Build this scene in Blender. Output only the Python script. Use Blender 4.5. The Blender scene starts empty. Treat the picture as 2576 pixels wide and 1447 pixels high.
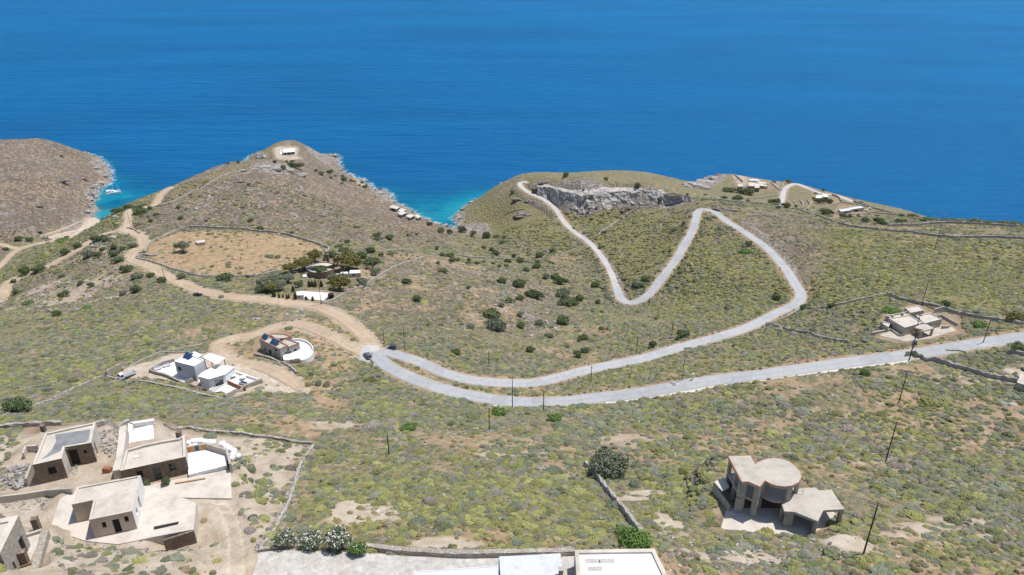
import bpy, bmesh, math, random
import numpy as np
from mathutils import Vector, Matrix

S = bpy.context.scene
COL = S.collection
R = math.radians
rnd = random.Random(7)
NR = np.random.default_rng(11)

# ------------------------------------------------------------------ camera, sky, sun, exposure
CAMZ, PITCH, FPX = 185.0, R(25.0), 1717.0
SP, CP = math.sin(PITCH), math.cos(PITCH)
cam_d = bpy.data.cameras.new('camera'); cam = bpy.data.objects.new('camera', cam_d); COL.objects.link(cam)
cam.location = (0, 0, CAMZ); cam.rotation_euler = (R(90) - PITCH, 0, 0)
cam_d.sensor_width = 36.0; cam_d.lens = 24.0; cam_d.clip_start = 1.0; cam_d.clip_end = 90000.0
S.camera = cam

SUN_EL, SUN_AZ = R(70.0), R(64.0)          # azimuth from +Y towards +X
sun_vec = Vector((math.cos(SUN_EL)*math.sin(SUN_AZ), math.cos(SUN_EL)*math.cos(SUN_AZ), math.sin(SUN_EL)))
w = bpy.data.worlds.new('World'); S.world = w; w.use_nodes = True
nt = w.node_tree
sky = nt.nodes.new('ShaderNodeTexSky'); sky.sky_type = 'NISHITA'; sky.sun_disc = False
sky.sun_elevation = SUN_EL; sky.sun_rotation = SUN_AZ; sky.air_density = 1.0; sky.dust_density = 0.6; sky.ozone_density = 2.0
bg = nt.nodes['Background']; bg.inputs['Strength'].default_value = 0.125
nt.links.new(sky.outputs[0], bg.inputs[0])
sd = bpy.data.lights.new('sun', 'SUN'); sd.energy = 4.2; sd.angle = R(0.5); sd.color = (1.0, 0.965, 0.91)
sun = bpy.data.objects.new('sun', sd); COL.objects.link(sun)
sun.rotation_euler = sun_vec.to_track_quat('Z', 'Y').to_euler(); sun.location = (200, 100, 400)
S.view_settings.view_transform = 'Standard'; S.view_settings.look = 'None'
S.view_settings.gamma = 1.0; S.view_settings.use_curve_mapping = False
S.view_settings.exposure = 0.15
S.cycles.max_bounces = 6; S.cycles.diffuse_bounces = 2; S.cycles.glossy_bounces = 2

# ------------------------------------------------------------------ picture coordinates (2576 x 1447) <-> world
def KV(v): return SP + (v - 723.5)/FPX*CP
def pt(u, v, z):
    """point where the sight line through (u, v) meets height z"""
    d = (CAMZ - z)/KV(v)
    return Vector((d*(u - 1288.0)/FPX, d*(CP - (v - 723.5)/FPX*SP), z))
def px(x, y, z):
    dz = z - CAMZ
    d = y*CP - dz*SP
    d = np.maximum(d, 1e-3)
    return 1288.0 + FPX*x/d, 723.5 + FPX*(-y*SP - dz*CP)/d, d

def hash2(ix, iy, seed):
    h = (ix.astype(np.int64)*374761393 + iy.astype(np.int64)*668265263 + seed*1442695041) & 0xffffffff
    h = ((h ^ (h >> 13))*1274126177) & 0xffffffff
    return ((h ^ (h >> 16)) & 0xffff)/65535.0
def vnoise(x, y, seed=0):
    ix = np.floor(x); iy = np.floor(y); fx = x - ix; fy = y - iy
    fx = fx*fx*(3 - 2*fx); fy = fy*fy*(3 - 2*fy)
    a = hash2(ix, iy, seed); b = hash2(ix+1, iy, seed); c = hash2(ix, iy+1, seed); d = hash2(ix+1, iy+1, seed)
    return (a*(1-fx) + b*fx)*(1-fy) + (c*(1-fx) + d*fx)*fy
def fbm(x, y, o=4, seed=0):
    s = 0; a = 0.5
    for k in range(o):
        s = s + a*(vnoise(x, y, seed + k*17) - 0.5); x = x*2.03 + 11.3; y = y*2.03 + 5.7; a *= 0.5
    return s

# ------------------------------------------------------------------ terrain: heights known at picture points, thin plate spline between
CTRL = [  # (u, v, z)
 (-150,1447,119),(0,1447,116),(300,1447,115),(650,1447,113.5),(1000,1447,112.5),(1288,1447,112),(1600,1447,111),(1900,1447,109.5),(2250,1447,109),(2576,1447,109),(2750,1447,109),
 (0,1340,110),(300,1340,108.5),(600,1330,106.5),(900,1330,106),(1200,1320,105.5),(1500,1310,104),(1800,1300,103.2),(1960,1290,103.2),(2120,1290,103.2),(2300,1290,102),(2576,1300,102),
 (0,1200,104.5),(300,1200,104),(600,1180,101),(900,1170,96.5),(1200,1170,95.5),(1500,1170,94.5),(1800,1150,93),(2100,1140,92.5),(2400,1140,92.5),(2576,1150,93),
 (200,1100,100.5),(0,1060,94.5),(400,1080,98),(650,1090,95),(900,1060,88.5),(1100,1070,87),(1300,1080,87),(1500,1070,86),(1700,1050,85.5),(1900,1040,86),(2100,1030,87),(2300,1020,88),(2576,1020,90),
 (0,950,76),(200,950,77),(300,950,77),(380,940,77),(560,990,80),(490,945,77),(620,960,76.5),(700,930,71),(720,885,67),(600,890,68),(550,870,65),(430,900,70),
 (760,1000,79),(850,960,72),(900,930,68.5),(1000,1000,76),
 (945,895,64.5),(994,934,66.5),(1069,963,68),(1169,992,69.5),(1288,1014,71),(1410,1010,73),(1610,988,76),(1932,938,81),(2150,912,83),(2300,890,84.5),(2450,866,86),(2620,838,87.5),
 (1006,895,64.5),(1056,910,64),(1119,938,63.5),(1194,956,63),(1288,963,62),(1363,959,61),(1488,929,59),(1613,902,57.5),(1713,873,56),(1813,846,54.5),(1888,820,53.5),(1960,785,52),
 (2014,747,50.5),(2003,723,50),(1976,678,48.5),(1934,629,47),(1893,598,46),(1851,570,45),(1800,532,43.5),(1765,527,43),(1744,574,40),(1703,647,35),(1648,723,28),(1608,758,24.5),(1563,758,22.5),(1550,723,21.5),
 (1533,679,20.5),(1508,639,20),(1478,607,20),(1443,582,20.5),(1408,542,22),(1370,504,24.5),(1338,487,26.5),(1313,472,28),(1325,457,29.5),
 (1420,1045,81),(2000,985,87),(2250,960,88.5),
 # slope between the upper road and the gully
 (1000,800,53),(1100,840,55),(1200,800,44),(1200,870,53),(1300,880,50),(1400,880,46.5),(1500,870,46),(1500,800,33),(1600,850,46),(1700,780,40),(1800,780,44.5),(1850,700,45),(1780,640,41),(1850,600,43),
 (1400,800,31),(1300,760,34),(1450,745,20),(1400,700,19),(1350,660,14),(1300,640,12),(1250,600,6),(1190,582,2.5),(1160,575,1.5),(1480,790,27),
 (1200,700,29),(1200,640,17),(1100,600,15),(1100,660,31),(1000,650,36),(1000,720,46),(1000,620,26),(1000,590,18),(940,620,34),(1100,720,42),(1130,580,4),
 (1600,600,26),(1600,680,26.5),(1680,600,32),(1520,580,23),(1700,540,34),(1620,540,28),
 # headland with the cliff
 (1463,536,23.5),(1408,523,23),(1500,536,24),(1538,523,25.5),(1610,521,28),(1658,511,31),(1745,508,38),(1355,494,25),
 (1463,490,35.5),(1408,478,34),(1513,483,36),(1568,481,36.5),(1650,484,38),(1353,467,32),
 (1343,434,30),(1320,436,29.5),(1408,441,35),(1473,446,36),(1538,456,35),(1625,466,33),(1700,474,29),(1288,448,25),(1256,463,19),(1219,488,10),(1195,506,5),(1169,526,1.6),(1142,541,1.0),
 (1250,520,14),(1300,520,19),(1300,580,14),(1360,600,17),(1400,600,18),(1240,560,6),
 # cape on the right
 (1718,469,6),(1758,461,7),(1778,450,8),(1803,441,10),(1825,437,13),(1863,445,14),(1913,452,14.5),(1960,457,15),(2014,463,15.5),(2044,473,16),(2092,487,16.5),(2144,506,18),(2182,521,20),(2232,536,23),(2282,546,26),(2332,554,29),(2432,557,33),(2507,562,36),(2576,566,39),(2700,575,43),
 (1900,470,17),(1780,490,27),(1850,490,23),(1850,470,17),(1964,518,27),(1970,494,21),(2000,490,20),(2060,500,20),(2100,520,24),(2040,530,27.5),(2140,535,27),(1990,525,28),
 (1932,515,30),(1825,504,34),(1778,502,36),(2067,547,33),(2137,569,38),(2217,579,43),(2300,587,48),(2407,598,54),(2532,599,57),(2576,600,58),(2700,610,62),(2232,568,39),(2332,564,37.5),(2434,563,39),(2576,572,42),
 (2000,570,44),(2100,620,51),(2200,650,54),(2400,640,58),(2300,700,63),(2100,700,56),(2130,770,65),(2230,745,69),(2450,720,69),(2576,700,69),(2576,780,78),(2450,805,77),(2330,772,73.5),(2130,862,75),(2050,800,60),(2290,830,77),(2290,860,80),(2150,850,74.5),(2060,850,68),(1950,850,61),(1800,900,66),
 (2400,850,83),(2700,800,83),
 # left: dirt road, fields, slope above the beach valley
 (919,848,61.5),(889,821,59.5),(854,796,57.5),(806,776,55.5),(744,766,54.5),(681,757,53.5),(575,746,52.5),(500,731,51.5),(462,714,51),(412,692,49.5),(375,669,48),(332,652,46),(350,624,44.5),(360,606,44),(320,582,42),(287,577,41),(255,589,38.5),(217,614,34.5),(175,641,31),(130,666,28),(75,689,25),(25,716,22),(-40,780,20),
 (889,873,65.5),(844,851,64),(794,833,63),(714,823,62.5),(644,843,64),(780,800,60),(800,870,66),
 (600,640,44),(480,620,43.5),(600,590,42.5),(730,600,41.5),(600,695,47),(440,660,45.5),(820,630,38),(808,690,45.5),(900,690,44),(880,720,48),(760,740,51.5),(700,715,49.5),
 (0,830,57),(200,800,56),(200,720,45),(300,750,51.5),(400,800,58.5),(0,790,46),(100,760,42),(500,830,63),(250,660,39.5),(100,720,34),(150,870,65),
 (327,550,41.5),(327,532,41),(360,524,42),(400,500,43),(430,472,44),(475,451,44.5),(532,424,46),(575,411,46),(644,404,44),(280,538,34),(312,518,38),(350,503,41),(390,488,43),
 (640,422,46),(600,433,46),(510,474,45.5),(700,440,45.5),(740,450,42),(700,500,43.5),(800,520,34),(600,520,44.5),(450,540,43.5),(700,560,41),(850,570,33),(900,520,19),(850,480,19),(950,580,25),(950,540,15),
 (690,402,40),(760,410,30),(800,440,22),(740,400,29),(722,386,26),(700,368,24),(730,351,26),(752,358,23),(701,358,22),(673,375,12),(769,373,12),(800,395,14),
 (646,384,3),(650,398,18),(827,388,2),(836,401,1.5),(851,423,1.2),(866,436,1.2),(897,450,1.5),(925,469,1.5),(965,491,1.5),(1002,517,1.5),(1031,532,2.0),(1060,550,3.5),(1101,566,2.5),(1123,570,1.0),(1040,555,9),(985,525,8),
 # valley behind the beach and the far left headland
 (217,547,0.8),(235,556,1.4),(200,570,2.2),(160,585,3),(120,600,3.8),(60,615,5.5),(25,640,7.5),(0,665,10),(190,600,6),(100,640,12),(-100,700,12),
 (225,538,1),(225,512,1.5),(231,502,1.2),(234,480,1.5),(259,462,1.5),(270,441,1.0),(240,423,4),(217,411,6),(175,398,11),(160,386,15),(135,366,23),(125,354,27),(90,352,29),(0,352,31),(-120,352,33),
 (180,520,7),(200,470,8),(100,450,22),(0,450,25),(150,420,17),(50,400,28),(100,540,11),(0,540,15),(60,590,6.5),(150,560,5),(-120,500,22),(-100,600,10),
]
HID = [  # (x, y, z) ground hidden behind ridges, sea floor, outside the frame
 (-300,505,-2),(-330,560,-3),(-290,560,-5),(-300,620,-8),(-245,600,-6),(-235,570,8),(-268,540,6),(-292,483,12),(-315,500,1),
 (-350,600,-5),(-340,660,-9),(-330,720,-12),(-380,720,-10),(-430,740,-9),(-520,760,-10),(-600,720,-10),(-640,600,10),
 (-300,720,-9),(-285,680,-4),(-290,760,-12),(-215,735,2),(-200,770,-6),(-150,740,-5),(-140,690,-5),(-90,640,-5),(-50,600,-5),(-60,575,-5),(-70,550,-4),(-66,540,-3.5),(-60,528,-2.5),(-54,517,-1.2),(-85,572,-5),(-80,600,-5),(-120,680,-6),(-20,600,-6),(20,640,-7),(-40,660,-9),(0,720,-14),
 (-42,590,-4),(-25,612,-4),(0,640,-5),(22,612,4),(45,660,-4),(80,668,-4),(130,680,-6),(190,700,-8),(60,625,10),(100,622,12),
 (120,590,22),(150,590,14),(165,615,-2),(150,640,-5),(180,660,-6),(240,680,-8),(280,640,-7),(310,600,-7),(340,560,-7),(360,520,-7),(400,480,-6),(440,470,-6),(300,570,2),(330,530,4),(360,470,8),(420,440,10),(520,430,10),(270,600,3),(225,640,2),
 (560,520,-10),(500,600,-14),(600,420,20),(420,360,68),(500,300,78),(400,250,84),(330,200,88),(260,150,95),(200,100,104),(170,60,112),(0,40,119),(-150,50,122),(-260,150,100),(-330,230,75),(-420,330,50),(-480,420,40),(-600,420,60),(-700,600,30),
 (0,1000,-25),(-400,1000,-25),(400,1000,-25),(800,900,-25),(-800,1000,-25),(800,600,-18),(700,300,70),(-700,300,90),(-450,180,110),(450,80,120),(-120,10,130),(120,10,125),(0,-20,140),
]
P = [tuple(pt(u, v, z)) for (u, v, z) in CTRL] + [h for h in HID]
P = np.array(P)
# thin out points that nearly coincide
keep = []
for i in range(len(P)):
    if all((P[i,0]-P[j,0])**2 + (P[i,1]-P[j,1])**2 > 4.0 for j in keep): keep.append(i)
P = P[keep]
SC = 100.0
def tps_phi(r2): return 0.5*r2*np.log(np.maximum(r2, 1e-12))
def tps_fit(P, lam):
    n = len(P); X = P[:, :2]/SC
    r2 = ((X[:, None, :] - X[None, :, :])**2).sum(2)
    A = np.zeros((n+3, n+3)); A[:n, :n] = tps_phi(r2) + lam*np.eye(n)
    A[:n, n] = 1; A[:n, n+1:] = X; A[n, :n] = 1; A[n+1:, :n] = X.T
    return X, np.linalg.solve(A, np.concatenate([P[:, 2], np.zeros(3)]))
TX, TW = tps_fit(P, 0.0006)
def tps_eval(x, y):
    out = np.empty(x.size); xf = x.ravel()/SC; yf = y.ravel()/SC; n = len(TX)
    for k in range(0, x.size, 20000):
        a = xf[k:k+20000]; b = yf[k:k+20000]
        r2 = (a[:, None]-TX[None, :, 0])**2 + (b[:, None]-TX[None, :, 1])**2
        out[k:k+20000] = tps_phi(r2) @ TW[:n] + TW[n] + TW[n+1]*a + TW[n+2]*b
    return out.reshape(x.shape)

# grid: rows spread geometrically in y, columns fan out with distance
Y0, Y1, NJ = 34.0, 960.0, 900
T0, T1, NI = -1.25, 1.25, 820
gj = np.arange(NJ); gi = np.arange(NI)
GY = Y0*(Y1/Y0)**(gj/(NJ-1)); GT = T0 + (T1-T0)*gi/(NI-1)
GXX = (GY[:, None] + 12.0)*GT[None, :]; GYY = np.repeat(GY[:, None], NI, 1)
cj = np.arange(0, NJ+5, 6); ci = np.arange(0, NI+5, 6)     # evaluate coarse, then interpolate smoothly
cy = Y0*(Y1/Y0)**(cj/(NJ-1)); ct = T0 + (T1-T0)*ci/(NI-1)
CXX = (cy[:, None] + 12.0)*ct[None, :]; CYY = np.repeat(cy[:, None], len(ct), 1)
CH = tps_eval(CXX, CYY)
def cub(a, n, axis):
    a = np.moveaxis(a, axis, 0); m = a.shape[0]
    x = np.arange(n)/6.0; i = np.floor(x).astype(int); f = (x - i)[:, None]
    g = lambda k: a[np.clip(i+k, 0, m-1)]
    p0, p1, p2, p3 = g(-1), g(0), g(1), g(2)
    r = p1 + 0.5*f*(p2 - p0 + f*(2*p0 - 5*p1 + 4*p2 - p3 + f*(3*(p1-p2) + p3 - p0)))
    return np.moveaxis(r, 0, axis)
H = cub(cub(CH, NJ, 0), NI, 1)

def hgt(x, y):
    x = np.asarray(x, float); y = np.asarray(y, float)
    fj = np.clip(np.log(np.maximum(y, 1e-3)/Y0)/math.log(Y1/Y0)*(NJ-1), 0, NJ-1.001)
    fi = np.clip((x/(np.maximum(y, Y0)+12.0) - T0)/(T1-T0)*(NI-1), 0, NI-1.001)
    j = fj.astype(int); i = fi.astype(int); a = fj-j; b = fi-i
    return (H[j, i]*(1-b) + H[j, i+1]*b)*(1-a) + (H[j+1, i]*(1-b) + H[j+1, i+1]*b)*a
_SS = 40.0*(1300.0/40.0)**(np.arange(1500)/1499.0)
def at(u, v, dz=0.0):
    """ground point seen at (u, v)"""
    a = (u-1288.0)/FPX; b = CP - (v-723.5)/FPX*SP; k = KV(v)
    f = (CAMZ - k*_SS) - np.maximum(hgt(a*_SS, b*_SS), 0.0)
    w = np.nonzero(f < 0)[0]
    if len(w) == 0 or w[0] == 0: s = (CAMZ)/k
    else:
        i = w[0]; s = _SS[i-1] + (_SS[i]-_SS[i-1])*f[i-1]/(f[i-1]-f[i])
    x, y = a*s, b*s
    return Vector((x, y, float(hgt(x, y)) + dz))
def gz(x, y): return float(hgt(x, y))

# ------------------------------------------------------------------ lines drawn on the ground
def smooth_line(pts, step):
    pts = np.array([(p[0], p[1]) for p in pts], float)
    q = np.vstack([2*pts[0]-pts[1], pts, 2*pts[-1]-pts[-2]]); out = []
    for i in range(1, len(q)-2):
        p0, p1, p2, p3 = q[i-1], q[i], q[i+1], q[i+2]
        n = max(1, int(np.linalg.norm(p2-p1)/step))
        for k in range(n):
            f = k/n
            out.append(p1 + 0.5*f*(p2-p0 + f*(2*p0-5*p1+4*p2-p3 + f*(3*(p1-p2)+p3-p0))))
    out.append(pts[-1]); return np.array(out)
def ground_line(uv, step=2.0): return smooth_line([at(u, v) for u, v in uv], step)
ROADS = [  # name, kind, width, picture line
 ('asphalt_road','asphalt',5.6,[(2640,836),(2576,845),(2450,866),(2300,890),(2150,911),(1932,938),(1770,962),(1610,988),(1500,1001),(1410,1010),(1288,1013),(1169,992),(1069,963),(994,932),(958,908),(942,890)]),
 ('asphalt_road','asphalt',5.2,[(950,896),(969,887),(1006,894),(1056,910),(1119,938),(1194,956),(1288,963),(1363,959),(1488,929),(1613,902),(1713,873),(1813,846),(1888,820),(1960,785),(2000,765),(2014,744),(2003,719),(1976,678),(1934,629),(1893,598),(1851,570),(1824,553),(1797,533),(1771,527),(1755,535),(1744,574),(1723,615),(1703,647),(1685,671),(1648,723),(1633,741),(1608,758),(1583,764),(1563,757),(1555,741),(1550,723)]),
 ('concrete_lane','concrete',4.0,[(1552,733),(1550,723),(1533,679),(1508,639),(1478,607),(1443,582),(1420,562),(1408,542),(1395,524),(1370,504),(1338,487),(1313,472),(1308,465),(1315,459),(1327,456)]),
 ('cape_lane','concrete',4.2,[(1964,520),(1969,494),(1974,477),(1986,467),(2004,465),(2032,474),(2052,481),(2072,487),(2107,494),(2146,507)]),
 ('dirt_road','dirt',6.0,[(945,893),(939,873),(919,848),(889,821),(854,796),(806,776),(744,766),(681,757),(644,752),(575,746),(500,731),(462,714),(412,692),(375,669),(334,655),(331,643),(349,624),(360,606),(350,591),(320,581),(287,577),(255,589),(217,614),(175,641),(130,666),(75,689),(25,716),(0,756)]),
 ('dirt_road','dirt',4.0,[(317,576),(322,551),(328,532),(360,524),(390,514),(400,499),(410,484),(430,472)]),
 ('dirt_road','dirt',5.0,[(920,893),(905,878),(889,872),(844,851),(794,833),(756,823),(714,823),(669,833),(644,843),(620,848),(587,856),(554,871),(548,884),(570,898),(605,910),(660,925),(719,950),(752,975)]),
 ('dirt_road','dirt',3.6,[(-10,678),(0,669),(25,644),(45,629),(82,616),(120,609),(155,599),(190,584)]),
 ('dirt_road','dirt',3.0,[(50,627),(15,619),(-5,613)]),
 ('dirt_road','dirt',3.0,[(110,592),(150,579),(185,565),(212,554)]),
 ('dirt_track','dirt',3.4,[(545,1250),(560,1276),(574,1300),(588,1336),(594,1378),(590,1450)]),
]
road_lines = []
for (nm, kind, wd, uv) in ROADS:
    L = ground_line(uv, 1.5)
    z = hgt(L[:, 0], L[:, 1])
    n = 15 if len(L) > 40 else 5
    zz = np.pad(z, (n, n), mode='edge'); zs = np.convolve(zz, np.ones(2*n+1)/(2*n+1), 'valid')
    road_lines.append((nm, kind, wd, L, zs))
def near_line(x, y, L):
    """distance and index of the closest line vertex for grid points"""
    d2 = np.full(x.shape, 1e12); idx = np.zeros(x.shape, int)
    for i in range(len(L)):
        q = (x-L[i, 0])**2 + (y-L[i, 1])**2
        m = q < d2; d2[m] = q[m]; idx[m] = i
    return np.sqrt(d2), idx
ROADDIST = np.full(H.shape, 1e3); DIRTDIST = np.full(H.shape, 1e3)
HB = H.copy()
for (nm, kind, wd, L, zs) in road_lines:
    m = (GXX > L[:,0].min()-14) & (GXX < L[:,0].max()+14) & (GYY > L[:,1].min()-14) & (GYY < L[:,1].max()+14)
    jj, ii = np.nonzero(m)
    x = GXX[jj, ii]; y = GYY[jj, ii]
    D = np.full(x.shape, 1e6); I = np.zeros(x.shape, int)
    for a in range(0, len(L), 30):                     # chunks of the line with a local box
        seg = L[a:a+31]
        mm = np.nonzero((x > seg[:,0].min()-13) & (x < seg[:,0].max()+13) & (y > seg[:,1].min()-13) & (y < seg[:,1].max()+13))[0]
        if len(mm) == 0: continue
        d, k = near_line(x[mm], y[mm], seg)
        b = d < D[mm]; D[mm[b]] = d[b]; I[mm[b]] = k[b] + a
    hw = wd/2 + 0.6
    t = np.clip((D - hw)/4.5, 0, 1); t = t*t*(3-2*t)
    ok = D < 12
    tgt = zs[np.clip(I, 0, len(zs)-1)] - 0.06
    H[jj[ok], ii[ok]] = (H[jj, ii]*t + tgt*(1-t))[ok]
    dd = D - wd/2
    if nm == 'dirt_track': RUT = (jj, ii, D.copy()); continue
    ROADDIST[jj[ok], ii[ok]] = np.minimum(ROADDIST[jj, ii], dd)[ok]
    if kind == 'dirt': DIRTDIST[jj[ok], ii[ok]] = np.minimum(DIRTDIST[jj, ii], dd)[ok]
    # (ROADDIST: metres from the edge of any road, DIRTDIST: of the unpaved ones)
ASPHDIST = np.where(DIRTDIST > ROADDIST + 0.01, ROADDIST, 1e3)
# level plots under the buildings: (picture outline on the plot's own plane, height, feather in metres)
PADS = [([(118,1335),(150,1250),(190,1222),(375,1222),(495,1262),(512,1372),(380,1378),(220,1366)], 108.3, 2.5),
        ([(430,1388),(470,1366),(505,1376),(526,1372),(532,1330),(524,1285),(508,1272),(500,1340)], 106.0, 2.6),
        ([(300,1212),(300,1150),(330,1100),(475,1100),(580,1140),(590,1256),(466,1256),(365,1240)], 104.2, 2.5),
        ([(20,1235),(60,1130),(110,1085),(245,1060),(300,1100),(290,1165),(170,1205),(95,1230)], 103.6, 2.5),
        ([(-70,1300),(60,1330),(125,1322),(96,1450),(-70,1470)], 111.2, 1.5),
        ([(320,1120),(330,1070),(390,1060),(395,1110)], 101.5, 2.0),
        ([(630,1460),(655,1389),(700,1382),(920,1389),(1160,1402),(1440,1396),(1660,1380),(1700,1460)], 111.0, 2.0),
        ([(1780,1312),(1800,1150),(1990,1150),(2060,1215),(2140,1280),(2010,1345),(1900,1335)], 103.4, 3.0),
        ([(370,950),(440,905),(540,890),(640,935),(660,960),(575,1000),(470,975)], 76.6, 2.5),
        ([(275,945),(320,925),(420,900),(440,910),(380,945),(330,962)], 76.4, 2.5),
        ([(645,905),(655,845),(700,838),(745,845),(792,880),(790,905),(720,915)], 66.8, 3.0),
        ([(2195,850),(2225,790),(2290,775),(2370,790),(2410,830),(2300,862)], 77.0, 3.0),
        ([(770,700),(770,670),(845,665),(920,680),(910,700),(820,706)], 45.0, 3.0),
        ([(740,752),(745,730),(830,735),(815,756),(760,757)], 51.2, 2.5),
        ([(690,398),(700,372),(745,370),(750,392)], 25.0, 4.0)]
for uv, z, fe in PADS:
    poly = [(p[0], p[1]) for p in (pt(u, v, z) for u, v in uv)]
    m = (GXX > min(p[0] for p in poly)-12) & (GXX < max(p[0] for p in poly)+12) & (GYY > min(p[1] for p in poly)-12) & (GYY < max(p[1] for p in poly)+12)
    jj, ii = np.nonzero(m); x = GXX[jj, ii]; y = GYY[jj, ii]
    ins = np.zeros(x.shape, bool); d = np.full(x.shape, 1e9); n = len(poly)
    for i in range(n):
        ax, ay = poly[i]; bx, by = poly[(i+1) % n]; dx, dy = bx-ax, by-ay
        if dy != 0: ins ^= ((ay > y) != (by > y)) & (x < dx*(y-ay)/dy + ax)
        t = np.clip(((x-ax)*dx + (y-ay)*dy)/(dx*dx+dy*dy), 0, 1); d = np.minimum(d, (x-ax-t*dx)**2 + (y-ay-t*dy)**2)
    d = np.where(ins, 0, np.sqrt(d)); t = np.clip(d/(fe*1.6), 0, 1); t = t*t*(3-2*t)
    t = np.maximum(t, np.where(ROADDIST[jj, ii] < 1.0, 1.0, 0.0)*(z > 60)*(z != 108.3)*(z != 106.0))
    H[jj, ii] = H[jj, ii]*t + z*(1-t)

# ------------------------------------------------------------------ ground cover zones (drawn on the ground, feathered in metres)
def inpoly(x, y, poly):
    c = np.zeros(x.shape, bool); n = len(poly)
    for i in range(n):
        x1, y1 = poly[i]; x2, y2 = poly[(i+1) % n]
        if y1 == y2: continue
        c ^= ((y1 > y) != (y2 > y)) & (x < (x2-x1)*(y-y1)/(y2-y1) + x1)
    return c
def polydist(x, y, poly):
    d = np.full(x.shape, 1e9); n = len(poly)
    for i in range(n):
        ax, ay = poly[i]; bx, by = poly[(i+1) % n]; dx, dy = bx-ax, by-ay
        t = np.clip(((x-ax)*dx + (y-ay)*dy)/(dx*dx+dy*dy+1e-9), 0, 1)
        d = np.minimum(d, (x-ax-t*dx)**2 + (y-ay-t*dy)**2)
    return np.sqrt(d)
ZN = {k: np.zeros(H.shape) for k in ('dry', 'bare', 'brown', 'green', 'rock', 'none')}
WOB = fbm(GXX/9, GYY/9, 4, 3)*7.0
def zone_poly(kind, uv, feather=4.0, amt=1.0, wob=1.0):
    poly = [(p[0], p[1]) for p in (at(u, v) for u, v in uv)]
    xs = [p[0] for p in poly]; ys = [p[1] for p in poly]; pad = feather*2+5
    m = (GXX > min(xs)-pad) & (GXX < max(xs)+pad) & (GYY > min(ys)-pad) & (GYY < max(ys)+pad)
    jj, ii = np.nonzero(m)
    if len(jj) == 0: return
    x = GXX[jj, ii]; y = GYY[jj, ii]
    d = polydist(x, y, poly)*np.where(inpoly(x, y, poly), 1, -1) + WOB[jj, ii]*wob*min(1, feather/4.0)
    v = np.clip(0.5 + d/(2*feather), 0, 1)*amt
    ZN[kind][jj, ii] = np.maximum(ZN[kind][jj, ii], v)
def zone_blob(kind, u, v, r, amt=1.0, asp=1.0):
    p = at(u, v)
    d = np.sqrt(((GXX-p.x)/asp)**2 + (GYY-p.y)**2) + WOB*min(1.0, r/6.0)
    ZN[kind] = np.maximum(ZN[kind], np.clip((r-d)/(0.45*r)+0.5, 0, 1)*amt)
RINGFIELD = [(365,640),(380,612),(450,583),(550,579),(694,590),(794,615),(822,629),(800,650),(749,668),(644,692),(532,694),(462,682),(380,658)]
zone_poly('dry', RINGFIELD, 2.0, 0.95)
zone_poly('dry', [(650,852),(714,816),(752,788),(790,800),(850,830),(905,885),(905,905),(880,930),(840,940),(800,930),(792,880),(740,850),(700,850)], 3, .95)
zone_poly('dry', [(800,815),(850,800),(900,850),(935,880),(920,890),(870,855)], 2.5, .9)
zone_poly('dry', [(735,955),(765,962),(810,995),(860,1018),(870,1030),(840,1030),(790,1012),(750,990)], 1.6, 1.0, .4)
zone_poly('dry', [(740,960),(800,950),(880,955),(850,985),(870,1030),(830,1030),(770,1000)], 3, .9)
zone_poly('dry', [(550,870),(610,852),(640,860),(650,890),(690,900),(640,912),(580,898)], 2, .7)
zone_poly('dry', [(985,908),(1040,912),(1110,940),(1190,965),(1288,975),(1440,968),(1440,990),(1288,996),(1170,975),(1060,945),(1000,920)], 1.6, .75)
zone_poly('dry', [(1440,968),(1720,890),(1950,825),(2120,862),(2250,872),(1950,918),(1650,970),(1440,992)], 4, .42)
zone_poly('dry', [(1480,1195),(1560,1195),(1600,1180),(1560,1155),(1460,1150)], 3, .8)
zone_poly('dry', [(760,1280),(800,1240),(770,1180),(745,1230)], 2, .6)
for (u, v, r, a, s) in [(1430,1180,5,.6,2),(1560,1150,8,.6,2),(700,1060,7,.7,1.6),(760,1080,6,.6,1.5),(2260,1010,7,.6,1.5),(2350,1090,8,.65,2),(2450,1050,8,.6,2),(2200,1050,6,.5,2),(2500,1110,6,.6,2),(1800,1110,6,.5,2),
      (1950,1060,6,.5,2),(2160,1180,5,.5,2),(2380,1390,6,.6,2),(1730,1440,5,.7,2),(2480,1440,5,.7,2),(1300,1130,6,.5,2),(1180,1110,5,.5,2),(1020,1330,4,.8,1.3),(1170,1350,4,.8,2),(860,1300,3,.7,1.5),(900,1340,3,.7,2),(1380,1300,3,.4,2),(1500,1375,4,.7,2.5),
      (2290,930,5,.7,1.5),(1440,830,8,.5,2),(1330,730,8,.6,1),(1420,650,8,.6,1),(1400,690,6,.6,1),(1080,655,12,.6,2.5),(920,690,8,.75,1.3),(880,725,6,.7,1.5),(2150,640,10,.3,2),(2480,570,18,.45,4),(2300,600,14,.5,3),(2500,640,16,.35,2.5)]:
    zone_blob('dry', u, v, r, a, s)
zone_poly('bare', [(-60,1085),(240,1072),(420,1073),(640,1100),(785,1118),(748,1165),(735,1240),(704,1305),(680,1350),(655,1390),(630,1470),(-60,1470)], 1.6, .66)
zone_poly('bare', [(290,945),(430,890),(540,885),(600,905),(700,925),(745,960),(700,985),(640,985),(570,1000),(430,962)], 1.5, .85)
zone_poly('bare', [(640,1470),(655,1385),(690,1380),(930,1395),(1250,1400),(1650,1400),(1700,1470)], 1.2, .9)
zone_poly('bare', [(205,570),(218,546),(253,548),(250,560),(215,580),(160,590),(120,608),(120,596)], 2, 1.0)
zone_poly('bare', [(125,605),(170,575),(200,578),(190,592),(150,605)], 2, .8)
zone_poly('bare', [(690,398),(690,372),(750,372),(745,392),(760,400),(735,405)], 3, .85)
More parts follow.
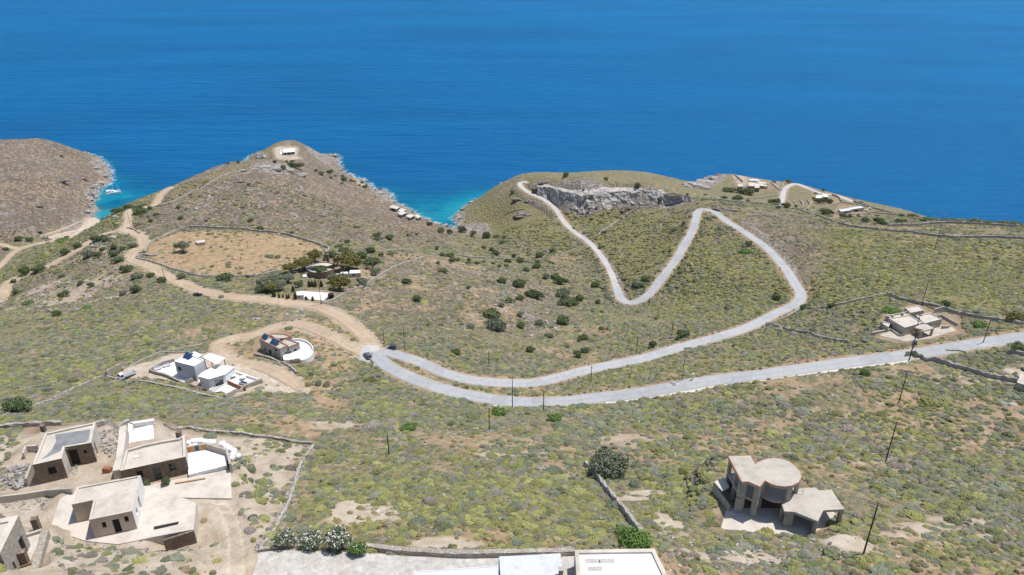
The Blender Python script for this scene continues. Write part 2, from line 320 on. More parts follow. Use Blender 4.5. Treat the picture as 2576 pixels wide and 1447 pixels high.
zone_poly('bare', [(880,440),(930,452),(960,465),(940,475),(900,468)], 3, .6)
zone_poly('bare', [(1840,445),(1862,440),(1880,462),(1855,470)], 3, .6)
for (u, v, r, a, s) in [(910,1283,4.4,.85,1.6),(880,1270,2.4,.85,1.5),(1110,1370,2.6,.8,2.2),(1675,1318,2.2,.85,1.2),(1660,1300,1.6,.8,1.2),(1700,1345,1.5,.6,1.2),(1870,1405,2.6,.8,2.2),(1770,1392,2.4,.5,2),(2140,1370,2.4,.9,1.6),(2330,1330,1.6,.6,4),(2420,1310,1.6,.6,4),(2250,1345,1.5,.5,4),(2440,1350,1.3,.5,4),(2180,1150,4,.3,2),(1290,1140,4,.4,1.8),
      (60,740,14,.5,1.5),(120,760,12,.5,2),(1560,1105,4,.4,2),(840,1070,5,.5,1.4),(1640,1240,1.4,.8,3),(1600,1255,1.2,.8,3),(300,1010,5,.25,2),(2400,955,4,.4,2),(2550,945,4,.6,2),(250,600,8,.5,1),(230,640,10,.3,2),(200,720,12,.35,2)]:
    zone_blob('bare', u, v, r, a, s)
MIDHEAD = [(320,570),(430,474),(640,402),(690,402),(740,346),(790,375),(870,436),(1000,517),(1125,575),(1150,625),(1000,615),(830,610),(694,583),(550,572),(400,590)]
LEFTHEAD = [(-150,340),(125,345),(275,441),(235,520),(225,545),(150,570),(60,600),(0,640),(-200,720),(-200,400)]
zone_poly('brown', MIDHEAD, 6, .9); zone_poly('brown', LEFTHEAD, 6, 1.0)
zone_poly('brown', [(930,650),(1100,650),(1300,690),(1450,760),(1400,830),(1200,850),(1000,860),(850,770)], 10, .65)
zone_poly('brown', [(1850,560),(1990,530),(2090,580),(2060,650),(2030,760),(2010,690),(1930,610)], 5, .75)
zone_poly('brown', [(1480,590),(1560,700),(1570,745),(1530,670)], 4, .6)
zone_poly('brown', [(0,760),(250,600),(330,660),(480,735),(300,760),(100,800)], 8, .5)
zone_poly('green', [(1990,575),(2090,572),(2576,612),(2750,700),(2700,800),(2240,745),(2040,775),(2030,700),(2090,640)], 6, .9)
zone_poly('green', [(1420,530),(1600,530),(1750,540),(1720,600),(1600,740),(1560,700),(1480,590)], 6, .85)
zone_poly('green', [(1190,520),(1330,510),(1400,560),(1470,640),(1400,640),(1250,600)], 6, .7)
zone_poly('green', [(1760,560),(1900,640),(2000,730),(1880,800),(1650,800),(1700,690)], 6, .85)
zone_poly('green', [(760,1190),(1000,1180),(1450,1210),(1600,1360),(1400,1390),(1000,1380),(760,1330)], 4, .9)
zone_poly('green', [(1600,1200),(1750,1150),(1800,1280),(1700,1350),(1620,1320)], 3, .8)
zone_poly('green', [(1750,1345),(2150,1345),(2200,1370),(1800,1370)], 2, .8)
zone_poly('green', [(2100,1440),(2300,1390),(2480,1380),(2500,1440)], 3, .7)
zone_poly('green', [(1440,970),(1720,893),(1950,825),(2120,862),(2250,872),(1950,916),(1650,968)], 3, .55)
zone_poly('green', [(0,690),(180,560),(280,530),(360,560),(200,620),(60,700)], 6, .5)
zone_poly('green', [(430,480),(640,405),(600,440),(480,500),(380,525)], 4, .5)
# no scrub: terraces, yards, beach (nothing grows there)
NOSCRUB = [[(290,945),(430,890),(560,885),(700,930),(640,990),(570,1000),(430,965)], [(655,1385),(930,1395),(1250,1398),(1660,1400),(1720,1500),(630,1500)],
           [(205,572),(216,544),(258,546),(252,562),(200,580)], [(640,890),(650,840),(710,830),(740,860),(790,870),(800,905),(720,925)],
           [(2200,850),(2220,790),(2290,760),(2420,800),(2430,840),(2270,862)], [(765,690),(770,655),(850,655),(915,680),(910,700),(820,705)], [(740,740),(800,728),(850,735),(830,765),(745,755)], [(700,396),(700,368),(745,368),(745,394)],
           [(1870,470),(1870,440),(1960,445),(1960,475)], [(2090,550),(2110,515),(2170,515),(2170,545)], [(2040,515),(2045,485),(2110,490),(2110,510)],
           [(0,1250),(60,1070),(410,1060),(590,1130),(590,1270),(510,1300),(510,1380),(240,1380),(110,1340),(120,1447),(0,1447)]]
for q in NOSCRUB: zone_poly('none', q, 0.8, 1.0, 0.3)
zone_poly('none', [(1812,1333),(1820,1300),(1800,1240),(1830,1160),(1960,1160),(2040,1225),(2125,1280),(2075,1330),(2030,1353)], 0.5, 1.0, 0.2)

zone_poly('none', [(748,960),(765,966),(808,998),(852,1016),(850,1024),(800,1008),(755,985)], 1.0, .9, .4)
# patches where only dry grass grows between the cushions
_d = np.clip(fbm(GXX/17, GYY/17, 4, 171)*6 - .55, 0, 1)*.62*(GYY < 330)*(1-ZN['green']); ZN['dry'] = np.maximum(ZN['dry'], _d)
# the building site track is two worn ruts in the ground
_r = np.clip(1 - np.abs(RUT[2] - 0.95)/0.55, 0, 1); ZN['bare'][RUT[0], RUT[1]] = np.maximum(ZN['bare'][RUT[0], RUT[1]], _r*1.25); ZN['none'][RUT[0], RUT[1]] = np.maximum(ZN['none'][RUT[0], RUT[1]], (RUT[2] < 2.2)*1.0)
ZN['dry'][RUT[0], RUT[1]] = np.maximum(ZN['dry'][RUT[0], RUT[1]], np.clip(1 - RUT[2]/0.5, 0, 1)*.6)
H[RUT[0], RUT[1]] -= _r*0.10
zone_poly('bare', [(540,870),(560,862),(600,900),(700,925),(765,968),(760,985),(700,990),(640,985),(655,955),(600,918)], 1.5, .9)
zone_poly('bare', [(900,905),(880,880),(905,862),(935,858),(965,872),(985,884),(950,925)], 2, .8)
# rock: steep ground and the strip along the sea
sy = np.gradient(H, axis=0)/np.gradient(GYY, axis=0); sx = np.gradient(H, axis=1)/np.gradient(GXX, axis=1)
SLOPE = np.sqrt(sx**2 + sy**2)
n1 = fbm(GXX/14, GYY/14, 4, 21); n2 = fbm(GXX/5, GYY/5, 3, 31)
ZN['rock'] = np.maximum(ZN['rock'], np.clip((4.2 + n1*9 - H)/2.2, 0, 1)*np.clip((GYY-300)/60, 0, 1))
ZN['rock'] = np.maximum(ZN['rock'], np.clip((SLOPE + n1*0.5 - 0.85)*4, 0, 1)*np.clip((GYY-330)/60, 0, 1))
zone_poly('rock', [(645,400),(644,380),(660,385),(680,400)], 3, 1); zone_poly('rock', [(620,432),(640,408),(720,412),(745,432),(730,446),(690,436)], 3, .9, 1)
zone_poly('rock', [(1345,470),(1480,450),(1620,470),(1748,498),(1745,508),(1610,520),(1538,523),(1470,536),(1408,524),(1355,495)], 3, 1.0)
zone_poly('rock', [(1446,588),(1478,612),(1515,650),(1540,700),(1562,748),(1578,742),(1560,690),(1525,635),(1490,600),(1458,580)], 1.2, .72)
zone_poly('rock', [(1856,566),(1905,600),(1950,640),(1990,700),(2014,742),(2032,735),(2012,680),(1970,622),(1920,580),(1866,548)], 1.2, .66)
zone_poly('rock', [(1715,470),(1760,456),(1815,438),(1830,450),(1770,475)], 3, .9)
zone_poly('rock', [(820,385),(760,366),(790,395),(860,440),(960,490),(1030,532),(1060,552),(1020,535),(930,480),(850,432)], 3, .9)
_k = ZN['rock'].copy(); ZN['rock'] *= 0; zone_poly('rock', [(203,574),(217,546),(256,548),(252,562),(215,582),(160,592),(118,610),(118,594)], 1.0, 1.0, .4); ZN['rock'] = _k*(1-ZN['rock'])      # sand, not rock, on the beach
ZN['bare'] = np.maximum(ZN['bare'], 0.6*np.clip(1-DIRTDIST/2.0, 0, 1)); ZN['dry'] = np.maximum(ZN['dry'], 0.85*np.clip(1-(ASPHDIST-0.2)/2.4, 0, 1))
ZN['none'] = np.maximum(ZN['none'], (ROADDIST < 0.35)*1.0)
# roughness of the ground itself
away = np.clip((ROADDIST-1.0)/4, 0, 1)*(1-ZN['none'])
strata = np.abs(((H*0.55 + n1*3.0) % 1.0) - 0.5)*2
H += away*(fbm(GXX/22, GYY/22, 3, 41)*1.4 + fbm(GXX/3.2, GYY/3.2, 3, 43)*0.55)
H += away*ZN['brown']*(np.clip(strata-0.55, 0, 1)*1.5 + n2*0.8)*np.clip((GYY-380)/60, 0, 1) + away*ZN['rock']*(n2*2.6 + fbm(GXX/2.2, GYY/2.2, 2, 51)*1.2)*np.clip((GYY-300)/60, 0, 1)

# ------------------------------------------------------------------ materials
def mat(name, col=(0.5, 0.5, 0.5), rough=0.8, spec=0.3, metal=0.0):
    m = bpy.data.materials.new(name); m.use_nodes = True
    b = m.node_tree.nodes['Principled BSDF']
    b.inputs['Base Color'].default_value = (*col, 1); b.inputs['Roughness'].default_value = rough
    b.inputs['Specular IOR Level'].default_value = spec; b.inputs['Metallic'].default_value = metal
    return m
class NB:
    """small helper for building node trees"""
    def __init__(s, m): s.t = m.node_tree; s.b = s.t.nodes.get('Principled BSDF')
    def n(s, typ, **kw):
        o = s.t.nodes.new(typ)
        for k, v in kw.items():
            if hasattr(o, k): setattr(o, k, v)
        return o
    def link(s, a, b): s.t.links.new(a, b)
    def val(s, sock, v):
        if isinstance(v, bpy.types.NodeSocket): s.link(v, sock)
        else: sock.default_value = v
    def pos(s, scale=(1, 1, 1)):
        g = s.n('ShaderNodeNewGeometry'); m = s.n('ShaderNodeMapping'); m.inputs['Scale'].default_value = scale
        s.link(g.outputs['Position'], m.inputs[0]); return m.outputs[0]
    def objpos(s, scale=(1, 1, 1)):
        g = s.n('ShaderNodeTexCoord'); m = s.n('ShaderNodeMapping'); m.inputs['Scale'].default_value = scale
        s.link(g.outputs['Object'], m.inputs[0]); return m.outputs[0]
    def noise(s, vec, scale, detail=4, rough=0.55, dist=0.0):
        o = s.n('ShaderNodeTexNoise'); s.link(vec, o.inputs['Vector'])
        o.inputs['Scale'].default_value = scale; o.inputs['Detail'].default_value = detail
        o.inputs['Roughness'].default_value = rough; o.inputs['Distortion'].default_value = dist; return o
    def voro(s, vec, scale, feature='F1', rnd_=1.0):
        o = s.n('ShaderNodeTexVoronoi', feature=feature); s.link(vec, o.inputs['Vector'])
        o.inputs['Scale'].default_value = scale; o.inputs['Randomness'].default_value = rnd_; return o
    def ramp(s, fac, stops, interp='LINEAR'):
        o = s.n('ShaderNodeValToRGB'); o.color_ramp.interpolation = interp
        e = o.color_ramp.elements
        while len(e) < len(stops): e.new(0.5)
        for k, (p, c) in enumerate(stops): e[k].position = p; e[k].color = (*c, 1) if len(c) == 3 else c
        s.link(fac, o.inputs[0]); return o.outputs[0]
    def mix(s, f, a, b, mode='MIX'):
        o = s.n('ShaderNodeMix', data_type='RGBA', blend_type=mode)
        s.val(o.inputs[0], f)
        for sk, v in ((o.inputs[6], a), (o.inputs[7], b)):
            if isinstance(v, bpy.types.NodeSocket): s.link(v, sk)
            else: sk.default_value = (*v, 1)
        return o.outputs[2]
    def math(s, op, a, b=0.0, clamp=False):
        o = s.n('ShaderNodeMath', operation=op, use_clamp=clamp); s.val(o.inputs[0], a); s.val(o.inputs[1], b); return o.outputs[0]
    def mrange(s, v, a, b, c=0.0, d=1.0):
        o = s.n('ShaderNodeMapRange'); s.link(v, o.inputs[0])
        for k, x in zip((1, 2, 3, 4), (a, b, c, d)): o.inputs[k].default_value = x
        return o.outputs[0]
    def bump(s, h, strength=0.5, dist=0.1):
        o = s.n('ShaderNodeBump'); o.inputs['Strength'].default_value = strength; o.inputs['Distance'].default_value = dist
        s.link(h, o.inputs['Height']); s.link(o.outputs[0], s.b.inputs['Normal'])
    def base(s, c): s.link(c, s.b.inputs['Base Color'])

# ground
m_ground = mat('ground_scrub', rough=0.95, spec=0.1); q = NB(m_ground)
za = q.n('ShaderNodeAttribute', attribute_name='zone_a'); zb = q.n('ShaderNodeAttribute', attribute_name='zone_b')
sa = q.n('ShaderNodeSeparateColor'); q.link(za.outputs['Color'], sa.inputs[0]); sb = q.n('ShaderNodeSeparateColor'); q.link(zb.outputs['Color'], sb.inputs[0])
dry, bare, brown = sa.outputs; green, rock, none = sb.outputs
pos = q.pos(); posf = q.pos((1, 1, 0.6))
nz1 = q.noise(pos, 0.045, 5, 0.6); nz2 = q.noise(pos, 0.35, 5, 0.65); nz3 = q.noise(pos, 2.6, 3, 0.6)
soil = q.ramp(nz2.outputs[0], [(0.30, (0.20, 0.145, 0.095)), (0.5, (0.285, 0.21, 0.14)), (0.70, (0.37, 0.295, 0.21))])
soil_dry = q.ramp(nz2.outputs[0], [(0.28, (0.26, 0.165, 0.092)), (0.5, (0.35, 0.245, 0.145)), (0.72, (0.45, 0.345, 0.225))])
soil_bare = q.ramp(nz2.outputs[0], [(0.28, (0.37, 0.295, 0.215)), (0.5, (0.50, 0.42, 0.325)), (0.68, (0.58, 0.51, 0.425)), (0.8, (0.64, 0.59, 0.52))])
c = q.mix(dry, soil, soil_dry); c = q.mix(bare, c, soil_bare)
# low plants, as cushions about a metre wide
dv = q.n('ShaderNodeVectorMath', operation='MULTIPLY_ADD'); q.link(nz3.outputs['Color'], dv.inputs[0]); dv.inputs[1].default_value = (0.7, 0.7, 0.7); q.link(posf, dv.inputs[2])
vo = q.voro(dv.outputs[0], 0.62); vo2 = q.voro(dv.outputs[0], 1.9)
vs = q.n('ShaderNodeSeparateColor'); q.link(vo.outputs['Color'], vs.inputs[0])
vs2 = q.n('ShaderNodeSeparateColor'); q.link(vo2.outputs['Color'], vs2.inputs[0])
PAL = [(0.0, (0.217, 0.202, 0.091)), (0.2, (0.18, 0.174, 0.091)), (0.38, (0.195, 0.187, 0.122)), (0.54, (0.151, 0.148, 0.088)), (0.66, (0.233, 0.199, 0.154)), (0.8, (0.252, 0.228, 0.106)), (0.92, (0.289, 0.228, 0.14))]
PALB = [(0.0, (0.162, 0.129, 0.105)), (0.22, (0.136, 0.116, 0.098)), (0.4, (0.197, 0.148, 0.11)), (0.58, (0.122, 0.111, 0.085)), (0.7, (0.154, 0.138, 0.129)), (0.82, (0.229, 0.18, 0.138)), (0.93, (0.159, 0.143, 0.083))]
PALG = [(0.0, (0.242, 0.214, 0.082)), (0.25, (0.206, 0.189, 0.08)), (0.45, (0.258, 0.227, 0.093)), (0.63, (0.186, 0.174, 0.085)), (0.74, (0.234, 0.194, 0.112)), (0.85, (0.272, 0.229, 0.107)), (0.94, (0.211, 0.181, 0.112))]
rsel = q.math('FRACT', q.math('ADD', vs.outputs[0], q.math('MULTIPLY', vs2.outputs[0], 0.35)))
p1 = q.ramp(rsel, PAL, 'CONSTANT'); p2 = q.ramp(rsel, PALB, 'CONSTANT'); p3 = q.ramp(rsel, PALG, 'CONSTANT')
plant = q.mix(brown, p1, p2); plant = q.mix(green, plant, p3)
plant = q.mix(0.6, plant, q.ramp(nz3.outputs[0], [(0.3, (0.35, 0.35, 0.35)), (0.7, (1.6, 1.6, 1.6))]), 'MULTIPLY')
cov = q.math('ADD', q.math('MULTIPLY', nz1.outputs[0], 1.0), q.math('MULTIPLY', vs.outputs[1], 0.55))          # where plants grow
thr = q.math('ADD', q.math('MULTIPLY', dry, 0.55), q.math('MULTIPLY', bare, 0.75)); thr = q.math('ADD', thr, q.math('MULTIPLY', none, 0.9))
thr = q.math('ADD', thr, q.math('SUBTRACT', q.math('MULTIPLY', brown, 0.10), q.math('MULTIPLY', green, 0.22)))
thr = q.math('ADD', thr, 0.52)
cm = q.mrange(q.math('SUBTRACT', cov, thr), 0.0, 0.10)
gap = q.mrange(vo.outputs['Distance'], 0.62, 0.95, 1.0, 0.0); cm = q.math('MULTIPLY', cm, gap)
c = q.mix(cm, c, plant)
# bare stone
rn = q.noise(q.pos((1, 1, 3.2)), 0.33, 6, 0.68, 0.6)
rc = q.ramp(rn.outputs[0], [(0.25, (0.085, 0.072, 0.06)), (0.42, (0.20, 0.17, 0.145)), (0.58, (0.36, 0.315, 0.275)), (0.78, (0.52, 0.475, 0.43))])
rk = q.math('SUBTRACT', q.math('ADD', rock, q.math('MULTIPLY', rock, q.math('SUBTRACT', nz2.outputs[0], 0.5))), 0.25)
led = q.noise(q.pos((0.5, 0.5, 2.2)), 0.16, 6, 0.62, 0.8)
ledge = q.math('MULTIPLY', q.mrange(led.outputs[0], 0.535, 0.60), q.math('MULTIPLY', brown, 0.85))
rkm = q.math('MAXIMUM', q.mrange(rk, 0.1, 0.5), ledge)
c = q.mix(rkm, c, rc)
# scattered pale stones
st = q.voro(dv.outputs[0], 1.1); ss = q.n('ShaderNodeSeparateColor'); q.link(st.outputs['Color'], ss.inputs[0])
stm = q.math('MULTIPLY', q.mrange(ss.outputs[1], 0.955, 0.965), q.mrange(st.outputs['Distance'], 0.28, 0.36, 1.0, 0.0))
stm = q.math('MULTIPLY', stm, q.mrange(nz1.outputs[0], 0.45, 0.6))
c = q.mix(stm, c, (0.55, 0.52, 0.47))
q.base(c)
hgt_n = q.math('ADD', q.math('MULTIPLY', cm, q.mrange(vo.outputs['Distance'], 0.0, 0.8, 0.75, 0.0)), q.math('MULTIPLY', nz3.outputs[0], 0.28))
hgt_n = q.math('ADD', hgt_n, q.math('MULTIPLY', rkm, rn.outputs[0]))
q.bump(hgt_n, 1.0, 0.9)

# sea: the blue of deep water under a sky reflection that grows towards grazing view
m_sea = mat('sea_water', rough=0.9, spec=0.0); q = NB(m_sea)
sh = q.n('ShaderNodeAttribute', attribute_name='shallow'); ss = q.n('ShaderNodeSeparateColor'); q.link(sh.outputs['Color'], ss.inputs[0])
big = q.noise(q.pos((1, 2.2, 1)), 0.0011, 5, 0.55, 0.6); mid = q.noise(q.pos((1, 1, 1)), 0.014, 5, 0.6); strk = q.noise(q.pos((0.12, 1, 1)), 0.012, 5, 0.65, 0.5)
deep = q.ramp(big.outputs[0], [(0.35, (0.0, 0.066, 0.208)), (0.65, (0.0, 0.092, 0.268))])
turq = q.ramp(ss.outputs[0], [(0.0, (0.0, 0.060, 0.188)), (0.3, (0.0, 0.092, 0.215)), (0.6, (0.0, 0.165, 0.275)), (0.85, (0.01, 0.225, 0.285)), (1.0, (0.10, 0.31, 0.31))])
patch = q.mrange(mid.outputs[0], 0.46, 0.56)       # dark weed on the sea bed
turq = q.mix(q.math('MULTIPLY', patch, q.mrange(ss.outputs[0], 0.15, 0.6, 0.0, 0.6)), turq, (0.0, 0.062, 0.15))
c = q.mix(q.mrange(ss.outputs[0], 0.0, 0.3), deep, turq)
foam = q.noise(q.pos(), 0.30, 5, 0.7)
fm = q.math('MULTIPLY', q.mrange(ss.outputs[1], 0.15, 0.8), q.mrange(foam.outputs[0], 0.46, 0.58))
c = q.mix(fm, c, (0.75, 0.8, 0.8))
q.base(c)
wv = q.noise(q.pos((0.22, 1.0, 1)), 0.16, 6, 0.68, 0.4); wv2 = q.noise(q.pos((0.3, 1, 1)), 0.035, 4, 0.62)
q.bump(q.math('ADD', q.math('ADD', wv.outputs[0], q.math('MULTIPLY', wv2.outputs[0], 3.0)), q.math('MULTIPLY', strk.outputs[0], 3.0)), 0.9, 3.0)
bn = q.b.inputs['Normal'].links[0].from_socket
gl = q.n('ShaderNodeBsdfGlossy'); gl.inputs['Roughness'].default_value = 0.22; gl.inputs['Color'].default_value = (0.26, 0.72, 1.0, 1); q.link(bn, gl.inputs['Normal'])
fr = q.n('ShaderNodeFresnel'); fr.inputs['IOR'].default_value = 1.33; q.link(bn, fr.inputs['Normal'])
mx = q.n('ShaderNodeMixShader'); q.link(q.math('MULTIPLY', fr.outputs[0], 0.60), mx.inputs[0]); q.link(q.b.outputs[0], mx.inputs[1]); q.link(gl.outputs[0], mx.inputs[2])
q.link(mx.outputs[0], q.t.nodes['Material Output'].inputs['Surface'])

# ------------------------------------------------------------------ objects: helpers
def tag(o, label=None, cat=None, group=None, kind=None):
    if label: o['label'] = label
    if cat: o['category'] = cat
    if group: o['group'] = group
    if kind or label: o['kind'] = kind or 'thing'
    return o
def empty(name, loc, rz=0.0):
    o = bpy.data.objects.new(name, None); COL.objects.link(o); o.location = loc; o.rotation_euler = (0, 0, rz); o.empty_display_size = 0.5
    return o
def mesh_np(name, co, faces, m, smooth=False):
    """mesh from numpy arrays; faces all quads (n,4) or all triangles (n,3)"""
    me = bpy.data.meshes.new(name); co = np.asarray(co, np.float32); f = np.asarray(faces, np.int32); k = f.shape[1]
    me.vertices.add(len(co)); me.vertices.foreach_set('co', co.ravel())
    me.loops.add(f.size); me.loops.foreach_set('vertex_index', f.ravel())
    me.polygons.add(len(f)); me.polygons.foreach_set('loop_start', np.arange(0, f.size, k, dtype=np.int32))
    me.polygons.foreach_set('use_smooth', np.full(len(f), smooth))
    me.update(calc_edges=True); me.validate()
    if m is not None: me.materials.append(m)
    return me
def addobj(name, me, parent=None, loc=None):
    o = bpy.data.objects.new(name, me); COL.objects.link(o)
    if parent is not None: o.parent = parent
    if loc is not None: o.location = loc
    return o
def grid_faces(nj, ni):
    a = (np.arange(nj-1)[:, None]*ni + np.arange(ni-1)[None, :]).ravel()
    return np.stack([a, a+1, a+ni+1, a+ni], 1)
def col_attr(me, name, r, g, b):
    at_ = me.attributes.new(name, 'FLOAT_COLOR', 'POINT')
    at_.data.foreach_set('color', np.stack([r.ravel(), g.ravel(), b.ravel(), np.ones(r.size)], 1).astype(np.float32).ravel())

me = mesh_np('terrain', np.stack([GXX, GYY, H], 2).reshape(-1, 3), grid_faces(NJ, NI), m_ground, True)
col_attr(me, 'zone_a', ZN['dry'], ZN['bare'], ZN['brown']); col_attr(me, 'zone_b', ZN['green'], ZN['rock'], ZN['none'])
terrain = tag(addobj('terrain', me), kind='structure')

# sea
NSJ, NSI = 520, 420
sgy = 250.0*(60000.0/250.0)**((np.arange(NSJ)/(NSJ-1))**1.35); sgt = np.linspace(-1.5, 1.5, NSI)
SX = sgy[:, None]*sgt[None, :]; SY = np.repeat(sgy[:, None], NSI, 1)
ys, xs = np.meshgrid(np.arange(330, 800, 4.0), np.arange(-640, 640, 4.0), indexing='ij')
land = hgt(xs, ys) > 0.0
edge = np.zeros_like(land); edge[1:-1, 1:-1] = land[1:-1, 1:-1] & ~(land[:-2, 1:-1] & land[2:, 1:-1] & land[1:-1, :-2] & land[1:-1, 2:])
EX, EY = xs[edge], ys[edge]
D = np.full(SX.shape, 400.0); near = np.nonzero((SY < 1000) & (np.abs(SX) < 750))
dd = np.empty(len(near[0]))
for k in range(0, len(dd), 3000):
    a = SX[near][k:k+3000]; b = SY[near][k:k+3000]
    dd[k:k+3000] = np.sqrt(((a[:, None]-EX)**2 + (b[:, None]-EY)**2).min(1))
D[near] = dd
# shallows reach far out in the coves, little off the headlands
cove = np.exp(-(((SX+330)/75)**2 + ((SY-560)/75)**2)) + np.exp(-(((SX+45)/70)**2 + ((SY-560)/60)**2))*0.8
reach = 9 + 64*cove
shallow = np.exp(-D/reach)*(0.60 + 0.42*np.clip(cove, 0, 1)) + fbm(SX/22, SY/22, 4, 61)*0.55*np.exp(-D/60)*np.clip(D/12, 0, 1)
foamz = np.clip(1 - D/7.5, 0, 1)*np.clip(1.2-cove, 0.25, 1)
me = mesh_np('sea', np.stack([SX, SY, np.zeros_like(SX)], 2).reshape(-1, 3), grid_faces(NSJ, NSI), m_sea, True)
col_attr(me, 'shallow', np.clip(shallow, 0, 1), foamz, foamz*0)
tag(addobj('sea', me), kind='structure')

# ------------------------------------------------------------------ road surfaces
def track_mat(name, base, mid, shoulder, rough=0.9, contrast=0.5):
    m = mat(name, rough=rough, spec=0.15); q = NB(m)
    a = q.n('ShaderNodeAttribute', attribute_name='across'); sx_ = q.n('ShaderNodeSeparateColor'); q.link(a.outputs['Color'], sx_.inputs[0])
    n = q.noise(q.pos(), 0.5, 6, 0.65); n2_ = q.noise(q.pos(), 4.0, 4, 0.6); n3_ = q.noise(q.pos(), 0.06, 3, 0.5)
    c = q.ramp(n.outputs[0], [(0.25, tuple(x*(1-contrast*0.5) for x in base)), (0.5, base), (0.75, tuple(min(1, x*(1+contrast*0.35)) for x in base))])
    c = q.mix(q.mrange(n3_.outputs[0], 0.42, 0.62, 0.0, 0.6), c, mid)
    e = q.math('ADD', sx_.outputs[0], q.math('MULTIPLY', q.math('SUBTRACT', n.outputs[0], 0.5), 0.5))
    c = q.mix(q.mrange(e, 0.78, 1.0), c, shoulder)
    tr = q.math('ABSOLUTE', q.math('SUBTRACT', sx_.outputs[0], 0.42))
    c = q.mix(q.math('MULTIPLY', q.mrange(tr, 0.05, 0.22, 1.0, 0.0), 0.45*contrast), c, tuple(min(1, x*1.35) for x in base))
    c = q.mix(0.35*contrast, c, q.ramp(n2_.outputs[0], [(0.3, (0.6, 0.6, 0.6)), (0.7, (1.3, 1.3, 1.3))]), 'MULTIPLY')
    ck = q.voro(q.pos(), 0.32, 'DISTANCE_TO_EDGE'); pv_ = q.voro(q.pos((1, 1, 1)), 0.11); ps_ = q.n('ShaderNodeSeparateColor'); q.link(pv_.outputs['Color'], ps_.inputs[0])
    c = q.mix(q.mrange(ps_.outputs[0], 0.62, 0.66, 0.0, 0.28*min(1, contrast*4)), c, tuple(x*.72 for x in base)); c = q.mix(q.math('MULTIPLY', q.mrange(ck.outputs['Distance'], 0.0, 0.035, 1.0, 0.0), q.mrange(n3_.outputs[0], .45, .6, 0, .5)), c, tuple(x*.5 for x in base))
    q.base(c); q.bump(n2_.outputs[0], 0.4, 0.05)
    return m
RM = {'asphalt': track_mat('worn_asphalt', (0.375, 0.375, 0.375), (0.42, 0.415, 0.405), (0.40, 0.35, 0.285), 0.85, 0.42),
      'concrete': track_mat('lane_concrete', (0.44, 0.425, 0.405), (0.49, 0.47, 0.44), (0.45, 0.39, 0.31), 0.9, 0.28),
      'dirt': track_mat('road_dirt', (0.43, 0.325, 0.225), (0.50, 0.40, 0.30), (0.36, 0.26, 0.17), 0.95, 0.6),
      'gravel': track_mat('pale_gravel', (0.60, 0.56, 0.50), (0.66, 0.63, 0.58), (0.46, 0.39, 0.30), 0.95, 0.6)}
def ribbon(name, L, zs, wd, m, lift, edge_rough=0.18, taper=(0, 0)):
    t = np.gradient(L, axis=0); t /= np.linalg.norm(t, axis=1)[:, None] + 1e-9
    nrm = np.stack([t[:, 1], -t[:, 0]], 1)
    fr = np.array([-1, -0.93, -0.75, -0.4, 0, 0.4, 0.75, 0.93, 1.0]); n = len(L); k = len(fr)
    jl = fbm(L[:, 0]/2.2, L[:, 1]/2.2, 3, 71)*2*edge_rough*wd*0.5; jr = fbm(L[:, 0]/2.2, L[:, 1]/2.2, 3, 77)*2*edge_rough*wd*0.5
    off = fr[None, :]*wd/2 + np.where(fr[None, :] < -0.9, -jl[:, None], 0) + np.where(fr[None, :] > 0.9, jr[:, None], 0)
    ar = np.arange(n)*1.5; tp = np.ones(n)
    if taper[0]: tp *= np.clip(ar/taper[0], 0.05, 1)**.6
    if taper[1]: tp *= np.clip((ar[-1]-ar)/taper[1], 0.05, 1)**.6
    off = off*tp[:, None]
    co = np.zeros((n, k, 3)); co[:, :, :2] = L[:, None, :] + off[:, :, None]*nrm[:, None, :]
    co[:, :, 2] = np.maximum(hgt(co[:, :, 0], co[:, :, 1]), (zs[:, None] - .06) if len(L) > 60 else -9) + lift
    for k2 in (0, -1): co[:, k2, 2] = np.minimum(hgt(co[:, k2, 0], co[:, k2, 1]) - .05, co[:, k2, 2])
    me = mesh_np(name, co.reshape(-1, 3), grid_faces(n, k)[:, ::-1], m, True)
    ac = np.repeat(np.abs(fr)[None, :], n, 0); col_attr(me, 'across', ac, ac, ac)
    if me.polygons[0].normal.z < 0: me.flip_normals()
    return me
LIFT = {'asphalt': 0.13, 'concrete': 0.12, 'dirt': 0.12}
for k_, (nm, kind, wd, L, zs) in enumerate(road_lines):
    if nm == 'dirt_track': continue
    er = {'asphalt': 0.11, 'concrete': 0.14, 'dirt': 0.28}[kind]
    tag(addobj(nm, ribbon(nm, L, zs, wd, RM[kind], LIFT[kind] + 0.006*k_ + (.1 if k_ == 10 else 0), er, {5: (0, 25), 6: (0, 10), 9: (0, 20), 10: (12, 0)}.get(k_, (0, 0)))), kind='structure')
# dusty apron where the dirt roads meet the asphalt
def apron(name, uv, m, lift=0.24, n=60):
    P_ = smooth_line([at(u, v) for u, v in uv + uv[:1]], .6); c = P_.mean(0); rings = [1.0, .8, .55, .3, .05]; co = []
    for f in rings:
        q_ = c + (P_-c)*f; q_ = q_ + (NR.normal(0, .12, q_.shape) if f == 1 else 0); co.append(np.column_stack([q_, hgt(q_[:, 0], q_[:, 1]) + (lift if f < 1 else -.05)]))
    k = len(P_); me = mesh_np(name, np.concatenate(co), grid_faces(len(rings), k), m, True); ac = np.concatenate([np.full(k, .95)] + [np.full(k, .3)]*4); col_attr(me, 'across', ac, ac, ac)
    if me.polygons[0].normal.z < 0: me.flip_normals()
    tag(addobj(name, me), kind='structure')
apron('road_junction', [(898,902),(903,881),(922,868),(944,866),(962,880),(980,884),(984,897),(972,908),(968,926),(950,922),(938,921),(922,914),(906,910)], RM['concrete'])
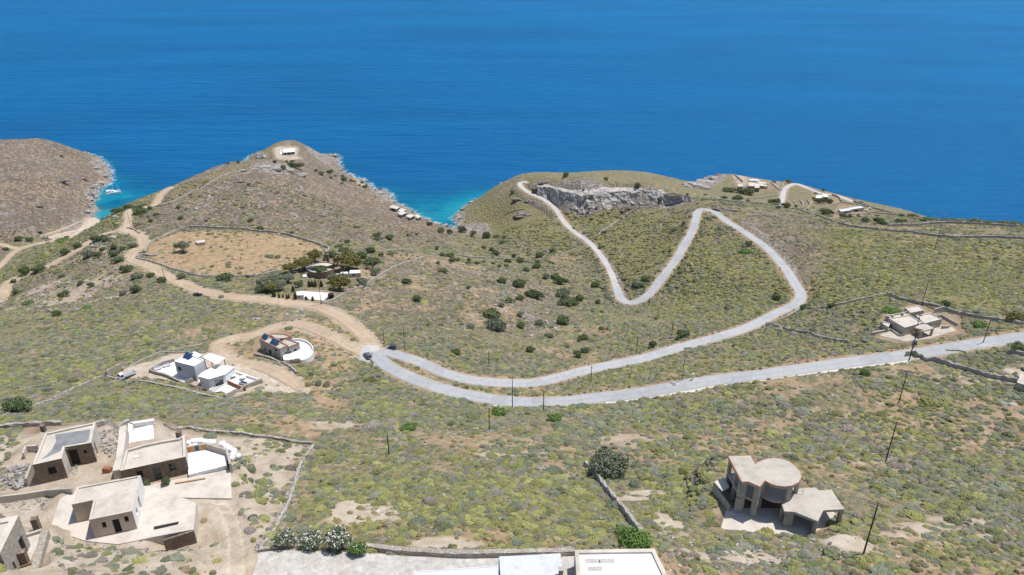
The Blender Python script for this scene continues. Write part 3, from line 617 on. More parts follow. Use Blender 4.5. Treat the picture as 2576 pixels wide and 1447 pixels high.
# pale gravel shoulder on the near side of the upper asphalt road
L, zs = road_lines[0][3], road_lines[0][4]
t = np.gradient(L, axis=0); t /= np.linalg.norm(t, axis=1)[:, None]
nn = np.stack([-t[:, 1], t[:, 0]], 1); nn[nn[:, 1] > 0] *= 1
nn = np.where((nn[:, 1] > 0)[:, None], -nn, nn)
i0 = np.argmin(np.abs(L[:, 0]-at(2278, 892).x)); i1 = np.argmin(np.abs(L[:, 0]-at(1235, 1012).x)); sl = slice(min(i0, i1), max(i0, i1))
tag(addobj('gravel_shoulder', ribbon('gravel_shoulder', L[sl] + nn[sl]*3.5, zs[sl], 2.0, RM['gravel'], 0.11, 0.4)), kind='structure')

# ------------------------------------------------------------------ low scrub: cushions of thorny plants, one instanced object
def inst_mat(name):
    m = mat(name, rough=0.95, spec=0.08); q = NB(m)
    a = q.n('ShaderNodeAttribute', attribute_name='col', attribute_type='INSTANCER')
    n = q.noise(q.objpos(), 3.5, 5, 0.7)
    c = q.mix(1.0, a.outputs['Color'], q.ramp(n.outputs[0], [(0.28, (0.5, 0.5, 0.46)), (0.5, (1, 1, 1)), (0.72, (1.45, 1.4, 1.3))]), 'MULTIPLY')
    q.base(c); return m
m_scrub = inst_mat('scrub_leaves')
SEL = [(0.172,0.186,0.055),(0.128,0.148,0.052),(0.205,0.214,0.066),(0.128,0.152,0.105),(0.098,0.128,0.088),(0.075,0.094,0.044),(0.165,0.148,0.130),(0.145,0.13,0.115),(0.26,0.205,0.115),(0.20,0.15,0.095)]
SEL = (np.array(SEL)*0.70 + 0.30*np.array([.162, .152, .086]))*np.array([1.32, 1.27, 1.36])
#            yel   olive  bright greygr sage  dark  purple mauve straw brown
W_DEF = np.array([.14, .17, .05, .18, .15, .11, .09, .06, .02, .03])
W_GRN = np.array([.33, .24, .14, .07, .05, .06, .05, .04, .01, .01])
W_BRN = np.array([.07, .10, .03, .12, .08, .07, .13, .12, .13, .15])
W_SAGE = np.array([.06, .10, .03, .24, .22, .13, .14, .06, .01, .01])
def sample(arr, x, y):
    fj = np.clip(np.round(np.log(np.maximum(y, Y0)/Y0)/math.log(Y1/Y0)*(NJ-1)), 0, NJ-1).astype(int)
    fi = np.clip(np.round((x/(y+12.0) - T0)/(T1-T0)*(NI-1)), 0, NI-1).astype(int)
    return arr[fj, fi]
NC = 240000; YA, YB = 50.0, 480.0
y = YA*(YB/YA)**NR.random(NC); x = (y+12.0)*(NR.random(NC)*2-1)*0.98
dens = NC/(math.log(YB/YA)*1.96*y*(y+12.0))
want = 2.1*np.ones(NC)
g_, b_, r_, d_, k_, n_ = (sample(ZN[s], x, y) for s in ('green', 'bare', 'brown', 'dry', 'rock', 'none'))
rdist = sample(ROADDIST, x, y)
clump = fbm(x/7.0, y/7.0, 4, 91)*1.9 + 0.5
clump2 = fbm(x/28.0, y/28.0, 3, 95)*1.6 + 0.5
cover = np.clip(0.5 + (0.80*clump + 0.70*clump2 + 0.34*g_ - 0.66)*2.4, 0.03, 1)
cover *= (1-0.985*np.clip(b_*1.15, 0, 1))*(1-0.90*d_)*(1-0.30*r_)*(1-0.85*np.clip(k_*1.5, 0, 1))
ok = (NR.random(NC) < np.minimum(1, want/dens)*cover) & (n_ < 0.4) & (rdist > 0.9)
hz = hgt(x, y); ok &= hz > 3.0
x, y, hz, g_, b_, r_, d_, rdist, clump2 = (a[ok] for a in (x, y, hz, g_, b_, r_, d_, rdist, clump2))
n = len(x)
spp = fbm(x/14.0, y/14.0, 4, 99); sage = np.clip(spp*8 + .5*np.clip((x-20)/60, -.3, 1) - .1, 0, 1)*(1-g_); g_ = np.maximum(g_, .8*np.clip(fbm(x/19.0, y/19.0, 3, 201)*8 - .3, 0, 1)*(y < 260))
Wt = (W_DEF[None]*(1-g_)[:, None] + W_GRN[None]*g_[:, None])
Wt = Wt*(1-0.8*sage)[:, None] + W_SAGE[None]*0.8*sage[:, None]
br = np.clip(r_*1.1 + 0.22*(y > 190)*(1-g_), 0, 1); Wt = Wt*(1-br)[:, None] + W_BRN[None]*br[:, None]
cs = np.cumsum(Wt/Wt.sum(1, keepdims=True), 1); ki = (NR.random(n)[:, None] > cs).sum(1).clip(0, len(SEL)-1)
colr = SEL[ki]*(0.78 + 0.44*NR.random(n))[:, None]
rad = np.exp(NR.normal(-0.70, 0.34, n))*np.clip(0.82 + y/520.0, 0.8, 1.7); rad = np.clip(rad, 0.2, 1.35); rad[NR.random(n) < .02] *= 1.7
hgtf = np.clip(NR.normal(0.46, 0.11, n), 0.25, 0.8); hgtf[ki >= 8] *= 0.7
# straw tufts along the asphalt, and in the dry grass
NT = 30000
yt = 60*(430/60)**NR.random(NT); xt = (yt+12)*(NR.random(NT)*2-1)*0.98
rt = sample(ASPHDIST, xt, yt); dt = sample(ZN['dry'], xt, yt); nt_ = sample(ZN['none'], xt, yt)
okt = (((rt > 0.25) & (rt < 2.0) & (NR.random(NT) < 0.95)) | ((dt > 0.35) & (NR.random(NT) < 0.20*dt))) & ((nt_ < 0.5) | (rt < 1.2)) & (rt > 0.25)
xt, yt = xt[okt], yt[okt]
ct = np.array([[0.36,0.275,0.155],[0.31,0.24,0.14],[0.28,0.225,0.13],[0.25,0.225,0.12]])[NR.integers(0, 4, len(xt))]*(0.8+0.4*NR.random(len(xt)))[:, None]
# small white and yellow flowering clumps
NF = 2600
yf = 62*(230/62)**NR.random(NF); xf = (yf+12)*(NR.random(NF)*2-1)*0.98
okf = (fbm(xf/6, yf/6, 3, 123) > 0.13) & (sample(ROADDIST, xf, yf) > 1.5) & (sample(ZN['none'], xf, yf) < 0.3)
xf, yf = xf[okf], yf[okf]
cf = np.where((NR.random(len(xf)) < 0.75)[:, None], np.array([[0.62, 0.60, 0.54]]), np.array([[0.40, 0.31, 0.04]]))
X = np.concatenate([x, xt, xf]); Y = np.concatenate([y, yt, yf]); Cc = np.concatenate([colr, ct, cf])
Rr = np.concatenate([rad, 0.26+0.22*NR.random(len(xt)), 0.10+0.10*NR.random(len(xf))]); Hf = np.concatenate([hgtf, 0.9+0.5*NR.random(len(xt)), 1.0+0*xf])
Z = hgt(X, Y) - 0.06*Rr
N = len(X); print('scrub', N)
me = bpy.data.meshes.new('scrub'); me.vertices.add(N)
me.vertices.foreach_set('co', np.stack([X, Y, Z], 1).astype(np.float32).ravel())
a = me.attributes.new('col', 'FLOAT_COLOR', 'POINT'); a.data.foreach_set('color', np.concatenate([Cc, np.ones((N, 1))], 1).astype(np.float32).ravel())
a = me.attributes.new('sc', 'FLOAT_VECTOR', 'POINT'); a.data.foreach_set('vector', np.stack([Rr*(0.8+0.5*NR.random(N)), Rr*(0.8+0.5*NR.random(N)), Rr*Hf], 1).astype(np.float32).ravel())
a = me.attributes.new('rot', 'FLOAT_VECTOR', 'POINT'); a.data.foreach_set('vector', np.stack([NR.normal(0, .12, N), NR.normal(0, .12, N), NR.random(N)*6.28], 1).astype(np.float32).ravel())
scrub = tag(addobj('scrub', me), kind='stuff')
ng = bpy.data.node_groups.new('scrub_plants', 'GeometryNodeTree')
ng.interface.new_socket('Geometry', in_out='INPUT', socket_type='NodeSocketGeometry'); ng.interface.new_socket('Geometry', in_out='OUTPUT', socket_type='NodeSocketGeometry')
gn = lambda t: ng.nodes.new(t)
gin, gout = gn('NodeGroupInput'), gn('NodeGroupOutput'); inst = gn('GeometryNodeInstanceOnPoints'); coll = gn('GeometryNodeGeometryToInstance')
for k_ in range(6):
    ico = gn('GeometryNodeMeshIcoSphere'); ico.inputs['Radius'].default_value = 1.0; ico.inputs['Subdivisions'].default_value = 4
    sp_ = gn('GeometryNodeSetPosition'); ps = gn('GeometryNodeInputPosition'); nz_ = gn('ShaderNodeTexNoise'); nz_.noise_dimensions = '4D'
    nz_.inputs['W'].default_value = 3.7*k_; nz_.inputs['Scale'].default_value = 3.4; nz_.inputs['Detail'].default_value = 4.5; nz_.inputs['Roughness'].default_value = 0.85
    ma = gn('ShaderNodeMath'); ma.operation = 'MULTIPLY_ADD'; ma.inputs[1].default_value = 2.0; ma.inputs[2].default_value = -0.05
    vm = gn('ShaderNodeVectorMath'); vm.operation = 'SCALE'
    ng.links.new(ps.outputs[0], nz_.inputs['Vector']); ng.links.new(nz_.outputs[0], ma.inputs[0]); ng.links.new(ps.outputs[0], vm.inputs[0]); ng.links.new(ma.outputs[0], vm.inputs['Scale'])
    ng.links.new(ico.outputs[0], sp_.inputs['Geometry']); ng.links.new(vm.outputs[0], sp_.inputs['Position'])
    sm = gn('GeometryNodeSetMaterial'); sm.inputs['Material'].default_value = m_scrub
    ng.links.new(sp_.outputs[0], sm.inputs[0]); ng.links.new(sm.outputs[0], coll.inputs[0])
def nattr(name, typ):
    o = gn('GeometryNodeInputNamedAttribute'); o.data_type = typ; o.inputs['Name'].default_value = name; return o.outputs[0]
inst.inputs['Pick Instance'].default_value = True
ng.links.new(gin.outputs[0], inst.inputs['Points']); ng.links.new(coll.outputs[0], inst.inputs['Instance'])
e2r = gn('FunctionNodeEulerToRotation'); ng.links.new(nattr('rot', 'FLOAT_VECTOR'), e2r.inputs[0]); ng.links.new(e2r.outputs[0], inst.inputs['Rotation'])
ng.links.new(nattr('sc', 'FLOAT_VECTOR'), inst.inputs['Scale']); ng.links.new(inst.outputs[0], gout.inputs[0])
md = scrub.modifiers.new('plants', 'NODES'); md.node_group = ng

# ------------------------------------------------------------------ stone materials
def stone_mat(name, cols, scale=1.6, flat=3.0, mortar=(0.12, 0.10, 0.085), bumpd=0.12, width=0.05):
    m = mat(name, rough=0.92, spec=0.15); q = NB(m)
    n = q.noise(q.pos(), 1.3, 4, 0.6)
    dv_ = q.n('ShaderNodeVectorMath', operation='MULTIPLY_ADD'); q.link(n.outputs['Color'], dv_.inputs[0]); dv_.inputs[1].default_value = (0.25, 0.25, 0.12); q.link(q.pos((1, 1, flat)), dv_.inputs[2])
    v = q.voro(dv_.outputs[0], scale); ve = q.voro(dv_.outputs[0], scale, 'DISTANCE_TO_EDGE')
    sp__ = q.n('ShaderNodeSeparateColor'); q.link(v.outputs['Color'], sp__.inputs[0])
    c = q.ramp(sp__.outputs[0], [(i/(len(cols)-1), c_) for i, c_ in enumerate(cols)])
    e = q.mrange(ve.outputs['Distance'], 0.0, width)
    c = q.mix(e, mortar, c); c = q.mix(0.4, c, q.ramp(n.outputs[0], [(0.3, (0.6, 0.6, 0.6)), (0.7, (1.35, 1.3, 1.25))]), 'MULTIPLY')
    q.base(c); q.bump(e, 0.7, bumpd); return m
m_drystone = stone_mat('dry_stone', [(0.33,0.30,0.265),(0.48,0.445,0.40),(0.40,0.36,0.31),(0.58,0.55,0.50)], 2.6, 1.6)
m_slate = stone_mat('slate_masonry', [(0.17,0.125,0.09),(0.27,0.20,0.145),(0.22,0.18,0.145),(0.34,0.265,0.19)], 3.0, 3.4)
m_fieldstone = stone_mat('field_stone', [(0.30,0.26,0.21),(0.42,0.37,0.31),(0.36,0.33,0.29),(0.48,0.43,0.36)], 2.2, 1.4, (0.33, 0.29, 0.24))
def rock_mat(name, lo, mid_, hi, sc=0.33):
    m = mat(name, rough=0.93, spec=0.12); q = NB(m)
    n = q.noise(q.pos((1, 1, 1.8)), sc, 7, 0.7, 0.5); n2_ = q.noise(q.pos((1, 1, 0.35)), sc*4.5, 5, 0.7, 0.4)
    c = q.ramp(n.outputs[0], [(0.28, lo), (0.5, mid_), (0.72, hi)])
    c = q.mix(0.55, c, q.ramp(n2_.outputs[0], [(0.3, (0.45, 0.45, 0.47)), (0.5, (1, 1, 1)), (0.7, (1.35, 1.33, 1.3))]), 'MULTIPLY')
    ve = q.voro(q.pos((.55, .55, .8)), sc*.9, 'DISTANCE_TO_EDGE'); c = q.mix(q.mrange(ve.outputs['Distance'], 0.0, 0.07, .65, 0.0), c, tuple(x*.45 for x in lo))
    st_ = q.noise(q.pos((.25, .25, 2.6)), sc*1.2, 5, .6, .3); c = q.mix(.45, c, q.ramp(st_.outputs[0], [(.38, (.5, .48, .46)), (.5, (1, 1, 1)), (.66, (1.25, 1.2, 1.12))]), 'MULTIPLY')
    q.base(c); q.bump(n2_.outputs[0], 0.9, 0.5); return m
m_cliff = rock_mat('cliff_limestone', (0.27, 0.25, 0.23), (0.48, 0.445, 0.41), (0.61, 0.57, 0.525))
m_rock = rock_mat('brown_rock', (0.14, 0.115, 0.10), (0.27, 0.23, 0.20), (0.42, 0.37, 0.33), 0.6)
m_prock = rock_mat('pale_rock', (0.30, 0.275, 0.25), (0.45, 0.42, 0.39), (0.60, 0.57, 0.53), 0.6)

# cliff: a wall of rock between its foot and its rim
def resample(P_, n):
    P_ = np.array(P_, float); s = np.concatenate([[0], np.cumsum(np.linalg.norm(np.diff(P_, axis=0), axis=1))]); t_ = np.linspace(0, s[-1], n)
    return np.stack([np.interp(t_, s, P_[:, k]) for k in range(P_.shape[1])], 1)
def cliff(name, foot, rim, ztop, n=220, m_=46, amp=1.8):
    F = resample([at(u, v) for u, v in foot], n); T = resample([pt(u, v, z) for (u, v), z in zip(rim, ztop)], n)
    F[:, 2] -= 1.5; T[:, 2] = np.maximum(T[:, 2], hgt(T[:, 0], T[:, 1]) + 0.1)
    f = np.linspace(0, 1, m_)
    Bk = T.copy(); Bk[:, 1] += 6; Bk[:, 2] = hgt(Bk[:, 0], Bk[:, 1]) - 0.4
    co = np.zeros((m_+4, n, 3))
    prof = f**0.75
    for k in range(m_): co[k] = F*(1-prof[k]) + T*prof[k]; co[k, :, 2] = F[:, 2]*(1-f[k]) + T[:, 2]*f[k]
    for k in range(4): co[m_+k] = T*(1-(k+1)/4) + Bk*((k+1)/4)
    s = np.linspace(0, 1, n)[None, :]*n*0.5; tt = co[:, :, 2]
    env = np.ones(m_+4); env[:3] = [0.2, 0.6, 0.9]; env[m_:] = [0.6, 0.35, 0.15, 0]
    rid = 1-np.abs(fbm(s/7.0 + 0*tt, tt/16.0, 3, 131))*4; d = rid*0.8 + fbm(s/3.0, tt/3.0, 4, 137)*2.4 + fbm(s/1.1, tt/2.4, 3, 141)*1.2
    co[:, :, 1] -= env[:, None]*d*amp; co[:, :, 2] += env[:, None]*fbm(s/2.5 + 0*tt, tt/2.0, 3, 151)*amp
    me = mesh_np(name, co.reshape(-1, 3), grid_faces(m_+4, n), m_cliff, False)
    return tag(addobj(name, me), kind='structure')
cliff('cliff', [(1350,493),(1380,502),(1408,523),(1440,534),(1470,537),(1500,536),(1522,530),(1550,525),(1610,520),(1658,511),(1710,509),(1748,507)],
      [(1352,468),(1380,470),(1408,478),(1440,486),(1463,491),(1500,486),(1513,483),(1568,481),(1610,483),(1650,484),(1700,491),(1749,501)],
      [32,33,34.3,35.2,35.7,36,36.2,36.6,37,37.6,38,38])

# ------------------------------------------------------------------ dry stone walls
def wall_mesh(name, L3, h, th, m, jit=0.18):
    n = len(L3); t = np.gradient(L3[:, :2], axis=0); t /= np.linalg.norm(t, axis=1)[:, None] + 1e-9
    nr = np.stack([t[:, 1], -t[:, 0]], 1)
    co = np.zeros((n, 7, 3))
    offs = [-0.62, -0.56, -0.46, 0, 0.46, 0.56, 0.62]; hs = [-0.5, 0.55, 0.97, 1.0, 0.97, 0.55, -0.5]
    for k in range(7):
        j = NR.normal(0, jit*0.3, n) if 0 < k < 6 else 0
        co[:, k, :2] = L3[:, :2] + nr*(offs[k]*th + j)[:, None] if np.ndim(j) else L3[:, :2] + nr*(offs[k]*th)
        hh = h*hs[k] if k in (0, 6) else h*hs[k]*(1 + NR.normal(0, jit*0.55, n))
        co[:, k, 2] = L3[:, 2] + hh
    f = [grid_faces(n, 7)]
    e0 = np.array([[0, 1, 5, 6], [1, 2, 4, 5], [2, 3, 3, 4]])[:2]
    me = mesh_np(name, co.reshape(-1, 3), np.concatenate(f + [e0[:, ::-1], e0 + (n-1)*7]), m, False)
    return me
def stone_wall(uv, label, h=1.0, th=0.6, m=None, group=None, jit=0.18, name='dry_stone_wall', step=0.9, cat='wall'):
    L = ground_line(uv, step) if len(uv) > 2 else resample([at(*p)[:2] for p in uv], max(3, int((at(*uv[0])-at(*uv[1])).length/step)))
    L3 = np.column_stack([L, hgt(L[:, 0], L[:, 1])])
    o = L3[len(L3)//2].copy(); me = wall_mesh(name, L3 - o, h, th, m or m_drystone, jit)
    return tag(addobj(name, me, loc=o), label, cat, group)
G = 'dry stone walls across the hillsides'
WALLS = [
 ([(365,636),(377,614),(412,597),(450,580),(490,572),(550,575),(600,576),(644,582),(694,587),(749,599),(794,612),(821,622),(828,629),(820,638)], 'long curved dry stone wall along the far side of the oval straw field', 1.15),
 ([(342,650),(375,657),(425,674),(462,684),(500,694),(532,696),(600,696),(644,694),(681,687),(726,676),(749,671)], 'low dry stone wall along the near side of the oval straw field', 0.8),
 ([(344,648),(358,642),(378,645),(397,644)], 'short pale wall of the little pen beside the bend of the dirt road', 1.0),
 ([(808,764),(848,752),(879,734),(919,719),(957,694),(994,672),(1034,659),(1069,648),(1104,640)], 'straight dry stone wall climbing past the round house to the hilltop', 1.0),
 ([(844,640),(894,639),(941,635),(976,632),(1019,630),(1056,631)], 'low wall behind the bushes beyond the round house', 0.9),
 ([(1149,642),(1181,647),(1231,650),(1288,654),(1313,658),(1342,662)], 'low pale wall crossing the bushy gully', 0.9),
 ([(385,523),(425,512),(470,492),(510,475),(532,460),(562,444),(600,434),(640,423)], 'dry stone wall running up the ridge of the brown headland', 1.0),
 ([(320,575),(335,578),(352,588)], 'short broken wall beside the dirt road fork', 0.9),
 ([(1563,482),(1583,480),(1648,485),(1698,489),(1726,495),(1748,501)], 'dry stone wall on top of the grey cliff', 1.0),
 ([(1609,521),(1576,542),(1548,560),(1528,575),(1505,592)], 'thin pale wall running down the green slope from the cliff foot', 0.8),
 ([(1778,502),(1826,505),(1888,510),(1932,515)], 'dry stone wall on the crest behind the upper hairpin bend', 1.0),
 ([(1868,501),(1932,495),(1957,491)], 'pale wall below the tower house on the cape', 0.9),
 ([(1989,526),(2012,529),(2032,537),(2067,547),(2098,559)], 'wall along the brow beside the cape terraces', 1.1),
 ([(2104,562),(2137,570),(2172,575),(2210,579)], 'dark wall along the brow left of the gap in the field edge', 1.3),
 ([(2217,580),(2280,585),(2307,589),(2357,595),(2407,599),(2470,598),(2532,600),(2585,601)], 'long dark wall along the far edge of the big green field', 1.3),
 ([(2232,569),(2302,568),(2332,565),(2390,562),(2434,564),(2470,566),(2520,569),(2585,573)], 'dark wall close above the sea at the right edge', 1.5),
 ([(2104,539),(2157,540),(2197,536),(2245,541),(2277,545),(2302,552)], 'pale wall in front of the flat roofed cape house', 0.9),
 ([(2032,534),(2075,521),(2117,510)], 'thin straight wall across the cape field, left of the flat roofs', 0.7),
 ([(2117,509),(2147,515),(2182,522)], 'wall beside the lane end on the cape', 0.8),
 ([(2092,492),(2105,496),(2113,502),(2115,508)], 'curved retaining wall by the cape lane', 1.4),
 ([(2012,506),(2019,516),(2018,527)], 'curved terrace wall on the cape, middle one of three', 1.2),
 ([(2030,505),(2038,516),(2031,529)], 'curved terrace wall on the cape, rightmost of three', 1.2),
 ([(1996,509),(2000,514),(2003,519)], 'curved terrace wall on the cape, leftmost of three', 1.1),
 ([(1983,475),(1980,492),(1977,509)], 'thin wall along the right side of the cape lane', 0.7),
 ([(5,1053),(37,1036),(92,1023),(135,1006),(175,986),(217,967),(260,948)], 'tumbledown wall climbing from the left edge towards the white truck', 0.7),
 ([(-20,1082),(0,1080),(75,1073),(157,1069)], 'dark stone wall at the left edge behind the slate houses', 1.1),
 ([(240,1074),(262,1069),(325,1066)], 'wall between the grey roofed slate house and the white terrace', 1.1),
 ([(415,1071),(470,1078),(522,1087),(583,1091),(644,1099),(700,1106),(788,1119)], 'long wall behind the heap of white sacks', 0.65),
 ([(788,1121),(770,1150),(752,1180),(735,1240),(706,1306),(682,1345),(655,1389)], 'crumbling wall beside the building site track', 0.42),
 ([(1472,1170),(1488,1186),(1505,1207),(1542,1256),(1578,1300),(1617,1352)], 'stone wall with pale top running downhill from the big round bush', 1.2),
 ([(1928,817),(1980,831),(2034,840),(2087,856),(2130,863)], 'dark wall across the meadow between the two roads', 1.0),
 ([(1927,816),(1978,799),(2015,780),(2061,776),(2106,768),(2154,757),(2230,742)], 'wall from the road bend up to the corner of the beige house plot', 0.9),
 ([(2230,742),(2261,753),(2315,765),(2352,772),(2395,786),(2462,801),(2529,810),(2585,820)], 'dark wall behind the beige house plot, running to the right edge', 1.2),
 ([(2315,898),(2368,914),(2449,938),(2510,954),(2556,962)], 'dark wall below the road, running down to the right edge', 1.2),
 ([(2532,889),(2585,896)], 'short dark wall at the right edge under the big bush', 1.2),
 ([(2379,882),(2425,886),(2475,891)], 'thin pale wall just below the road at the right', 0.5),
 ([(1270,541),(1288,534),(1306,528),(1318,527)], 'faint wall on the slope left of the concrete lane', 0.7),
 ([(1400,650),(1430,636),(1463,619)], 'thin pale wall above the gully, left of the concrete lane', 0.6),
]
for uv, lab, h in WALLS: stone_wall(uv, lab, h, 0.65 if h > 0.7 else 0.45, None, G)

# ------------------------------------------------------------------ bushes and trees
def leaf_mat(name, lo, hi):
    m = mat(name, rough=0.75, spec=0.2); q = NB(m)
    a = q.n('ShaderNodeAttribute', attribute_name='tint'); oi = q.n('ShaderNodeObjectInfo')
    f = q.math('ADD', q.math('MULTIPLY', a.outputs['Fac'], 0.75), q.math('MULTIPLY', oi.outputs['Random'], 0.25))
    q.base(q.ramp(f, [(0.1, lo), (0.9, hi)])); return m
LEAF = {'dark': leaf_mat('mastic_leaves', (0.085, 0.118, 0.052), (0.17, 0.21, 0.09)), 'grey': leaf_mat('olive_leaves', (0.135, 0.155, 0.10), (0.26, 0.285, 0.19)),
        'green': leaf_mat('fig_leaves', (0.09, 0.16, 0.035), (0.18, 0.28, 0.075)), 'yel': leaf_mat('tamarisk_leaves', (0.13, 0.125, 0.035), (0.25, 0.225, 0.08)),
        'cyp': leaf_mat('cypress_leaves', (0.035, 0.05, 0.022), (0.085, 0.105, 0.045)), 'lite': leaf_mat('pale_olive_leaves', (0.14, 0.16, 0.10), (0.27, 0.29, 0.19))}
m_bark = mat('bark', (0.16, 0.125, 0.095), 0.95, 0.1)
m_flower = mat('oleander_flowers', (0.80, 0.74, 0.72), 0.7, 0.2)
def leaf_cloud(name, m, lobes, n, size, seed, flat_bottom=0.0, flowers=0):
    """leaf sized faces spread through a crown made of several lobes (x, y, z, rx, ry, rz)"""
    g = np.random.default_rng(seed); lb = np.array(lobes); wt = lb[:, 3]*lb[:, 4]; wt /= wt.sum()
    k = g.choice(len(lb), n, p=wt); d = g.normal(size=(n, 3)); d /= np.linalg.norm(d, axis=1)[:, None]
    d[:, 2] = np.where(d[:, 2] < -0.35, -d[:, 2]*0.6, d[:, 2])
    rr = 1 - 0.38*g.random(n)**1.6; rr *= 1 + 0.22*np.sin(d[:, 0]*5+seed)*np.cos(d[:, 1]*6+k)
    c = lb[k, :3] + d*lb[k, 3:]*rr[:, None]; c[:, 2] = np.maximum(c[:, 2], flat_bottom + 0.02)
    nrm = d*0.9 + g.normal(size=(n, 3))*0.42 + np.array([0, 0, 0.25]); nrm /= np.linalg.norm(nrm, axis=1)[:, None]
    up = g.normal(size=(n, 3)); a = np.cross(nrm, up); a /= np.linalg.norm(a, axis=1)[:, None]; b = np.cross(nrm, a)
    s = size*(0.6 + 0.8*g.random(n))[:, None]
    co = np.stack([c - a*s, c - b*s*0.55 + nrm*s*0.25, c + a*s, c + b*s*0.55 + nrm*s*0.25], 1).reshape(-1, 3)
    me = mesh_np(name, co, np.arange(4*n).reshape(-1, 4), m, False)
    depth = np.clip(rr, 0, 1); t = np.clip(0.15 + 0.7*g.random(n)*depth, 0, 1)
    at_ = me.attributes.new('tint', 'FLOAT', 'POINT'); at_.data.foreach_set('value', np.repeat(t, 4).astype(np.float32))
    if flowers:
        me.materials.append(m_flower); mi = np.zeros(n, np.int32); mi[(g.random(n) < flowers) & (d[:, 2] > -0.1) & (rr > 0.75)] = 1
        me.polygons.foreach_set('material_index', mi)
    return me
def bush_lobes(seed, sp=0.55, h=0.55, n=6):
    g = random.Random(seed); L = [(0, 0, h*0.75, 0.62, 0.62, h*0.75)]
    for i in range(n):
        a = i/n*6.283 + g.uniform(-.4, .4); r = g.uniform(.35, .62); s = g.uniform(.30, .46)
        L.append((r*math.cos(a), r*math.sin(a), h*g.uniform(.45, .95), s, s, s*g.uniform(.8, 1.1)))
    return L
BUSH = {}
for kn in LEAF:
    if kn == 'cyp': continue
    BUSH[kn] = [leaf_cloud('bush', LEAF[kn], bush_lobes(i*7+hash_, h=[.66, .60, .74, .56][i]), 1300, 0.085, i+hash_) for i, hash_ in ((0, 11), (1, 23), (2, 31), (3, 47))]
def curved_limb(bm_pts, r0, r1, seg=6):
    co, f = [], []; n = len(bm_pts)
    for i, p in enumerate(bm_pts):
        t = (Vector(bm_pts[min(i+1, n-1)]) - Vector(bm_pts[max(i-1, 0)])).normalized(); a = t.orthogonal().normalized(); b = t.cross(a); r = r0 + (r1-r0)*i/(n-1)
        for k in range(seg): co.append(Vector(p) + a*math.cos(k*6.283/seg)*r + b*math.sin(k*6.283/seg)*r)
    for i in range(n-1):
        for k in range(seg): f.append((i*seg+k, i*seg+(k+1) % seg, (i+1)*seg+(k+1) % seg, (i+1)*seg+k))
    return co, f
def trunk_mesh(h=1.0, r=0.09, seed=0, limbs=4):
    g = random.Random(seed); co, f = curved_limb([(0, 0, -0.15), (0.03, 0.02, h*.3), (-0.02, 0.03, h*.55)], r, r*.7)
    for i in range(limbs):
        a = i/limbs*6.283 + g.uniform(-.4, .4); d = g.uniform(.25, .5)
        c2, f2 = curved_limb([(-0.02, 0.03, h*.5), (d*.5*math.cos(a), d*.5*math.sin(a), h*.75), (d*math.cos(a), d*math.sin(a), h*1.05)], r*.6, r*.2, 5)
        f += [tuple(x+len(co) for x in q_) for q_ in f2]; co += c2
    return mesh_np('trunk', [tuple(c) for c in co], f, m_bark, True)
TRUNK = [trunk_mesh(0.62, 0.075, s) for s in (1, 2)]
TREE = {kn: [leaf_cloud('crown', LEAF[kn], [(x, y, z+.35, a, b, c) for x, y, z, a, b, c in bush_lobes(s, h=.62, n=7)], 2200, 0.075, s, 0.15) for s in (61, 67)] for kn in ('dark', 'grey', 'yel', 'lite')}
CYP = leaf_cloud('crown', LEAF['cyp'], [(0, 0, .12+i*.085, .115*(1-(i/10)**2)+.03, .115*(1-(i/10)**2)+.03, .10) for i in range(10)], 700, 0.035, 5, 0.05)

BUSHES = []      # (u, v of the foot, width in picture px, kind, height factor)
def tile(ox, oy, sc, items):
    for it in items: BUSHES.append((ox + it[0]*sc, oy + it[1]*sc, it[2]*sc, it[3] if len(it) > 3 else 'dark', it[4] if len(it) > 4 else 1.0))
tile(0, 361.6, .25, [(1420,1118,45),(1330,1052,80),(1135,1072,90),(1230,1082,70),(1135,1140,100),(1175,1202,110),(975,1158,85),(880,1162,110,'grey'),(1020,1082,60),(1250,1304,120),(1360,1370,110,'grey'),(1510,1350,85),(1620,1402,100),
  (1815,1367,90,'grey'),(2245,1387,170),(2490,1350,50),(610,1352,65),(905,1448,80),(800,1427,70),(370,1302,120),(230,1332,140),(640,1127,90),(130,1402,60),(770,1058,80),(955,1005,120),(1040,962,60),(1050,992,70,'grey'),(175,982,70),(290,987,70),(50,1077,60),(620,1002,130,'green',.5),
  (1160,705,80),(1220,690,80),(1275,662,70),(1395,715,130),(1350,655,60),(1410,645,45),(1500,668,60),(1485,745,50,'grey'),(1510,790,65),(1575,727,55),(1815,765,60),(1790,652,45,'grey'),(2075,787,35),(2505,423,45),(2290,207,45),(2395,197,40),(2520,787,65),(400,902,45),(1030,767,40),(1950,835,40,'grey')])
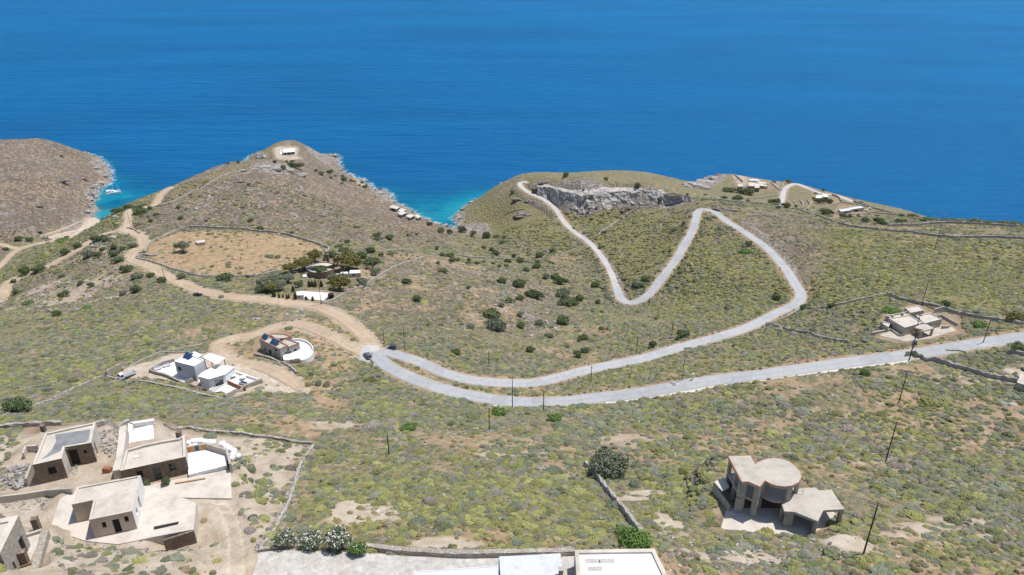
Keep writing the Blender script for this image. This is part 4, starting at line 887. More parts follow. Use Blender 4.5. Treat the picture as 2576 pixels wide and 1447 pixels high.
tile(644, 361.6, .25, [(35,880,80),(360,905,50),(1215,945,85),(1222,985,75,'grey'),(1335,970,100),(915,1003,60),(850,1045,55),(800,1045,35),(875,1100,110),(940,1107,50,'grey'),(1150,1105,95),(1060,1160,115),(1255,1140,65),(1345,1122,90,'dark',.6),(740,1150,130),(830,1180,110,'grey'),(770,1235,45),
  (1820,1067,60),(1880,1132,70),(1950,1142,90),(1980,1192,80,'grey'),(2030,1182,60),(1830,1215,50,'green'),(1880,1308,90),(1515,1412,90),(2475,1410,110),(1860,900,75),(1945,907,65),(2070,895,100),(2190,910,65),(2175,942,45),(2320,955,90),(2415,957,65,'grey'),(2505,952,50),(2475,1010,60),(2295,1057,55),(2370,1085,65),(2410,1127,90),(2375,1152,35),
  (2140,1182,45),(2135,1212,50),(2225,1217,55),(2295,1200,50,'grey'),(2385,1217,40),(2450,1247,45),(2520,1242,50),(2530,1197,70),(1745,827,60),(1615,922,45),(1525,932,40,'grey'),(1205,547,25),(1070,402,40),(1090,447,70),(1040,427,30),(605,280,40),(650,312,90,'dark',.6),(740,302,60),(795,332,35),(755,352,40),(880,377,60),(870,337,35),(955,382,40),
  (345,230,80),(410,250,100),(360,190,50),(275,275,80),(185,192,50),(305,187,40),(865,407,35),(990,387,35),(130,1150,100,'grey',.6),(215,1150,60,'grey',.6)])
tile(644, 723.3, .25, [(1618,142,95),(2365,310,185),(2415,447,190,'grey'),(2545,150,100),(2155,425,90,'grey'),(2005,682,105),(2470,202,70,'lite'),(1885,332,60,'grey'),(2440,1290,190,'green',.8),(1540,1442,150,'green',.75),(390,765,95,'lite',.8),(1140,965,140,'yel',.6),(2135,17,50),(1730,390,45),(1850,390,70,'grey',.7),(620,990,90,'grey',.7),(700,1000,110,'grey',.7)])
tile(1288, 361.6, .25, [(20,1147,60),(85,1197,80),(265,1200,55),(250,1258,85),(145,1285,80,'grey'),(280,1147,85),(405,1097,65),(345,1362,80,'grey'),(435,1362,100),(485,1422,110),(545,1397,50),(70,1448,150),(840,1448,90),(395,1217,60),(1345,1392,100),(1270,1448,140,'grey'),(2390,1027,90),(2370,1107,130,'green',.6),(1265,457,70),(545,337,70),(945,367,45),(720,482,30),(925,907,45),(620,857,30,'green'),(885,1057,45,'green'),(1635,887,70,'grey'),
  (1490,602,50),(1765,522,40),(1950,522,35),(2280,572,95),(2400,522,130),(2320,505,100),(2140,562,60),(2200,490,150,'dark',.6),(2550,442,60),(2375,592,50),(225,502,60),(5,502,50)])
tile(1932, 361.6, .25, [(185,647,95),(90,617,90),(35,602,70),(500,605,80),(560,602,95),(625,602,80),(460,562,40),(600,722,120),(990,792,95),(1110,805,100),(1160,817,80),(1330,797,80),(1385,787,45),(830,747,50),(760,752,90,'grey'),(1465,747,80,'yel'),(1560,790,60),(1350,737,60),(1105,732,35),(915,742,50,'grey'),(110,657,60,'grey'),(285,642,40),
  (1640,778,120,'dark',.5),(1720,782,90,'grey',.6),(1800,784,90,'dark',.45),(1870,787,130,'dark',.55),(1960,789,110,'grey',.5),(2040,792,120,'dark',.45),(2130,798,150,'dark',.55),(2200,803,90,'grey',.5),(2270,808,120,'dark',.5),(2360,815,110,'dark',.45),(2430,819,130,'grey',.55),(2520,823,120,'dark',.5),(210,402,60,'yel'),(60,400,50),(305,402,30),(560,482,40),(485,507,35),(940,602,35)])
tile(1288, 723.3, .25, [(80,132,95),(15,152,60),(240,118,175),(515,108,170,'grey'),(560,192,170),(680,142,110),(640,187,85),(865,165,60),(515,378,155),(80,297,90,'grey'),(85,412,95),(275,387,90,'grey'),(375,510,85),(735,532,105),(675,545,50),(740,662,90),(660,705,115),(185,655,110),(905,427,55),(955,430,40),(1420,612,110),(1725,527,160),(445,1347,150,'green',.8),(560,607,45,'grey'),(900,257,45),(1450,322,40)])
tile(1886.8, 723.3, .2676, [(510,207,80),(770,190,70),(255,122,110),(1705,172,60),(1850,187,85),(1772,157,30),(950,132,70,'green',.6),(1350,245,160,'green',.6),(1085,828,90,'green'),(1560,652,110,'dark',.6),(2530,330,180,'yel'),(2550,620,160),(2190,385,150,'green',.6)])
tile(1446.5, 1069, .2744, [(300,492,390,'grey',1.25),(540,1140,350,'green',.85),(570,400,110,'grey',.6),(550,570,110,'grey',.7),(1000,460,90,'yel',.6),(860,500,110,'lite',.5)])
tile(0, 723.3, .25, [(140,1262,250,'dark',1.0),(850,225,110,'green',.4),(555,290,95),(625,108,110),(1355,58,110),(1235,80,80,'grey'),(270,180,130,'dark',.5),(160,75,75),(2225,108,60,'grey',.6)])
ANCH = [ # (u, v, phrase)
 (300,650,'inside the bend of the dirt road'),(310,690,'below the bend of the dirt road'),(395,705,'along the dirt road at the leaning pole'),(230,610,'above the dirt road that drops to the beach'),(100,680,'beside the lower dirt road at the left edge'),(55,605,'on the flat behind the beach'),
 (330,530,'round the saddle where the dirt spur starts'),(400,555,'on the brown slope above the oval field'),(560,700,'under the near wall of the oval field'),(600,420,'along the skyline of the brown headland'),(640,585,'just behind the far wall of the oval field'),(735,425,'by the pale crag on the headland'),(815,440,'on the headland slope facing the sea'),(900,465,'along the rocky shore of the middle headland'),
 (860,635,'between the oval field and the round house'),(950,605,'on the slope behind the round house'),(905,640,'at the wall beyond the round house'),(1080,575,'near the pergolas above the cove'),(1125,590,'at the head of the narrow cove'),(1180,600,'on the right bank at the narrow cove'),(1240,610,'in the upper gully near the cove'),(1125,650,'in the thicket at the end of the climbing wall'),(1230,640,'round the low gully wall'),(1190,665,'just under the low gully wall'),
 (1030,720,'on the bare slope right of the round house'),(1260,710,'on the left bank of the gully'),(1235,800,'low on the slope in the middle of the photo'),(1350,640,'on the gully floor, upper part'),(1330,680,'on the gully floor, middle part'),(1400,720,'on the gully floor where it is widest'),(1300,760,'on the stony left side of the gully'),(1430,770,'on the gully floor beside the lower hairpin'),(1620,720,'inside the lower hairpin bend'),(1400,850,'on the slope above the lower road'),(1480,880,'on the red earth above the lower road'),(1660,860,'close above the lower road'),(1520,800,'in the scrub left of the power poles'),
 (1145,885,'on the slope behind the two parked cars'),(1250,1045,'under the upper road near the pole'),(1025,1080,'in the scrub plot below the junction'),(740,910,'next to the grey block house'),(925,960,'in the scrub plot under the junction'),(1530,1195,'at the top of the pale topped wall'),(1590,1380,'over the bottom of the pale topped wall'),(1690,1205,'near the concrete shell house'),
 (1885,620,'on the outer edge of the road below the upper hairpin'),(1960,750,'inside the wide right bend of the road'),(1340,470,'beside the concrete lane near the cliff'),(1500,450,'on the skyline above the cliff'),(1600,475,'on top of the cliff'),(1500,590,'beside the thin pale wall below the cliff'),(1690,580,'in the green field between the hairpin roads'),(1745,500,'on the crest right of the cliff'),(1860,495,'below the tower house on the cape'),
 (1950,515,'beside the cape lane at its near end'),(2070,512,'in front of the cape cottage'),(2085,543,'by the walls left of the flat roofs'),(2200,560,'in the strip behind the big field wall'),(2280,557,'in the strip above the sea, right part'),(2350,555,'on the right skyline over the sea, left part'),(2500,563,'on the right skyline over the sea, right part'),(2000,460,'on the skyline by the cape hairpin'),
 (2050,775,'along the wall up from the road bend'),(2360,770,'behind the beige house'),(2240,790,'left of the beige house'),(2180,945,'in the scrub below the upper road'),(2300,900,'at the roadside under the transformer pole'),(2560,820,'at the right edge by the plot wall'),(2470,830,'in the hollow right of the beige house'),(30,1030,'at the tumbledown wall by the left edge'),(150,790,'on the scrub slope at the left'),(330,745,'on the scrub slope below the road bend'),(830,655,'close behind the round house')]
ORD = ['leftmost', 'second from left', 'third from left', 'fourth from left', 'fifth from left', 'sixth from left', 'seventh from left', 'eighth from left', 'ninth from left', 'tenth from left', 'eleventh from left', 'twelfth from left']
KADJ = {'dark': 'dark green', 'grey': 'grey green', 'green': 'bright green', 'yel': 'yellowish green', 'lite': 'pale silvery'}
byanch = {}
for b in BUSHES:
    k = min(range(len(ANCH)), key=lambda i: (ANCH[i][0]-b[0])**2 + 2.2*(ANCH[i][1]-b[1])**2)
    byanch.setdefault(k, []).append(b)
for k, lst in byanch.items():
    cnt = {}; assert len(lst) < 40
    for b in sorted(lst): cnt.setdefault(b[3], []).append(b)
    for kind, ll in cnt.items():
        for i, (u, v, wpx, kn, hf) in enumerate(ll):
            p = at(u, v); d = (CAMZ-p.z)/KV(v); wm = wpx*d/FPX*1.18
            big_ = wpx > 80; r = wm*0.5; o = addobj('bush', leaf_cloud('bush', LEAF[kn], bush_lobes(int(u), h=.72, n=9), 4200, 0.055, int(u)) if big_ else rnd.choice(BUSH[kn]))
            o.location = (p.x, p.y + r*0.5, gz(p.x, p.y + r*0.5) - 0.05*r); o.rotation_euler = (0, 0, rnd.uniform(0, 6.28))
            o.scale = (r*rnd.uniform(.88, 1.2), r*rnd.uniform(.8, 1.15), r*hf*rnd.uniform(.8, 1.2)*(1.0 if r < 4 else .95)); o.rotation_euler[1] = rnd.uniform(-.12, .12)
            lab = KADJ[kn] + ' bush ' + ANCH[k][2] + (', ' + ORD[min(i, 11)] if len(ll) > 1 else '')
            tag(o, lab, 'bush', 'round evergreen bushes on the hillsides')
def tree(u, v, wpx, kn, label, hf=1.0, name='olive_tree', group='trees around the round house', tw=1.0):
    p = at(u, v); d = (CAMZ-p.z)/KV(v); r = wpx*d/FPX*0.6
    e = empty(name, (p.x, p.y + r*.3, gz(p.x, p.y + r*.3)), rnd.uniform(0, 6.28))
    c = addobj('crown', rnd.choice(TREE[kn]), e); c.scale = (r, r, r*hf*1.05)
    t = addobj('trunk', rnd.choice(TRUNK), e); t.scale = (r*tw, r*tw, r*hf)
    tag(e, label, 'tree', group); return e
tree(459,636,33,'grey','lone dark olive tree standing in the oval straw field', 1.05, group='trees around the round house')
TR = 'trees around the round house'
for u, v, wd, kn, lab in [
 (791,660,38,'yel','brownish tree behind the left side of the round house'),(764,683,42,'yel','brownish tree touching the left wall of the round house'),(731,690,36,'yel','brownish tree left of the round house, near the field wall'),
 (876,683,60,'yel','wide yellow green tree above the white caravans'),(862,668,36,'dark','darker tree behind the wide yellow green tree'),(897,675,30,'yel','small yellow green tree right of the wide one'),(937,680,42,'dark','tall dense dark tree right of the caravans'),
 (945,694,24,'lite','small silvery olive beside the boundary wall, right of caravans'),(911,720,27,'lite','silvery olive with visible trunk near the driveway'),(854,733,52,'yel','broad brownish carob tree above the paved yard'),(806,697,36,'dark','dark tree growing against the front of the round house'),
 (724,714,32,'lite','pale silvery olive in the grove left of the round house'),(690,718,38,'grey','grey green tree in the middle of the grove'),(668,733,40,'grey','big grey green tree at the left of the grove above the road'),(655,738,26,'dark','dark tree at the left end of the grove'),(684,738,34,'yel','olive coloured tree at the front of the grove by the road'),(703,732,30,'grey','grey green tree at the right front of the grove'),
 (840,712,30,'lite','low silvery tree above the paved yard'),(752,724,22,'dark','roundish dark tree behind the cypresses')]:
    tree(u, v, wd, kn, lab, .95, 'tree', TR)
cyps = [(779,722,9,19,'thick cypress, leftmost of the three beside the round house garden'),(786,721,8,17,'cypress in the middle of the three in the garden'),(794,722,9,20,'cypress, rightmost of the three in the garden'),(809,722,9,18,'cypress right behind the pole by the yard'),(738,733,8,16,'cypress above the left end of the paved yard'),(744,753,9,21,'tall cypress at the left corner of the paved yard'),
        (771,755,7,11,'small cypress in front of the paved yard, left one'),(787,757,7,13,'small cypress in front of the paved yard, right one'),(722,752,6,13,'thin cypress by the road, rightmost of the row left of the yard'),(727.5,751,5,14,'thin cypress close to the paved yard, right next to its neighbour'),(703,749,6,12,'small cypress by the road under the grove'),(712.5,749,5,10,'smallest cypress in the row along the road'),(690,747,9,13,'stout cypress at the left of the roadside row'),(816,656,6,9,'small cypress behind the round house, left of its stone post'),(823,655,6,9,'small cypress behind the round house, nearest its stone post')]
for u, v, wd, hp, lab in cyps:
    p = at(u, v); d = (CAMZ-p.z)/KV(v); h = hp*d/FPX/0.93
    e = empty('cypress_tree', p, rnd.uniform(0, 6)); c = addobj('crown', CYP, e); c.scale = (wd*d/FPX*3.6, wd*d/FPX*3.6, h)
    t = addobj('trunk', TRUNK[0], e); t.scale = (h*.35, h*.35, h*.3); tag(e, lab, 'tree', 'cypresses around the yard')
# white flowering oleanders on the terrace at the bottom
for i, (u, v, wd, kn, fl, hf, lab) in enumerate([(714,1385,78,'dark',.34,1.1,'white flowering oleander, leftmost on the paved terrace'),(775,1390,84,'dark',.34,.9,'white flowering oleander, middle one on the paved terrace'),(842,1399,96,'dark',.36,1.15,'largest white flowering oleander on the paved terrace'),(894,1406,60,'green',.05,1.05,'green oleander with few flowers, right end of the hedge')]):
    p = at(u, v); d = (CAMZ-p.z)/KV(v); r = wd*d/FPX*.5
    o = addobj('oleander_bush', leaf_cloud('oleander_bush', LEAF[kn], bush_lobes(200+i, h=.62, n=8), 2600, 0.065, 210+i, 0, fl)); o.location = (p.x, p.y + r*.6, p.z); o.scale = (r, r*.8, r*hf)
    tag(o, lab, 'bush', 'oleanders on the paved terrace')

# ------------------------------------------------------------------ rock outcrops
def rock_mesh(name, m, seed, flat=0.6, cuts=3):
    bm = bmesh.new(); bmesh.ops.create_icosphere(bm, subdivisions=cuts, radius=1.0); g = random.Random(seed); off = Vector((g.uniform(0, 99), g.uniform(0, 99), g.uniform(0, 99)))
    from mathutils import noise as mn
    for v in bm.verts:
        n = v.co.normalized(); s = 1 + 0.5*mn.noise(n*1.3 + off) + 0.28*mn.noise(n*3.1 + off) + 0.12*mn.noise(n*7 + off)
        v.co = Vector((n.x*s, n.y*s*0.8, n.z*s*flat)); v.co.z = round(v.co.z*4.5)/4.5*0.6 + v.co.z*0.4
    me = bpy.data.meshes.new(name); bm.to_mesh(me); bm.free(); me.materials.append(m); return me
RK = {'b': [rock_mesh('rock_outcrop', m_rock, s) for s in (1, 2, 3)], 'p': [rock_mesh('rock_outcrop', m_prock, s) for s in (4, 5, 6)], 'g': [rock_mesh('rock_outcrop', m_cliff, s, .8) for s in (7, 8, 9)]}
def rock(u, v, wpx, kind, label, hf=0.6, asp=0.7, rz=None):
    p = at(u, v); d = (CAMZ-p.z)/KV(v); r = wpx*d/FPX*.5
    o = addobj('rock_outcrop', rnd.choice(RK[kind])); o.location = (p.x, p.y + r*.3, p.z); o.scale = (r, r*asp, r*hf); o.rotation_euler = (rnd.uniform(-.15, .15), rnd.uniform(-.15, .15), rnd.uniform(-.3, .3) if rz is None else rz)
    tag(o, label, 'rock', 'rock outcrops on the hillsides')
for a in [(1318,545,46,'b','dark craggy outcrop on the slope left of the concrete lane'),(1303,505,30,'b','small craggy outcrop beside the concrete lane below the cliff'),(1330,506,22,'b','low rock on the inner edge of the concrete lane'),(1370,462,36,'b','dark rock band above the left end of the cliff'),(1815,528,36,'b','dark rock cut behind the upper hairpin'),(1838,532,30,'b','dark rock cut right of the upper hairpin'),(1902,535,34,'b','dark flat rock on the slope beyond the hairpin road'),(1808,441,18,'b','dark boulder on the tip of the cape'),(1822,437,16,'b','second boulder on the tip of the cape'),
 (1735,470,40,'g','grey sea rocks at the left foot of the cape'),(1765,474,40,'g','grey rocks on the cape, below its tip'),(1775,459,44,'p','pale slab of rock on the flank of the cape'),(1795,450,30,'p','pale rock just under the tip of the cape'),
 (655,390,14,'g','grey sea cliff block on the left of the headland tip'),(650,397,14,'g','lower grey sea rock left of the headland tip'),(664,396,16,'g','grey rock beside the headland house'),(660,424,34,'p','pale crag on the headland crest, left part'),(690,428,34,'p','pale crag on the headland crest, middle part'),(722,433,34,'g','grey crag on the headland crest, under the bushes'),(755,442,30,'p','pale rocks trailing right of the headland crag'),(612,433,20,'b','dark boulder at the top end of the ridge wall'),(640,430,16,'b','boulder between the ridge wall and the crag'),
 (288,547,18,'g','steep grey rock above the beach'),(300,548,18,'p','pale rock beside the steep grey one above the beach'),(220,585,16,'b','rock step on the slope above the beach'),(60,665,34,'b','low broken rock ledge near the left edge'),(40,740,20,'b','dark boulder beside the lower dirt road'),(290,597,26,'p','pale slab inside the fork of the dirt road'),(245,611,30,'p','pale slabs under the dark bush by the road'),(232,661,26,'p','pale ledge in the scrub inside the road bend'),(105,745,24,'p','pale slab on the stony slope at the left'),(155,764,16,'p','small pale slab on the stony slope at the left'),
 (90,520,34,'b','dark ledge low on the far left headland'),(150,459,44,'b','long dark ledge across the far left headland'),(205,452,30,'b','dark ledge near the point of the far left headland'),(225,490,22,'g','grey shore rocks opposite the catamaran'),(222,503,22,'g','grey shore rocks nearer the beach, upper'),(217,520,22,'g','grey shore rocks nearer the beach, middle'),(214,533,24,'g','grey shore rocks right beside the beach'),(235,470,20,'g','grey shore rocks below the far headland point'),(250,462,20,'g','grey shore rocks at the far headland point'),(262,444,22,'p','pale rocks on the far headland point'),(238,424,20,'p','pale shore rocks behind the far headland point'),(150,392,26,'b','dark ledge by the skyline of the far left headland'),
 (700,590,12,'p','small pale stones by the field wall'),(838,394,30,'b','reddish flat rocks on the right tip of the headland'),(855,420,16,'p','pale shore rock below the headland tip'),(880,440,20,'p','pale shore rock on the right of the headland'),(935,478,22,'p','white shore rocks halfway to the pergolas'),(955,487,22,'p','white shore rocks nearer the pergolas'),(985,508,20,'p','white shore rocks just left of the pergolas'),(1142,556,14,'g','grey rocks at the right side of the narrow cove'),(1150,543,14,'g','grey rocks on the right side of the narrow cove, upper'),(1133,568,14,'g','dark rocks at the end of the narrow cove'),(1170,527,12,'g','rocks along the right shore of the cove, farther out'),
 (1562,565,16,'b','lone dark rock in the field below the cliff'),(1570,533,22,'b','dark rock near the top of the thin pale wall'),(1728,937,10,'g','grey boulder beside the brown pole'),(1564,1009,14,'p','pale stones on the verge of the upper road'),(1735,1283,20,'p','none'),(2350,1022,26,'p','none'),(640,806,26,'p','pale heap of stones above the house track'),(905,1042,24,'p','flat pale boulder in the scrub plot'),(1170,893,9,'p','white boulder on the slope behind the parked cars'),(222,1038,14,'p','white boulder in the scrub above the slate houses'),(1380,1183,36,'p','flat slab in the dry ground left of the pale wall'),(2540,1020,34,'p','flat grey slab in the scrub at the right edge')]:
    if a[4] != 'none': rock(*a, hf=0.22 if ('slab' in a[4] or 'flat' in a[4] or 'ledge' in a[4]) else 0.55, asp=0.35 if 'ledge' in a[4] else .7)

# ------------------------------------------------------------------ buildings
def wall_mat(name, base, var=0.25, sc=0.6, rough=0.9, stain=None, boards=False):
    m = mat(name, rough=rough, spec=0.15); q = NB(m)
    n = q.noise(q.pos(), sc, 5, 0.65); n2_ = q.noise(q.pos((1, 1, 0.3)), sc*4, 4, 0.6)
    c = q.ramp(n.outputs[0], [(0.28, tuple(x*(1-var) for x in base)), (0.5, base), (0.75, tuple(min(.9, x*(1+var*.5)) for x in base))])
    c = q.mix(0.25, c, q.ramp(n2_.outputs[0], [(0.3, (.65, .63, .6)), (0.7, (1.2, 1.2, 1.2))]), 'MULTIPLY')
    if stain: c = q.mix(q.mrange(n2_.outputs[0], 0.58, 0.72, 0, .6), c, stain)
    if boards:
        wv_ = q.n('ShaderNodeTexWave', bands_direction='X'); q.link(q.pos((1, .6, .04)), wv_.inputs[0]); wv_.inputs['Scale'].default_value = 2.2; wv_.inputs['Distortion'].default_value = .6
        c = q.mix(0.22, c, wv_.outputs[0], 'MULTIPLY')
    q.base(c); q.bump(n2_.outputs[0], 0.25, 0.03); return m
M = {'conc': wall_mat('raw_concrete', (0.47, 0.425, 0.36), .28, .35, .9, (0.33, .30, .27)), 'form': wall_mat('board_marked_concrete', (0.46, 0.415, 0.36), .22, .6, .9, None, True), 'slab': wall_mat('pale_screed', (0.58, 0.52, 0.45), .26, .30, .9, (0.46, .40, .34)),
     'beige': wall_mat('beige_render', (0.52, 0.425, 0.345), .25, .5, .9, (0.40, .31, .25)), 'white': wall_mat('whitewash', (0.82, 0.82, 0.81), .05, .5, .8), 'offw': wall_mat('off_white_render', (0.72, 0.70, 0.67), .1, .4), 'greyw': wall_mat('pale_grey_render', (0.60, 0.61, 0.64), .05, .4),
     'block': wall_mat('grey_blockwork', (0.37, 0.36, 0.345), .2, .8), 'tan': wall_mat('tan_stone_render', (0.46, 0.40, 0.33), .25, .6), 'bitumen': wall_mat('grey_roof_membrane', (0.235, 0.235, 0.24), .3, .5),
     'roofc': wall_mat('dusty_roof', (0.55, 0.49, 0.42), .28, .28, .95, (0.36, .31, .26)), 'slate': m_slate, 'field': m_fieldstone, 'brick': stone_mat('hollow_brick', [(0.33, .12, .07), (0.42, .17, .10), (0.38, .15, .09)], 3.0, 1.6, (0.3, .24, .2)),
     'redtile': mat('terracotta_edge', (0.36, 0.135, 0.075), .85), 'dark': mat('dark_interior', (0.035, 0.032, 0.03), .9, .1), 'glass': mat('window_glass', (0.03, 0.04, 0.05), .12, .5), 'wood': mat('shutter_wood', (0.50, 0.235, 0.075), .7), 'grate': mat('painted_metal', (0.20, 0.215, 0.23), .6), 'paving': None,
     'solar': mat('solar_glass', (0.02, 0.05, 0.12), .15, .6), 'steel': mat('steel', (0.55, .56, .58), .35, .5, .7), 'pole': wall_mat('creosoted_pole', (0.085, 0.066, 0.052), .3, 2.0), 'polelite': wall_mat('weathered_pole', (0.25, .205, .165), .3, 2.0), 'insul': mat('insulator', (0.5, .45, .4), .4), 'black': mat('black_plastic', (0.02, .02, .02), .5), 'plank': mat('timber', (0.42, .25, .13), .8), 'sack': wall_mat('white_sack', (0.74, .75, .77), .12, 1.2), 'cane': wall_mat('whitewashed_cane', (0.60, 0.61, 0.63), .15, .8)}
q = NB(M['cane']); _src = q.b.inputs['Base Color'].links[0].from_socket; _wv = q.n('ShaderNodeTexWave', bands_direction='X'); q.link(q.pos((1, .1, 1)), _wv.inputs[0]); _wv.inputs['Scale'].default_value = 1.1; _wv.inputs['Distortion'].default_value = 2.5
q.base(q.mix(0.25, _src, q.ramp(_wv.outputs[0], [(0.2, (.55, .57, .62)), (0.5, (1, 1, 1))]), 'MULTIPLY'))
M['paving'] = stone_mat('crazy_paving', [(0.42, .395, .36), (0.52, .495, .46), (0.46, .43, .385), (0.56, .535, .50)], 1.0, 1.0, (0.38, .35, .31), .02, .04)

def zt(ut, vt, base): # height of the point seen at (ut, vt) that stands above the ground point base
    return CAMZ - KV(vt)*base.y/(CP - (vt-723.5)/FPX*SP)
def offset_poly(P_, d):
    n = len(P_); out = []
    for i in range(n):
        a, b, c = Vector(P_[i-1]), Vector(P_[i]), Vector(P_[(i+1) % n]); e1 = (b-a).normalized(); e2 = (c-b).normalized()
        n1 = Vector((-e1.y, e1.x)); n2_ = Vector((-e2.y, e2.x)); k = n1 + n2_; l = max(0.35, k.dot(n1)); out.append(b + k*(d/l))
    return out
class MB:
    def __init__(s): s.v = []; s.f = []
    def quad(s, *p): i = len(s.v); s.v += [tuple(x) for x in p]; s.f.append(tuple(range(i, i+len(p))))
    def box(s, x0, y0, z0, x1, y1, z1):
        c = [(x, y, z) for z in (z0, z1) for y in (y0, y1) for x in (x0, x1)]; i = len(s.v); s.v += c
        s.f += [tuple(i+k for k in q_) for q_ in ((0,2,3,1),(4,5,7,6),(0,1,5,4),(2,6,7,3),(0,4,6,2),(1,3,7,5))]
    def obox(s, a, b, w, z0, z1, z0b=None, z1b=None):
        """upright slab from a to b (xy), thickness w"""
        a = Vector(a[:2]); b = Vector(b[:2]); d = (b-a).normalized(); n = Vector((-d.y, d.x))*w*0.5
        z0b = z0 if z0b is None else z0b; z1b = z1 if z1b is None else z1b
        A = [a-n, b-n, b+n, a+n]; i = len(s.v)
        s.v += [(A[k].x, A[k].y, (z0, z0b, z0b, z0)[k]) for k in range(4)] + [(A[k].x, A[k].y, (z1, z1b, z1b, z1)[k]) for k in range(4)]
        s.f += [tuple(i+k for k in q_) for q_ in ((3,2,1,0),(4,5,6,7),(0,1,5,4),(1,2,6,5),(2,3,7,6),(3,0,4,7))]
    def prism(s, P_, z0, z1):
        n = len(P_); i = len(s.v); s.v += [(p[0], p[1], z0) for p in P_] + [(p[0], p[1], z1) for p in P_]
        s.f.append(tuple(i+n+k for k in range(n))); s.f.append(tuple(i+n-1-k for k in range(n)))
        for k in range(n): s.f.append((i+k, i+(k+1) % n, i+n+(k+1) % n, i+n+k))
    def tube(s, a, b, r0, r1=None, n=8):
        a = Vector(a); b = Vector(b); r1 = r0 if r1 is None else r1; t = (b-a).normalized(); u = t.orthogonal().normalized(); w_ = t.cross(u); i = len(s.v)
        for p, r in ((a, r0), (b, r1)):
            for k in range(n): s.v.append(tuple(p + u*math.cos(k*6.2832/n)*r + w_*math.sin(k*6.2832/n)*r))
        for k in range(n): s.f.append((i+k, i+(k+1) % n, i+n+(k+1) % n, i+n+k))
        s.f.append(tuple(i+n-1-k for k in range(n))); s.f.append(tuple(i+n+k for k in range(n)))
    def build(s, name, m, parent=None, org=None, smooth=False, label=None, bevel=0):
        org = Vector(org) if org is not None else Vector((0, 0, 0))
        me = bpy.data.meshes.new(name); me.from_pydata([tuple(Vector(p) - org) for p in s.v], [], s.f); me.materials.append(m); me.update()
        if smooth: me.polygons.foreach_set('use_smooth', np.ones(len(me.polygons), bool))
        o = addobj(name, me, parent)
        if label: o['label'] = label
        if bevel:
            b = o.modifiers.new('bevel', 'BEVEL'); b.width = bevel; b.segments = 2; b.limit_method = 'ANGLE'
        return o
def wall_with_openings(mb, a, b, z0, z1, ops, depth=0.28):
    """one wall from a to b, outside on its right hand when walking a to b (footprint anticlockwise); ops in metres (s0, s1, za, zb) above z0"""
    a = Vector(a); b = Vector(b); L = (b-a).length; d = (b-a)/L; inn = Vector((-d.y, d.x))*depth
    ss = sorted({0.0, L, *[x for o in ops for x in o[:2]]}); zs = sorted({0.0, z1-z0, *[x for o in ops for x in o[2:4]]})
    P3 = lambda s, z, k=0: (a.x+d.x*s+inn.x*k, a.y+d.y*s+inn.y*k, z0+z)
    for i in range(len(ss)-1):
        for j in range(len(zs)-1):
            sc_, zc = (ss[i]+ss[i+1])/2, (zs[j]+zs[j+1])/2
            if any(o[0] < sc_ < o[1] and o[2] < zc < o[3] for o in ops): continue
            mb.quad(P3(ss[i], zs[j]), P3(ss[i+1], zs[j]), P3(ss[i+1], zs[j+1]), P3(ss[i], zs[j+1]))
    backs = []
    for (s0, s1, za, zb) in [o[:4] for o in ops]:
        mb.quad(P3(s0, za), P3(s0, za, 1), P3(s0, zb, 1), P3(s0, zb)); mb.quad(P3(s1, za, 1), P3(s1, za), P3(s1, zb), P3(s1, zb, 1))
        mb.quad(P3(s0, zb), P3(s0, zb, 1), P3(s1, zb, 1), P3(s1, zb)); mb.quad(P3(s0, za, 1), P3(s0, za), P3(s1, za), P3(s1, za, 1))
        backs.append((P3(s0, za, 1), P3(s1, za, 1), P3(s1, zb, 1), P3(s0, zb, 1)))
    return backs
